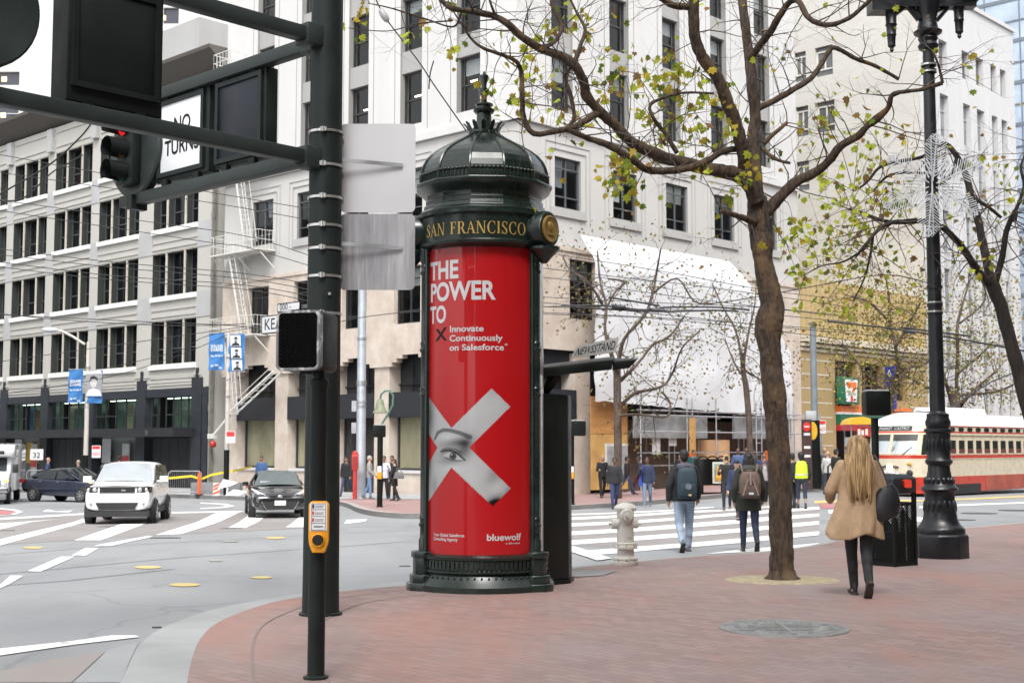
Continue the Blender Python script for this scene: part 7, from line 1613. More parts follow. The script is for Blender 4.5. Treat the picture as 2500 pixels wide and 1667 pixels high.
# ---------------------------------------------------------------- vintage streetcar
CRM = M('cream_tram_paint', (.62, .555, .425), .3, var=.05, coat=.5); RED = M('red_tram_paint', (.48, .04, .022), .35, var=.1, coat=.4); TWH = M('white_tram_roof', (.80, .80, .78), .4, var=.04); ROSE = M('rust_red_skirt', (.36, .08, .055), .55, var=.25, scale=1.5)
q = P(2088, 1139, 48.6); q.z = road(q.x, q.y); q2 = Vector((q.x, q.y, q.z)) + dR * .3 + dL * .9
tm = thing('streetcar', 'cream and red vintage streetcar with white roof stopped on the avenue', 'tram', q2, AN + math.pi)
HWD = 1.32
PL_ = [(.0, 0), (-.02, .35), (-.10, .70), (-.28, 1.0), (-.60, 1.2), (-1.1, 1.30), (-1.8, 1.32), (-3, 1.32), (-5, 1.32), (-8, 1.32), (-11, 1.32), (-14, 1.32)]
def outline(z):
 if z < 1.5: k = 0
 elif z < 2.4: k = .32 * ((z - 1.5) / .9) ** 1.0
 else: k = .32 + .5 * (z - 2.4)
 w = 1 if z < 2.6 else math.sqrt(max(.02, 1 - ((z - 2.6) / .56) ** 2))
 return [(x * (1 if x < -1 else 1) - k * max(0, 1 + x / 3.) - (0 if z < 2.6 else (1 - w) * .9 * max(0, 1 + x / 3)), y * w) for x, y in PL_]
def orow(z): o = outline(z); return [(x, -y, z) for x, y in reversed(o[1:])] + [(x, y, z) for x, y in o]
def tpt(t, z, off=0.):
 """point on the shell: t counts outline nodes from the nose, + towards the car's right side seen by the camera"""
 o = outline(z); s = 1 if t >= 0 else -1; t = abs(t); i = min(int(t), len(o) - 2); f = t - i; a = Vector(o[i]); b = Vector(o[i + 1]); p = a.lerp(b, f); d = (b - a).normalized(); n = Vector((d.y, -d.x))
 if i == 0 and f == 0: n = Vector((1, 0))
 p = p + n * off; return Vector((p.x, p.y * s, z))
def tstrip(m, zs): m.loft([orow(z) for z in zs], cap=False, closed=False)
m = MB(); m.m = 0; tstrip(m, [.12, .4, .72]); m.m = 1; tstrip(m, [.72, 1.1, 1.40]); m.m = 2; tstrip(m, [1.40, 1.53]); m.m = 1; tstrip(m, [1.53, 1.9, 2.3, 2.36]); m.m = 2; tstrip(m, [2.355, 2.42]); m.m = 1; tstrip(m, [2.42, 2.62]); m.m = 3; tstrip(m, [2.62, 2.75, 2.88, 2.98, 3.06, 3.11, 3.14])
m.build('body', [RED, CRM, RED, TWH], tm, smooth=45)
m = MB(); m.add(orow(3.14), [tuple(range(23))]); m.build('roof_deck', TWH, tm)
def tpatch(m, t0, t1, z0, z1, off=.012, n=8):
 m.loft([[tpt(t0 + (t1 - t0) * i / n, z0 + (z1 - z0) * j / 3, off) for j in range(4)] for i in range(n + 1)], cap=False, closed=False)
for s in (1, -1):
 m = MB(); tpatch(m, s * .15, s * 2.75, 1.60, 2.30, .02); w = m.build('windscreen', WGL, tm, smooth=60)
 m = MB(); tpatch(m, s * .15, s * 2.75, 2.06, 2.30, .028); m.build('windscreen_shade', M('dark_cab_interior', (.05, .05, .045), .1), w, smooth=60)
 m = MB()
 for a in ((.08, .16), (2.74, 2.82)): tpatch(m, s * a[0], s * a[1], 1.58, 2.32, .03, 2)
 tpatch(m, s * .16, s * 2.74, 2.30, 2.33, .03); tpatch(m, s * .16, s * 2.74, 1.57, 1.60, .03); m.build('windscreen_frame', CRM, w)
 m = MB(); m.beam(tpt(s * 1.4, 1.55, .05), tpt(s * 2.3, 1.85, .06), .025, .025); m.build('wiper', BPL, w)
 m = MB(); tpatch(m, s * 3.3, s * 4.5, 1.55, 2.3, .01, 3); m.build('door_window', CGL, tm)
 m = MB(); tpatch(m, s * 4.62, s * 5.1, .3, 2.3, .012, 2); m.build('door_edge', M('door_grey_trim', (.3, .28, .22), .5), tm)
 for k in range(15):
  xa = -2.2 - k * .76; m = MB(); m.box(xa - .56, xa, s * 1.30, s * 1.327, 1.60, 2.08)
  f = m.build('side_window', CGL, tm); m = MB(); m.box(xa - .56, xa, s * 1.326, s * 1.334, 1.60, 1.76); m.build('seat_back', M('maroon_seat', (.12, .03, .03), .5), f)
  m = MB(); [m.box(xa - a, xa - b, s * 1.322, s * 1.345, 1.56, 2.12) for a, b in ((.60, .55), (.01, -.04))]; m.box(xa - .55, xa - .01, s * 1.322, s * 1.343, 2.08, 2.12); m.build('window_frame', CRM, f)
  m = MB(); m.prism([(xa - .28 + .22 * math.cos(t) * abs(math.cos(t)) ** -.5 if abs(math.cos(t)) > .05 else xa - .28, 2.5 + .075 * math.sin(t) * abs(math.sin(t)) ** -.5 if abs(math.sin(t)) > .05 else 2.5) for t in [2 * math.pi * (i + .5) / 20 for i in range(20)]], s * 1.315, s * 1.335, 'y'); m.build('clerestory_window', CGL, tm)
 m = MB(); m.box(-14, -2.2, s * 1.31, s * 1.36, 2.28, 2.33); m.box(-14, -1.9, s * 1.30, s * 1.335, 1.37, 1.395); m.build('side_moulding', CRM, tm)
 m = MB(); m.box(-14, -1.6, s * 1.27, s * 1.345, 2.61, 2.64); m.build('roof_gutter', RED, tm)
 m = MB(); m.box(-14, -5.3, s * 1.31, s * 1.335, .16, .70) if s else None
 m.build('skirt', ROSE, tm)
 for x in (-3.6, -10.6):
  m = MB(); m.box(x - 1.25, x + 1.25, s * 1.30, s * 1.34, .05, .42); m.build('truck_opening', BPL, tm)
  for dx in (-.75, .75): wheel(tm, x + dx, s * 1.22, .33, .1, BPL)
m = MB(); tpatch(m, -2.0, 2.0, 2.44, 2.62, .012); ds = m.build('destination_sign', BPL, tm, smooth=60)
v, f = text('MARKET  CASTRO', 1., 'CENTER'); w = max(p[0] for p in v) - min(p[0] for p in v); m = MB(); v, f = finer(v, f, .3)
m.add([tpt(3.4 * p[0] / w, 2.475 + .11 * p[1] / .72, .025) for p in v], f); m.build('sign_lettering', M('pale_sign_print', (.55, .57, .55), .5), ds)
m = MB(); m.ball(tpt(0, 1.05, .02), .06, .12, .12); hl = m.build('headlight', LIT, tm, smooth=60); m = MB(); [m.beam(tpt(s * .3, 1.05 + a, .03), tpt(s * 1.0, 1.05 + a * .4, .03), .02, .03) for s in (1, -1) for a in (.09, .03)]; m.build('headlight_wing', BPL, hl)
m = MB(); m.ball(tpt(2.1, .86, .02), .08, .13, .13); m.build('horn', BPL, tm, smooth=60); m = MB(); m.ball(tpt(2.1, 1.20, .02), .04, .11, .05); m.build('marker_lamp', M('amber_plastic_tram', (.7, .32, .03), .3), tm, smooth=60)
m = MB(); [tpatch(m, -3, 3, z, z + .03, .02) for z in (.3, .42, .54, .66)]; m.build('bumper_rib', RED, tm)
m = MB(); m.prism([(-2.9, 3.1), (-3.2, 3.38), (-7.2, 3.38), (-7.5, 3.1)], -.55, .55, 'y'); m.build('roof_vent', TWH, tm, bevel=.08, seg=3)
m = MB(); m.box(-6, -1.3, -.5, -.42, 3.15, 3.2); m.box(-6, -1.3, .42, .5, 3.15, 3.2); m.tube([(-4, .2, 3.2), (-9, .1, 4.6), (-14, 0, 5.6)], .03, 6); m.build('trolley_gear', BPL, tm)
m = MB(); m.beam(tpt(-3, 1.9, .02), tpt(-3.0, 2.0, .45), .03, .03); m.box(.1, .22, -1.72, -1.5, 1.85, 2.2); m.build('mirror', STEEL, tm)

# ================================================================== banners, small signs, far street furniture
BLU = M('banner_blue', (.035, .16, .40), .7, var=.05); PTN = M('pale_pole_paint', (.48, .45, .41), .6, var=.1)
def banner_pole(lb, x, Y, ytop, ydark, yb, arm, bl):
 b = P(x, yb, Y); b.z = road(b.x, Y) + .15; z = lambda y: P(x, y, Y).z - b.z; t = thing('banner_pole', lb, 'street pole', b); r = 5.5 * Y / 3029
 m = MB(); m.lathe([(r * 1.15, 0), (r * 1.15, z(ydark))], 12, cap=False); m.build('pole_foot', GRNB, t, smooth=50); m = MB(); m.lathe([(r, z(ydark)), (r * .8, z(ytop))], 12); m.build('pole', PTN, t, smooth=50)
 m = MB(); [m.lathe([(r * 1.15, z(y)), (r * 1.15, z(y) + .06)], 12) for y in (ytop + 60, ytop + 110, ytop + 150)]; m.build('pole_band', STEEL, t)
 if arm: m = MB(); q = lambda x_, y_: P(x_, y_, Y) - b; m.tube([q(x, ytop + 6), q(x - 28, ytop - 12), q(x - 52, ytop - 24), q(x - 70, ytop - 28)], .06, 8); a = m.build('lamp_arm', PTN, t, smooth=50); m = MB(Matrix.Translation(q(x - 80, ytop - 27))); m.ball((0, 0, 0), .42, .2, .13); m.build('lamp_head', M('lamp_housing', (.5, .53, .55), .4), a, smooth=60)
 for (x0, x1, y0, y1, kind) in bl:
  X = lambda x_: P(x_, y0, Y).x - b.x
  o = thing('banner', {'txt': 'blue banner with white WALKER EVANS lettering on the %s pole', 'hat': 'blue banner with three black and white hat portraits on the banner pole', 'por': 'blue banner with one grey portrait photograph on the lamp pole'}[kind] % (('right banner' if not arm else 'left lamp'),) if kind == 'txt' else {'hat': 'blue banner with three black and white hat portraits on the banner pole', 'por': 'blue banner with one grey portrait photograph on the lamp pole'}[kind], 'banner', b)
  m = MB(); rr = []
  for j in range(13): zz = z(y0 + (y1 - y0) * j / 12); rr.append([(X(x0) + (X(x1) - X(x0)) * i / 8, -.06 + .05 * math.sin(j * .9 + i * .7), zz) for i in range(9)])
  m.loft(rr, cap=False, closed=False); bn = m.build('cloth', BLU, o, smooth=180)
  def fl(m, pl, k=0): m.add([(X(px), -.14 - .004 * k, z(py)) for px, py in pl], [tuple(range(len(pl)))])
  W_ = M('banner_white', (.68, .68, .69), .7, var=.08, scale=12); K_ = M('banner_black', (.02, .02, .022), .8); w = x1 - x0; h = y1 - y0
  if kind == 'txt':
   m = MB()
   for s, yy, sz in (('WALKER', .40, .085), ('EVANS', .50, .10), ('Sep 30-Feb 4', .64, .05), ('SF', .92, .06), ('MO', .90, .06), ('MA', .97, .06)):
    v, f = text(s, 1., 'LEFT', offset=.015); tw_ = max(q_[0] for q_ in v); ww = {'SF': .2, 'MO': .22, 'MA': .2}.get(s, .78) * w; xx = x0 + w * {'MO': .42, 'MA': .68, 'SF': .16}.get(s, .14)
    m.add([(X(xx + q_[0] / tw_ * ww), -.145, z(y0 + h * yy - q_[1] / .72 * h * sz)) for q_ in v], f)
   m.build('banner_print', W_, bn)
  else:
   m = MB(); m.m = 0
   def oval(cx, cy, rx, ry, k): fl(m, [(cx + rx * math.cos(a), cy + ry * math.sin(a)) for a in [2 * math.pi * i / 14 for i in range(14)]], k)
   if kind == 'hat':
    for i in range(3):
     c = x0 + w * (.42 + .06 * i); ya = y0 + h * (.04 + .33 * i); yb_ = y0 + h * min(.98, .33 + .33 * i); m.m = 0; fl(m, [(c - w * .3, ya), (c + w * .33, ya), (c + w * .36, yb_), (c - w * .26, yb_)], 1); yc = (ya + yb_) / 2; c += w * .05; m.m = 1; fl(m, [(c - w * .28, yb_ - 1), (c - w * .2, yb_ - h * .07), (c, yb_ - h * .10), (c + w * .2, yb_ - h * .07), (c + w * .26, yb_ - 1)], 2); m.m = 2; oval(c, yc - h * .0, w * .1, h * .055, 3); m.m = 1; fl(m, [(c - w * .2, yc - h * .045), (c - w * .1, yc - h * .06), (c - w * .09, yc - h * .10), (c + w * .09, yc - h * .10), (c + w * .1, yc - h * .06), (c + w * .2, yc - h * .045)], 4); oval(c, yc + h * .038, w * .06, h * .022, 4)
   else:
    m.m = 2; fl(m, [(x0 + w * .04, y0 + h * .1), (x1, y0 + h * .06), (x1, y0 + h * .78), (x0, y0 + h * .78)], 1); m.m = 0; fl(m, [(x0 + w * .04, y0 + h * .03), (x1 - w * .1, y0 + h * .01), (x1, y0 + h * .09), (x0 + w * .04, y0 + h * .11)], 2); c = x0 + w * .5; m.m = 0; fl(m, [(x0 + w * .05, y0 + h * .78), (x0 + w * .2, y0 + h * .6), (c, y0 + h * .54), (x1 - w * .15, y0 + h * .6), (x1, y0 + h * .78)], 2); m.m = 3; oval(c, y0 + h * .36, w * .2, h * .17, 3); m.m = 1; fl(m, [(c - w * .24, y0 + h * .36), (c - w * .2, y0 + h * .2), (c, y0 + h * .16), (c + w * .22, y0 + h * .22), (c + w * .24, y0 + h * .34), (c + w * .1, y0 + h * .26), (c - w * .12, y0 + h * .27)], 4)
    for ex in (-.09, .09): m.m = 1; oval(c + w * ex, y0 + h * .35, w * .03, h * .012, 5)
    fl(m, [(c - w * .07, y0 + h * .45), (c + w * .07, y0 + h * .45), (c, y0 + h * .465)], 5)
   m.build('banner_print', [W_, K_, M('banner_grey', (.25, .25, .26), .7), M('banner_pale_grey', (.48, .48, .48), .7)], bn)
  m = MB(); m.beam((0, -.05, z(y0)), (X((x0 + x1) / 2 + (x1 - x0) * (.5 if x0 > x else -.5)), -.05, z(y0)), .03, .03); m.build('banner_rod', STEEL, o)
 return t
banner_pole('pale street lamp pole with curved lamp arm and two blue banners', 195, 62, 785, 1045, 1118, True, [(159, 192, 848, 925, 'txt'), (199, 237, 851, 926, 'por')])
banner_pole('pale pole with two blue banners and a dark foot at the building corner', 519, 60.5, 762, 1033, 1140, False, [(481, 517, 765, 850, 'txt'), (526, 563, 767, 853, 'hat')])
def small_sign(lb, x0, x1, y0, y1, Y, col, txt=None, tcol=PBK, post=None, band=None, size=.3, parent_nm='street_sign'):
 a = P(x0, y1, Y); w = (x1 - x0) * Y / 3029; h = (y1 - y0) * Y / 3029; t = thing(parent_nm, lb, 'sign', a); m = MB(); m.prism(rounded(0, w, 0, h, .03), -.02, 0, 'y'); f = m.build('sign_panel', col, t)
 if band: m = MB(); m.box(.03, w - .03, -.03, -.022, h * band[0], h * band[1]); m.build('sign_band', M('sign_red', (.6, .03, .03), .4), f)
 if txt: m = MB(); words(m, txt, h * size, lambda x, y: (w / 2 + x, -.034, h * .2 + y)); m.build('sign_lettering', tcol, f)
 if post: m = MB(); m.tube([(w * post[0], .03, h * .9), (w * post[0], .03, (P(x0, post[1], Y).z - a.z))], .035, 6); m.build('post', STEEL, t)
SGN = M('small_sign_white', (.62, .61, .61), .5)
small_sign('red and white no parking sign on the left lamp pole', 211, 231, 1023, 1051, 61.5, SGN, 'NO', tcol=M('sign_red', (.6, .03, .03)), band=(.72, .95), size=.35)
small_sign('red and white tow-away sign beside the banner pole at the corner', 519, 540, 990, 1017, 60, SGN, None, band=(.55, .95))
small_sign('white sign reading 32 hung before the dark shopfront', 69, 99, 1031, 1056, 66, SGN, '32', size=.7)
small_sign('red and white no parking sign beside the tall grey utility pole', 1877, 1897, 965, 995, 58, SGN, 'NO', tcol=M('sign_red', (.6, .03, .03)), band=(.7, .95), post=(.5, 1120), size=.35)
# galvanised pole and red call box at the far corner
b = P(828, 1143, 55.5); b.z = road(b.x, b.y) + .15; t = thing('steel_pole', 'tall galvanised steel pole by the red call box', 'street pole', b); z = lambda y: P(828, y, 55.5).z - b.z
m = MB(); m.lathe([(.24, 0), (.24, .04), (.205, .06), (.205, z(1090)), (.21, z(1089)), (.21, z(1080)), (.20, z(1078)), (.165, z(560))], 20); m.build('pole', M('galvanised_pole', (.42, .45, .49), .5, .45, var=.1), t, smooth=50)
m = MB(); [m.lathe([(.21, z(y)), (.21, z(y) + .1)], 20) for y in (935, 925, 885, 880, 780)]; [m.box(-.4, -.2, -.05, .05, z(y), z(y) + .45) for y in (995, 945)]; m.build('bracket', STEEL, t)
b = P(815, 1143, 54.8); b.z = road(b.x, b.y) + .15; t = thing('call_box', 'slim red street call box pillar on the far corner', 'call box', b); RDP = M('red_pillar_paint', (.46, .035, .03), .45, var=.12)
m = MB(); m.lathe([(.09, 0), (.085, 1.15), (.10, 1.2), (.10, 1.25)], 8); m.build('pillar', RDP, t); m = MB(); m.box(-.13, .13, -.12, .12, 1.2, 1.85); m.prism([(-.13, 1.85), (.13, 1.85), (.06, 1.98), (-.06, 1.98)], -.1, .1, 'y'); bx = m.build('call_housing', RDP, t, bevel=.02); m = MB(); m.box(-.09, .09, -.135, -.121, 1.3, 1.75); m.build('call_door', M('dark_red', (.25, .02, .02), .5), bx)
# works: barriers, tape, delineator, striped board
def bar_(lb, x0, x1, yt, yb, Y):
 a = P(x0, yb, Y); a.z = road(a.x, Y) + .15; w = (x1 - x0) * Y / 3029; t = thing('crowd_barrier', lb, 'barrier', a, 0, 'steel crowd barriers'); h = 1.1; m = MB(); m.tube([(0, 0, .15), (0, 0, h - .1), (.1, 0, h), (w - .1, 0, h), (w, 0, h - .1), (w, 0, .15), (0, 0, .15)], .025, 6); m.build('barrier_frame', STEEL, t)
 m = MB(); [m.tube([(w * (k + 1) / 16, 0, .15), (w * (k + 1) / 16, 0, h)], .008, 4) for k in range(15)]; m.build('barrier_bar', STEEL, t); m = MB(); [m.beam((x, -.25, .03), (x, .25, .03), .05, .03) or m.beam((x, 0, .03), (x, 0, .15), .04, .04) for x in (.2, w - .2)]; m.build('foot', STEEL, t)
bar_('steel crowd barrier with yellow tape before the black shopfront', 386, 461, 1086, 1138, 61); bar_('steel crowd barrier behind the navy saloon', 60, 135, 1085, 1140, 66)
TAPE = M('yellow_tape', (.75, .55, .03), .5); m = MB(); pts = [P(386, 1098, 60.8), P(440, 1093, 60.8), P(462, 1100, 60.8), P(486, 1090, 60.7), P(535, 1081, 60.5), P(578, 1072, 66)]
o0 = pts[0]; rr = [[tuple(p - o0 - UZ * .05), tuple(p - o0 + UZ * .05)] for p in pts]; m.loft(rr, cap=False, closed=False); tag(m.build('caution_tape', TAPE, loc=o0), 'yellow caution tape strung from the barrier to the corner wall', 'tape')
b = P(457, 1137, 60.6); b.z = road(b.x, b.y) + .15; t = thing('delineator_post', 'orange plastic delineator post on the far left pavement', 'traffic post', b); m = MB(); m.lathe([(.075, .05), (.075, .95), (.05, 1.0), (.05, 1.06), (.001, 1.06)], 12); m.build('post', M('orange_plastic', (.72, .10, .02), .5), t, smooth=50); m = MB(); m.lathe([(.22, 0), (.22, .04), (.1, .06)], 8); m.build('base', BPL, t)
b = P(497, 1140, 59.8); b.z = road(b.x, b.y) + .15; t = thing('striped_board', 'small white board with orange stripes standing by the banner pole', 'barricade', b); m = MB(); m.box(-.15, .15, -.02, .02, 0, .58); o = m.build('board', SGN, t); m = MB(); [m.add([(-.14, -.025, z_), (.14, -.025, z_ + .12), (.14, -.025, z_ + .22), (-.14, -.025, z_ + .10)], [(0, 1, 2, 3)]) for z_ in (.04, .22, .36)]; m.build('stripe', M('orange_stripe', (.6, .12, .04), .5), o)
b = P(520, 1141, 59.6); b.z = road(b.x, b.y) + .15; t = thing('cardboard_litter', 'heap of crumpled white boards at the foot of the banner pole', 'litter', b); m = MB(); m.add([(-.4, 0, .3), (.2, -.1, .45), (.5, .1, .6), (-.2, .2, .75), (.0, -.3, .05), (.6, -.2, .02), (.9, 0, .2), (.3, .1, .3)], [(0, 1, 2, 3), (4, 5, 6, 7)]); m.beam((.05, 0, 0), (.05, 0, .6), .25, .06); m.build('board', SGN, t)
b = P(475, 1138, 62.5); b.z = road(b.x, b.y) + .15; m = MB(); m.box(-.7, 1.6, -.3, .4, -.02, .55); tag(m.build('concrete_block', M('grey_block', (.2, .2, .205), .8, var=.15), loc=b, bevel=.02), 'low grey concrete block by the wall behind the orange post', 'block')
# news rack and bench on the far pavement
b = P(1634, 1136, 53.5); b.z = road(b.x, b.y) + .15; nk = thing('news_rack', 'dark green news rack with a framed poster on the far pavement', 'news rack', b, R(8)); q1 = 53.5 / 3029
m = MB(); m.box(-36 * q1, -4 * q1, -.3, .3, .35, 1.40); m.box(-4 * q1, 34 * q1, -.3, .3, .35, 1.40); m.build('cabinet', GRNB, nk, bevel=.03)
m = MB(); [m.tube([(-36 * q1 + (i + .5) * 23 * q1 + 11 * q1 * math.cos(a), -.31, 1.40 + .1 * math.sin(a)) for a in [math.pi * j / 8 for j in range(9)]], .03, 5) for i in range(3)]; m.build('arched_top', GRNB, nk)
m = MB(); [m.box(x, x + .12, -.2, .2, 0, .35) for x in (-.5, .45)]; m.box(-.65, .65, -.25, .25, .0, .06); m.build('leg', GRNB, nk)
m = MB(); m.box(-2 * q1, 32 * q1, -.33, -.30, .42, 1.28); f = m.build('poster_frame', M('cream_frame', (.5, .48, .42), .6), nk); m = MB(); m.box(2 * q1, 28 * q1, -.345, -.331, .5, 1.2); pf = m.build('poster', M('teal_poster', (.14, .24, .20), .5, var=.4, scale=3), f); m = MB(); m.prism([(.06, .52), (.4, .52), (.36, .8), (.28, 1.1), (.16, 1.15), (.1, .8)], -.352, -.346, 'y'); m.build('poster_print', M('orange_print', (.55, .26, .04), .5, var=.4, scale=6), pf)
# tall utility pole with boxes, red paper box and yellow disc sign, yellow food cart
b = P(1874, 1140, 56); b.z = road(b.x, b.y) + .15; t = thing('utility_pole', 'tall grey utility pole with a dark thick foot before the tan building', 'street pole', b); z = lambda y: P(1874, y, 56).z - b.z
m = MB(); m.lathe([(.24, 0), (.22, z(965))], 12); m.build('pole_foot', GRNB, t, smooth=50); m = MB(); m.lathe([(.15, z(965)), (.13, z(740))], 12); m.build('pole', M('blue_grey_pole', (.17, .20, .22), .5, var=.1), t, smooth=50); m = MB(); m.box(-.45, .0, -.4, -.15, z(966), z(944)); m.build('control_box', M('grey_box', (.36, .38, .39), .5), t, bevel=.03)
b = P(1855, 1128, 55); b.z = road(b.x, b.y) + .15; t = thing('sign_panel', 'narrow black street panel with red no entry disc beside the utility pole', 'sign', b); z = lambda y: P(1855, y, 55).z - b.z
m = MB(); m.box(-.2, .2, -.06, .06, 0, z(963)); o = m.build('panel', M('dark_red_black', (.05, .025, .025), .5), t); m = MB(); m.prism([(.15 * math.cos(a), z(980) + .19 * math.sin(a)) for a in [2 * math.pi * k / 16 for k in range(16)]], -.08, -.061, 'y'); m.m = 1; m.box(-.1, .1, -.09, -.081, z(981), z(978)); [m.box(-.13, .13, -.08, -.062, z(y), z(y - 6)) for y in (1000, 1030, 1050)]; m.build('panel_print', [M('sign_red', (.6, .03, .03)), SGN], o)
m = MB(); m.prism([(.27 + .2 * math.cos(a), z(989) + .38 * math.sin(a)) for a in [2 * math.pi * k / 16 for k in range(16)]], .08, .1, 'y'); m.build('yellow_disc', M('yellow_disc', (.62, .36, .02), .5), t)
b = P(1972, 1120, 60); b.z = road(b.x, b.y) + .15; t = thing('food_cart', 'street cart with curved yellow canopy and red white panels behind the woman', 'cart', b); z = lambda y: P(1972, y, 60).z - b.z; q1 = 60 / 3029
m = MB(); m.loft([[(-30 * q1, y, z(975) + .0), (-30 * q1, y, z(975) - .06)] if k == 0 else [((-30 + 60 * k / 10) * q1, y, z(975) + .45 * math.sin(math.pi * min(k, 7) / 10)), ((-30 + 60 * k / 10) * q1, y, z(975) - .06)] for k in range(11) for y in (0,)], cap=False, closed=False)
m = MB(); pf = [((-30 + 60 * k / 12) * q1, z(975) + .34 * math.sin(math.pi * k / 12) ** .45) for k in range(13)]; m.prism(pf, -.8, .8, 'y'); m.build('canopy', M('yellow_canopy', (.72, .42, .03), .5), t, smooth=40)
m = MB(); m.box(-22 * q1, 22 * q1, -.5, .5, .1, 1.1); m.build('cart_body', M('cart_steel', (.35, .34, .33), .4, .4), t, bevel=.03); m = MB(); [m.tube([(x * q1, y, .1), (x * q1, y, z(975))], .03, 6) for x in (-22, 22) for y in (-.6, .6)]; m.build('post', STEEL, t); m = MB(); m.box(-10 * q1, 22 * q1, -.66, -.62, z(1003), z(982)); o = m.build('menu_panel', M('menu_red', (.4, .03, .03), .5), t); m = MB(); [m.box(x * q1, (x + 6) * q1, -.68, -.661, z(999), z(y)) for x, y in ((-8, 985), (0, 988), (9, 985))]; m.build('menu_print', M('menu_white', (.66, .64, .58), .5), o)
b = P(1903, 1142, 52); b.z = road(b.x, b.y) + .15; m = MB(); m.tube([(0, 0, 0), (0, 0, .95), (.1, 0, 1.05), (.6, 0, 1.05), (.7, 0, .95), (.7, 0, 0)], .035, 8); tag(m.build('bike_rack', GRNB, loc=b, smooth=50), 'low dark hoop rack on the boarding island', 'bike rack')
# ================================================================== people
def fused(mb, name, mat, parent, vox, it=4, label=None):
 """one continuous skin grown over overlapping tapered volumes"""
 o = mb.build(name, mat, parent); r = o.modifiers.new('r', 'REMESH'); r.mode = 'VOXEL'; r.voxel_size = vox; r.use_smooth_shade = True
 s = o.modifiers.new('s', 'SMOOTH'); s.factor = .5; s.iterations = it
 bpy.context.view_layer.update(); me = bpy.data.meshes.new_from_object(o.evaluated_get(bpy.context.evaluated_depsgraph_get())); me.name = name; o.modifiers.clear(); o.data = me
 me.polygons.foreach_set('use_smooth', [True] * len(me.polygons))
 if label: o['label'] = label
 return o
def cap(m, p0, p1, r0, r1, n=12):
 p0 = Vector(p0); p1 = Vector(p1); d = (p1 - p0); L = d.length; d /= L
 pts = [p0 - d * r0 * .9, p0 - d * r0 * .55, p0]; rr = [r0 * .3, r0 * .82, r0]
 pts += [p1, p1 + d * r1 * .55, p1 + d * r1 * .9]; rr += [r1, r1 * .82, r1 * .3]; m.tube(pts, rr, n)
def rings(m, lst, n=18):
 """stack of ellipses (z, half width, half depth, x, y)"""
 m.loft([[(x + a * math.cos(2 * math.pi * k / n), y + b * math.sin(2 * math.pi * k / n), z) for k in range(n)] for z, a, b, x, y in lst])
CLO = {}
def cloth(col, rough=.85, var=.15):
 k = ('cloth', col, rough)
 if k not in CLO: CLO[k] = M('cloth_%d' % len(CLO), col, rough, var=var, scale=9, bmp=.25, bsc=35)
 return CLO[k]
def skin(c): return cloth(c, .5, .06)
S_L, S_M, S_D = (.45, .27, .19), (.30, .165, .105), (.14, .078, .05)
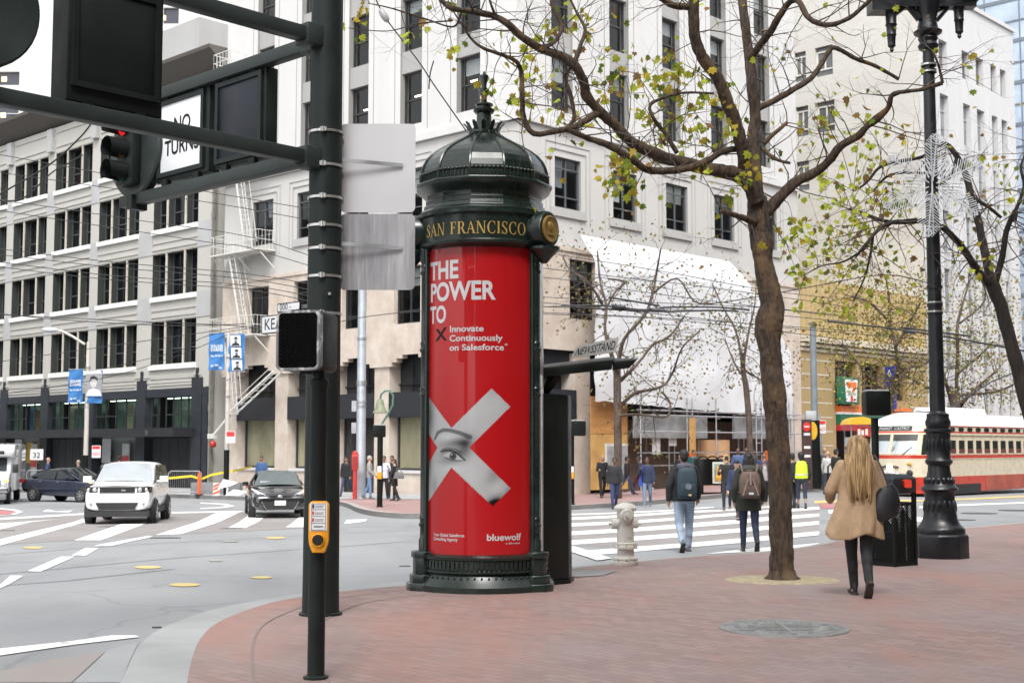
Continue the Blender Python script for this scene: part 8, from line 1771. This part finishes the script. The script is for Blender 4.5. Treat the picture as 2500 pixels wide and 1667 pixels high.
def person(lab, pos, rz, h, sk, hairc, hair, top, bottom, shoes=(.02, .02, .022), stride=22, ph=1, arms=((8, 12, 15), (-8, 12, 15)), hem=.86, vox=.018, topw=1., botw=1., short=False, sleeves=True, lift=0, lean=0, close=0., extra=None, group=None, belly=0.):
 s = h / 1.75; t = thing('person', lab, 'person', pos, rz, group)
 # joints, facing +y, standing at 1.75 m and scaled
 def rot(a, L): return Vector((0, math.sin(R(a)) * L, -math.cos(R(a)) * L))
 J = {}
 for side, sg in (('L', -1), ('R', 1)):
  a = stride * ph * sg; kn = 6 if a > 0 else 12 + abs(a) * .8
  if lift and sg * ph < 0: kn = lift; a = a * .35
  hip = Vector((sg * .088, 0, .92)); k_ = hip + rot(a, .43) + Vector((sg * .01, 0, 0)); an = k_ + rot(a - kn, .41) - Vector((sg * close, 0, 0)); k_ = k_ - Vector((sg * close * .5, 0, 0)); J[side] = (hip, k_, an, a - kn)
 low = min(j[2].z for j in J.values()) - .075
 for side in J: J[side] = tuple(Vector((p.x, p.y, p.z - low)) if i < 3 else p for i, p in enumerate(J[side]))
 dz = -low; ln = math.tan(R(lean))
 def tz(z): return z + dz
 A = {}
 for (side, sg), (sw_, ab, el) in zip((('L', -1), ('R', 1)), arms):
  sh = Vector((sg * .185, ln * .5, tz(1.42))); e = sh + Vector((sg * math.sin(R(ab)) * .29, math.sin(R(sw_)) * .29, -math.cos(R(sw_)) * math.cos(R(ab)) * .29))
  a2 = sw_ + el; inw = -sg * math.sin(R(min(el, 60) * .35)) * .25; w = e + Vector((inw * .6 + sg * .02, math.sin(R(a2)) * .25, -math.cos(R(a2)) * .25)); A[side] = (sh, e, w)
 SC = Matrix.Scale(s, 4)
 def mk(): return MB(SC)
 hc = Vector((0, .02 + ln * .7, tz(1.63)))
 m = mk()                                                     # body: one continuous skin
 rings(m, [(tz(.90), .15, .10, 0, 0), (tz(1.05), .135, .09, 0, 0), (tz(1.25), .155, .10, 0, ln * .3), (tz(1.40), .165, .085, 0, ln * .5), (tz(1.46), .09, .06, 0, ln * .55)])
 cap(m, (0, ln * .55, tz(1.44)), hc - Vector((0, .01, .07)), .055, .052)
 m.ball(hc + Vector((0, -.008, .02)), .073, .092, .098, 16, 12); m.ball(hc + Vector((0, .025, -.045)), .055, .062, .065, 14, 10); m.ball(hc + Vector((0, .094, -.01)), .013, .018, .022, 8, 6)
 for sg in (-1, 1): m.ball(hc + Vector((sg * .076, -.005, -.005)), .012, .02, .03, 8, 6)
 for side, sg in (('L', -1), ('R', 1)):
  hip, k_, an, fa = J[side]; cap(m, hip, k_, .075, .05); cap(m, k_, an, .05, .035); f = Vector((0, math.cos(R(fa)), math.sin(R(fa)))); cap(m, an + Vector((0, -.02, -.03)), an + f * .13 + Vector((0, 0, -.045)), .035, .028)
  sh, e, w = A[side]; cap(m, sh, e, .045, .038); cap(m, e, w, .037, .026); d = (w - e).normalized(); hd = w + d * .05
  m.ball(hd, .034 + vox * .3, .022 + vox * .3, .05, 10, 8)
  for k in range(4):
   o_ = Vector((0, -.022 + k * .0148, 0)); l_ = (.055, .065, .06, .045)[k]; b_ = hd + d * .03 + o_; mid_ = b_ + d * l_ * .6 + Vector((-sg * .008, 0, 0)); cap(m, b_, mid_, max(.0085, vox * .6), max(.008, vox * .55), 6); cap(m, mid_, mid_ + d * l_ * .5 + Vector((-sg * .018, .0, 0)), max(.008, vox * .55), max(.007, vox * .5), 6)
  cap(m, hd + Vector((-sg * .012, .022, .02)), hd + d * .045 + Vector((-sg * .03, .035, 0)), max(.01, vox * .6), max(.008, vox * .5), 6)
 fused(m, 'body', skin(sk), t, vox * s, 2)
 # clothes
 m = mk(); w_ = botw
 rings(m, [(tz(.84), .12, .10, 0, 0), (tz(.92), .165 * (1 + (w_ - 1) * .5), .115, 0, -.005), (tz(1.02), .15, .105, 0, 0)])
 for side, sg in (('L', -1), ('R', 1)):
  hip, k_, an, fa = J[side]; cap(m, hip + Vector((0, 0, .02)), k_, .092 * w_, .066 * w_); cap(m, k_, k_.lerp(an, .35 if short else .95), .064 * w_, (.066 if short else .048) * w_)
  if not short: m.ball(k_.lerp(an, .4) + Vector((0, -.018, 0)), .058 * w_, .056 * w_, .1)
 fused(m, 'trousers', cloth(bottom), t, vox * s, 4)
 if top:
  m = mk(); q = topw; hz_ = tz(hem)
  lst = [(hz_ + (tz(1.46) - hz_) * f, a * q, b * q + belly * (1 - f) * .5, 0, ln * .6 * f) for f, a, b in ((0, .185, .125), (.15, .182, .122), (.4, .168, .115), (.65, .182, .122), (.85, .185, .112), (.95, .15, .09), (1.0, .09, .07))]
  rings(m, lst)
  for side, sg in (('L', -1), ('R', 1)):
   sh, e, w = A[side]; cap(m, sh + Vector((-sg * .02, 0, 0)), e, .066 * q, .054 * q)
   if sleeves: cap(m, e, e.lerp(w, .93), .054 * q, .042 * q)
  fused(m, 'jacket', cloth(top), t, vox * s, 4)
 for side, sg in (('L', -1), ('R', 1)):
  hip, k_, an, fa = J[side]; m = mk(); Q = Matrix.Translation(an) @ Matrix.Rotation(R(fa if fa < 0 else fa * .5), 4, 'X'); m.T = SC @ Q
  m.prism([(.0, .10 + 0), (.04, .19), (.045, .1), (.036, 0), (.036, -.055), (.02, -.08), (-.02, -.08), (-.036, -.055), (-.036, 0), (-.045, .1), (-.04, .19)][1:], -.075, -.052); m.m = 1; rings_ = [(-.055, .038, .125, 0, .05), (-.03, .038, .115, 0, .045), (0, .035, .07, 0, .005), (.05, .036, .045, 0, -.01), (.06, .03, .04, 0, -.01)]
  rings(m, rings_, 14); m.build('shoe', [cloth((.45, .45, .44) if shoes[0] > .1 else (.05, .045, .04)), cloth(shoes, .6)], t, smooth=50)
 # hair
 HM = cloth(hairc, .6, .35)
 if hair != 'bald':
  m = mk()
  if hair in ('short', 'cap', 'afro', 'bun', 'long', 'hoodup'):
   k = {'short': 1.0, 'cap': 1.02, 'afro': 1.38, 'bun': 1.0, 'long': 1.06, 'hoodup': 1.0}[hair]
   m.ball(hc + Vector((0, -.018, .045)), .08 * k, .093 * k, .085 * k, 16, 10)
   m.ball(hc + Vector((0, -.05, .0)), .074 * k, .06 * k, .09 * k, 14, 10)
  if hair == 'bun': m.ball(hc + Vector((0, -.11, .07)), .04, .04, .04)
  if hair == 'long':
   for sg in (-1, 0, 1): cap(m, hc + Vector((sg * .045, -.06, 0)), hc + Vector((sg * .07, -.07, -.24)), .055, .045)
  fused(m, 'hair', HM, t, min(vox, .014) * s, 2)
  if hair == 'cap': m = mk(); m.ball(hc + Vector((0, -.01, .055)), .086, .1, .075, 16, 10); m.prism([(-.07, .06), (.07, .06), (.05, .15), (-.05, .15)], hc.z + .045, hc.z + .06); o = m.build('cap', cloth((.02, .025, .04)), t, smooth=50)
  if hair == 'hoodup':
   m = mk(); m.ball(hc + Vector((0, -.03, .02)), .115, .12, .15, 16, 12); fused(m, 'hood', cloth(top), t, vox * s, 2); m = mk()
   pr_ = [hc + Vector((.085 * math.cos(a), .055, .01 + .118 * math.sin(a))) for a in [2 * math.pi * k / 20 for k in range(20)]]; m.tube(pr_ + [pr_[0]], .034, 7); m.build('fur_trim', cloth((.36, .24, .13), .95, .4), t, smooth=60)
 # face
 m = mk()
 for sg in (-1, 1): m.ball(hc + Vector((sg * .031, .082, .012)), .013, .008, .007, 8, 6)
 m.build('eye', cloth((.02, .015, .012), .3), t, smooth=60); m = mk(); m.ball(hc + Vector((0, .082, -.055)), .024, .008, .006, 8, 6); m.build('mouth', cloth((.22, .08, .07), .5), t, smooth=60)
 m = mk(); [m.beam(hc + Vector((sg * .015, .086, .033)), hc + Vector((sg * .05, .07, .033)), .008, .008) for sg in (-1, 1)]; m.build('eyebrow', HM, t)
 if extra: extra(t, s, tz, A, J, hc, mk)
 return t, s, tz, A, J, hc
def carried(nm, lab, cat, t, build):
 """a bag held or worn stays a thing of its own, standing where the wearer is"""
 o = thing(nm, lab, cat, t.location, t.rotation_euler.z); build(o); return o
def tint(t, nm, f): pass
# ---- 1 the woman in the beige coat, walking away
gw = GR(1976, 1368, .15)
BEIGE = (.36, .245, .145)
def woman_x(t, s, tz, A, J, hc, mk):
 m = mk(); n = 28; L = []
 for z, a, b, x, y, fl in ((.66, .262, .19, -.03, -.02, 1.3), (.70, .262, .188, -.03, -.02, 1.2), (.80, .25, .178, -.02, -.02, .95), (.92, .23, .165, -.01, -.015, .6), (1.05, .212, .15, 0, -.01, .25), (1.2, .198, .138, 0, 0, .1), (1.34, .20, .13, 0, 0, 0), (1.42, .192, .115, 0, 0, 0), (1.47, .14, .095, 0, 0, 0), (1.50, .085, .07, 0, 0, 0)):
  r = []
  for k in range(n):
   a_ = 2 * math.pi * k / n; w = 1 + fl * (.08 * math.sin(a_ * 5 + 1 + z * 2) + .06 * math.sin(a_ * 9 - z * 3)); r.append((x + a * w * math.cos(a_) - (.06 * fl if math.cos(a_) < -.6 else 0), y + b * w * math.sin(a_), tz(z) - .03 * fl * math.sin(a_ * 3 + 2)))
  L.append(r)
 m.loft(L)
 for side, sg in (('L', -1), ('R', 1)):
  sh, e, w = A[side]; cap(m, sh + Vector((-sg * .02, 0, 0)), e, .078, .07); cap(m, e, w, .068, .055)
 fused(m, 'coat', cloth(BEIGE, .85, .12), t, .011, 4)
 m = mk(); m.box(-.20, .2, -.172, -.16, tz(1.0), tz(1.035)) if False else None
 # long blond hair falling over the back
 HB = bpy.data.materials.get('blond_hair')
 if not HB:
  HB, nn, b = _new('blond_hair'); f = ramp(nn, noi(nn, 22, 5, stretch=(1, 1, .06)), .35, .65); c = mixc(nn, f, (.13, .075, .032), (.50, .33, .155)); nn.links.new(c, b.inputs['Base Color']); b.inputs['Roughness'].default_value = .45; bump(nn, b, noi(nn, 40, 3, stretch=(1, 1, .05)), .6, .01)
 m = mk(); L = []
 for z, a, b, x, y in ((1.755, .03, .04, 0, -.01), (1.745, .07, .085, 0, -.01), (1.70, .098, .112, 0, -.012), (1.64, .108, .112, 0, -.025), (1.56, .118, .10, 0, -.06), (1.48, .132, .085, 0, -.095), (1.38, .138, .072, 0, -.125), (1.28, .13, .06, -.005, -.14), (1.18, .112, .05, -.01, -.145), (1.10, .085, .04, -.005, -.14), (1.03, .04, .02, 0, -.135)):
  L.append([(x + a * (1 + .05 * math.sin(k * 2.1 + z * 9)) * math.cos(2 * math.pi * k / 26), y + b * (1 + .10 * math.sin(k * 2.6 + z * 5)) * math.sin(2 * math.pi * k / 26), tz(z)) for k in range(26)])
 m.loft(L); r = random.Random(4)
 for k in range(46):
  a_ = r.uniform(math.pi * 1.02, math.pi * 1.98); rr = 1.03; pts = []
  for z, a, b, y in ((1.72, .085, .10, -.012), (1.62, .11, .115, -.03), (1.5, .13, .09, -.09), (1.36, .142, .075, -.13), (1.22, .125, .06, -.145), (r.uniform(1.02, 1.14), .10, .05, -.14)): pts.append((a * rr * math.cos(a_) + r.gauss(0, .008), y + b * rr * math.sin(a_), tz(z)))
  q = interp(pts, 4); m.tube([p[:3] for p in q], [.009 * (1 - .8 * (i / len(q)) ** 2) + .002 for i in range(len(q))], 5, cap=False)
 m.build('hair', HB, t, smooth=180)
wm, s_, tz_, A_, J_, hc_ = person('woman with long blond hair in a beige coat walking away with a black shoulder bag', gw, R(-4), 1.70, S_L, (.4, .27, .13), 'bald', None, (.016, .016, .018), (.012, .012, .013), stride=14, ph=-1, arms=((6, 22, 62), (2, 16, 75)), vox=.011, lift=40, close=.065, extra=woman_x, botw=1.0)
def bag(o):
 m = MB(); L = []
 for z, a, b in ((.80, .10, .055), (.83, .135, .07), (.95, .15, .075), (1.08, .125, .06), (1.15, .07, .035)): L.append([(.275 + a * math.cos(2 * math.pi * k / 20), -.06 + b * math.sin(2 * math.pi * k / 20) + .0, z + .03 * math.cos(2 * math.pi * k / 20)) for k in range(20)])
 m.loft(L); m.build('bag_body', M('black_leather', (.014, .014, .017), .4, var=.3, scale=6, bmp=.3, bsc=20), o, smooth=60)
 m = MB(); q = interp([(.30, -.09, 1.13), (.25, -.12, 1.28), (.19, -.10, 1.42), (.17, -.02, 1.47), (.19, .07, 1.40), (.27, .06, 1.2), (.30, .0, 1.13)], 5); m.tube([p[:3] for p in q], .013, 6, sq=.6); m.build('strap', M('grey_strap', (.06, .06, .075), .5), o, smooth=60)
carried('shoulder_bag', 'black leather tote bag on the right shoulder of the woman in beige', 'bag', wm, bag)
# ---- 2 man with the navy backpack
gm = GR(1573, 1267); 
def hoodback(col, w=1.):
 def f(t, s, tz, A, J, hc, mk):
  m = mk(); m.ball((0, -.06, tz(1.46)), .15 * w, .09 * w, .07 * w, 16, 10); m.ball((0, -.10, tz(1.41)), .11 * w, .06 * w, .07 * w, 14, 10); fused(m, 'hood', cloth(col), t, .014, 3)
 return f
mn = person('man in black jacket and light jeans with a navy backpack walking away', gm, R(4), 1.78, S_M, (.012, .01, .009), 'short', (.013, .013, .015), (.27, .33, .42), (.10, .11, .14), stride=14, ph=1, arms=((-10, 17, 18), (12, 16, 14)), hem=.88, vox=.012, topw=1.18, botw=1.16, lift=38, extra=hoodback((.075, .07, .085), 1.1))[0]
def pack(col, w, h, z0, badge, patch, dep=.17, roll=False):
 def f(o):
  m = MB(); L = []
  for z, a, b in ((z0, .7, .55), (z0 + .03, .93, .9), (z0 + h * .25, 1, 1), (z0 + h * .6, 1, .95), (z0 + h * .85, .92, .8), (z0 + h * .96, .75, .6), (z0 + h, .4, .3)): L.append([(w / 2 * a * math.copysign(abs(math.cos(t)) ** .5, math.cos(t)), -.15 - dep / 2 + dep / 2 * b * math.copysign(abs(math.sin(t)) ** .6, math.sin(t)), z) for t in [2 * math.pi * (k + .5) / 28 for k in range(28)]])
  m.loft(L); bd = m.build('pack_body', cloth(col, .7, .2), o, smooth=60)
  m = MB(); m.prism(rounded(-w * .40, w * .40, z0 + h * .08, z0 + h * .48, .05), -.18 - dep, -.14 - dep / 2, 'y'); m.build('front_pocket', cloth(tuple(c * .85 for c in col), .7), bd, bevel=.02)
  m = MB(); [m.tube([p[:3] for p in interp([(sg * w * .32, -.17, z0 + h * .97), (sg * .14, -.1, 1.50), (sg * .14, .06, 1.47), (sg * .15, .14, 1.3), (sg * .19, .05, 1.05), (sg * w * .42, -.14, z0 + .1)], 4)], .02, 6, sq=.5) for sg in (-1, 1)]; m.tube([p[:3] for p in interp([(-.05, -.2, z0 + h * .97), (-.03, -.22, z0 + h * 1.03), (.03, -.22, z0 + h * 1.03), (.05, -.2, z0 + h * .97)], 4)], .01, 5); m.build('strap', cloth(tuple(c * 1.3 for c in col), .7), o, smooth=50)
  m = MB(); m.prism([(.055 * math.cos(a) , z0 + h * .40 + .055 * math.sin(a)) for a in [2 * math.pi * k / 20 for k in range(20)]], -.186 - dep, -.178 - dep, 'y') if badge else m.prism(rounded(-.03, .05, z0 + h * .15, z0 + h * .23, .01), -.186 - dep, -.178 - dep, 'y'); m.build('badge', cloth((.13, .15, .2) if badge else (.5, .55, .6)), bd)
  if patch: m = MB(); m.box(0, .05, -.186 - dep, -.178 - dep, z0 + h * .10, z0 + h * .16); m.build('leather_patch', cloth((.45, .33, .18)), bd)
  if roll:
   m = MB(); [m.beam((x * .3, -.19 - dep, z0 + h * .75), (x, -.185 - dep, z0 + h * .12), .025, .01, up=(0, 1, 0)) for x in (-w * .36, w * .36)]; m.beam((0, -.18 - dep * .9, z0 + h * .95), (0, -.19 - dep, z0 + h * .5), .03, .012, up=(0, 1, 0)); m.build('pack_strap', cloth((.24, .18, .15)), bd)
 return f
carried('backpack', 'navy blue backpack with a round badge worn by the man in black', 'backpack', mn, pack((.018, .036, .052), .34, .54, .92, True, True, .19))
# ---- 3 girl with the brown backpack
gg = GR(1722, 1268)
gl = person('woman in dark olive hooded parka with a brown backpack walking away', gg, R(-5), 1.72, S_L, (.014, .010, .010), 'long', (.026, .027, .020), (.018, .024, .055), (.02, .018, .018), stride=12, ph=-1, arms=((-6, 13, 25), (8, 13, 22)), hem=.74, vox=.012, topw=1.16, botw=1.0, lift=44, extra=hoodback((.045, .046, .04), 1.25))[0]
carried('backpack', 'brown roll-top backpack worn by the woman in the olive parka', 'backpack', gl, pack((.115, .075, .06), .36, .46, .93, False, False, .17, True))
# ---- the others, further off
BLK_, JN, JL = (.014, .014, .016), (.030, .055, .14), (.19, .26, .36)
def far(lab, x, y, rz, h, sk, hairc, hair, top, bottom, Y=None, dz=0., **k):
 g = GR(x, y, dz) if Y is None else P(x, y, Y)
 if Y is not None: g.z = road(g.x, Y) + dz
 return person(lab, g, R(rz), h, sk, hairc, hair, top, bottom, **{'vox': .02, **k})[0]
def vest(col):
 def f(t, s, tz, A, J, hc, mk):
  m = mk(); rings(m, [(tz(.95), .205, .15, 0, 0), (tz(1.2), .2, .15, 0, 0), (tz(1.38), .2, .14, 0, 0), (tz(1.46), .15, .11, 0, 0), (tz(1.49), .11, .09, 0, 0)]); fused(m, 'safety_vest', M('hi_vis_yellow', (.55, .78, .03), .6, var=.08), t, .02, 2)
  m = mk(); rings(m, [(tz(1.06), .208, .154, 0, 0), (tz(1.10), .208, .154, 0, 0)]); m.build('reflective_band', cloth((.42, .43, .4)), t, smooth=60)
 return f
far('person in a yellow safety vest and dark shorts with big dark hair, walking away', 1842, 1168, -8, 1.74, S_M, (.012, .01, .009), 'afro', (.02, .022, .025), (.022, .03, .048), short=True, stride=14, ph=-1, arms=((-4, 10, 40), (6, 12, 20)), extra=vest(0), vox=.016, lift=25)
far('person in black clothes just right of the big tree trunk', 1822, 1160, 10, 1.74, S_M, BLK_, 'short', BLK_, (.02, .022, .03), stride=16, Y=41.5)
def shades(t, s, tz, A, J, hc, mk): m = mk(); m.box(-.06, .06, hc.y + .08, hc.y + .1, hc.z - .005, hc.z + .03); m.build('sunglasses', cloth(BLK_, .2), t)
far('woman in black with a fur-trimmed hood and sunglasses crossing towards us', 1670, 1171, 172, 1.74, S_L, (.12, .07, .03), 'hoodup', BLK_, (.016, .017, .022), stride=12, arms=((4, 10, 15), (25, 12, 85)), extra=shades, vox=.016)
def shirt(col):
 def f(t, s, tz, A, J, hc, mk):
  m = mk(); rings(m, [(tz(.93), .10, .03, 0, .105), (tz(1.2), .085, .03, 0, .108), (tz(1.38), .06, .03, 0, .10), (tz(1.43), .05, .03, 0, .07)]); m.build('shirt', cloth(col), t, smooth=60)
 return f
far('woman in an open grey jacket over a pale patterned top, left of the big trunk', 1757, 1168, 178, 1.64, S_M, (.02, .014, .012), 'short', (.05, .043, .04), (.012, .012, .014), stride=14, Y=43, extra=shirt((.30, .27, .28)), shoes=(.28, .28, .28))
far('man in a blue jacket standing behind the woman in the grey jacket', 1756, 1160, 185, 1.80, S_M, BLK_, 'short', (.022, .035, .09), (.02, .022, .03), Y=47, topw=1.1)
far('person in a navy top and cap stepping behind the woman with the brown backpack', 1694, 1200, 160, 1.72, S_L, (.03, .03, .05), 'cap', (.025, .035, .085), (.016, .018, .03), Y=36.5, stride=26, ph=-1, arms=((10, 12, 20), (-5, 12, 20)))
far('man in a dark sweater and blue jeans striding over the crosswalk', 1412, 1168, 186, 1.82, S_D, BLK_, 'short', (.020, .020, .023), (.028, .048, .12), stride=14, vox=.016, topw=1.12, arms=((10, 9, 15), (-10, 9, 15)))
far('woman in a black jacket with blond hair pulled back, hands together, by the tree', 1384, 1143, 190, 1.76, S_L, (.36, .26, .14), 'bun', BLK_, (.012, .013, .017), dz=.15, arms=((18, 12, 85), (12, 12, 80)), stride=12)
mb_ = far('man in a navy quilted jacket and light jeans with a blue bag strap', 1487, 1164, 172, 1.78, S_D, BLK_, 'short', (.02, .028, .065), (.15, .21, .30), stride=12, vox=.016, topw=1.12, arms=((6, 9, 12), (28, 10, 100)), shoes=(.16, .16, .2))
def bb(o): m = MB(); m.prism([(.16, .75), (.3, .72), (.28, 1.05), (.2, 1.1)], -.05, .12, 'y'); m.tube([(.22, .1, 1.05), (.15, .16, 1.3), (.1, .12, 1.5), (.14, -.06, 1.45)], .018, 6); m.build('bag_cloth', cloth((.03, .06, .32)), o, smooth=50)
carried('shoulder_bag', 'bright blue cloth bag carried by the man in the quilted jacket', 'bag', mb_, bb)
far('person in dark jacket and jeans walking right behind the slim tree', 1440, 1120, -80, 1.72, S_M, BLK_, 'short', (.018, .018, .02), (.035, .06, .13), Y=57.5, dz=.15, stride=24)
far('person in grey jacket and maroon trousers walking left past the brown hoarding', 1468, 1118, 95, 1.74, S_D, BLK_, 'short', (.035, .035, .045), (.10, .018, .022), Y=57.5, dz=.15, stride=26, shoes=(.3, .3, .3))
for x, y, Y, hr, top, lb, hh in ((1563, 1118, 57, 'long', (.016, .015, .018), 'woman with long dark hair behind the orange post', 1.7), (1594, 1120, 55, 'short', (.02, .07, .075), 'man in a teal top behind the man with the backpack', 1.82), (1577, 1116, 59, 'short', (.03, .025, .028), 'man in brown half hidden behind the man with the backpack', 1.78),
        (1696, 1120, 56, 'bald', (.06, .10, .22), 'bald man in a pale blue shirt in front of the plywood column', 1.8), (1716, 1118, 58, 'bald', (.035, .03, .03), 'bald man in dark clothes near the slim dark tree', 1.8), (1730, 1117, 60, 'short', (.05, .05, .06), 'person in grey further back near the slim dark tree', 1.76)):
 far(lb, x, y, 180 + (x % 7) * 8 - 20, hh, S_D if hr == 'bald' else S_M, BLK_, hr, top, (.02, .022, .03), Y=Y, dz=.15, stride=10)
# beside the streetcar
far('man in a black top and cap standing behind the woman in beige', 1922, 1150, -60, 1.78, S_M, BLK_, 'cap', BLK_, (.02, .02, .025), Y=49, stride=10)
far('person in a white jacket behind the man in the black cap', 1903, 1145, -30, 1.72, S_L, BLK_, 'bald', (.45, .44, .42), (.03, .03, .04), Y=53, stride=8)
far('older man with thin hair near the yellow canopy', 1896, 1142, 150, 1.78, S_L, (.2, .18, .16), 'bald', (.08, .08, .09), (.03, .03, .04), Y=56, dz=.1, stride=6)
far('dark haired woman waiting by the streetcar front', 1997, 1140, 100, 1.68, S_L, BLK_, 'short', (.02, .018, .02), (.02, .02, .024), Y=47, stride=6); far('person in a pale top waiting left of the streetcar front', 1984, 1140, 80, 1.72, S_L, (.1, .06, .04), 'short', (.35, .28, .26), (.03, .03, .04), Y=48.5, stride=6)
# far left corner group
far('man in a black jacket and jeans walking past the red call box', 795, 1133, 160, 1.82, S_M, BLK_, 'short', BLK_, (.028, .05, .10), Y=58.5, dz=.15, stride=24, topw=1.12)
far('grey haired man in a light grey jacket and pale jeans at the kerb', 848, 1146, -95, 1.80, S_L, (.40, .39, .38), 'short', (.30, .29, .28), (.14, .22, .36), Y=55, dz=.15, stride=8, shoes=(.1, .09, .08), arms=((10, 8, 30), (10, 8, 40)))
far('man in a white shirt with crossed arms behind the bell post', 882, 1148, 175, 1.78, S_M, BLK_, 'short', (.52, .55, .62), (.016, .018, .03), Y=54, dz=.15, stride=5, arms=((30, 14, 95), (30, 14, 95)))
wb = far('woman in a black coat and boots right of the bell post', 906, 1150, 70, 1.66, S_L, (.06, .035, .025), 'short', BLK_, (.014, .014, .016), Y=52.5, dz=.15, stride=8, hem=.62, arms=((4, 10, 20), (10, 10, 40)))
def hb_(o): m = MB(); m.prism([(-.02, .88), (.40, .88), (.34, 1.14), (.06, 1.14)], -.36, -.22, 'y'); m.tube([(.08, -.29, 1.12), (.12, -.28, 1.3), (.24, -.28, 1.3), (.3, -.29, 1.12)], .014, 6); m.build('bag_body', cloth((.13, .13, .14), .5), o, bevel=.03)
hbag = carried('handbag', 'grey handbag on the arm of the woman in the black coat', 'bag', wb, hb_); hbag.rotation_euler.z = 0
far('person in dark clothes half hidden behind the woman in the black coat', 900, 1140, 150, 1.80, S_M, BLK_, 'short', (.02, .018, .02), (.014, .014, .018), Y=55.5, dz=.15, stride=6)
far('man in a blue shirt standing behind the black saloon', 600, 1130, 185, 1.80, S_M, BLK_, 'short', (.05, .11, .26), (.02, .022, .03), Y=64, dz=.15, stride=6)
def lvest(t, s, tz, A, J, hc, mk): m = mk(); [m.beam((sg * .12, -.14, tz(.98)), (sg * .02, -.13, tz(1.46)), .07, .02, up=(0, 1, 0)) for sg in (-1, 1)]; m.beam((-.15, -.15, tz(1.0)), (.15, -.15, tz(1.0)), .02, .07); m.build('vest_stripe', M('hi_vis_yellow', (.55, .78, .03), .6), t)
far('worker in a dark red top with yellow vest straps before the black shopfront', 272, 1130, 20, 1.82, S_M, BLK_, 'short', (.16, .02, .025), (.02, .02, .025), Y=66, dz=.15, stride=5, extra=lvest)
far('man in a blue top walking behind the navy saloon', 108, 1136, -70, 1.76, S_L, (.2, .12, .08), 'bald', (.035, .055, .13), (.03, .03, .04), Y=64, dz=.15, stride=14); far('grey haired person just visible over the navy saloon', 178, 1140, 100, 1.62, S_L, (.3, .27, .22), 'short', (.08, .08, .09), (.03, .03, .04), Y=63, dz=.15, stride=10)
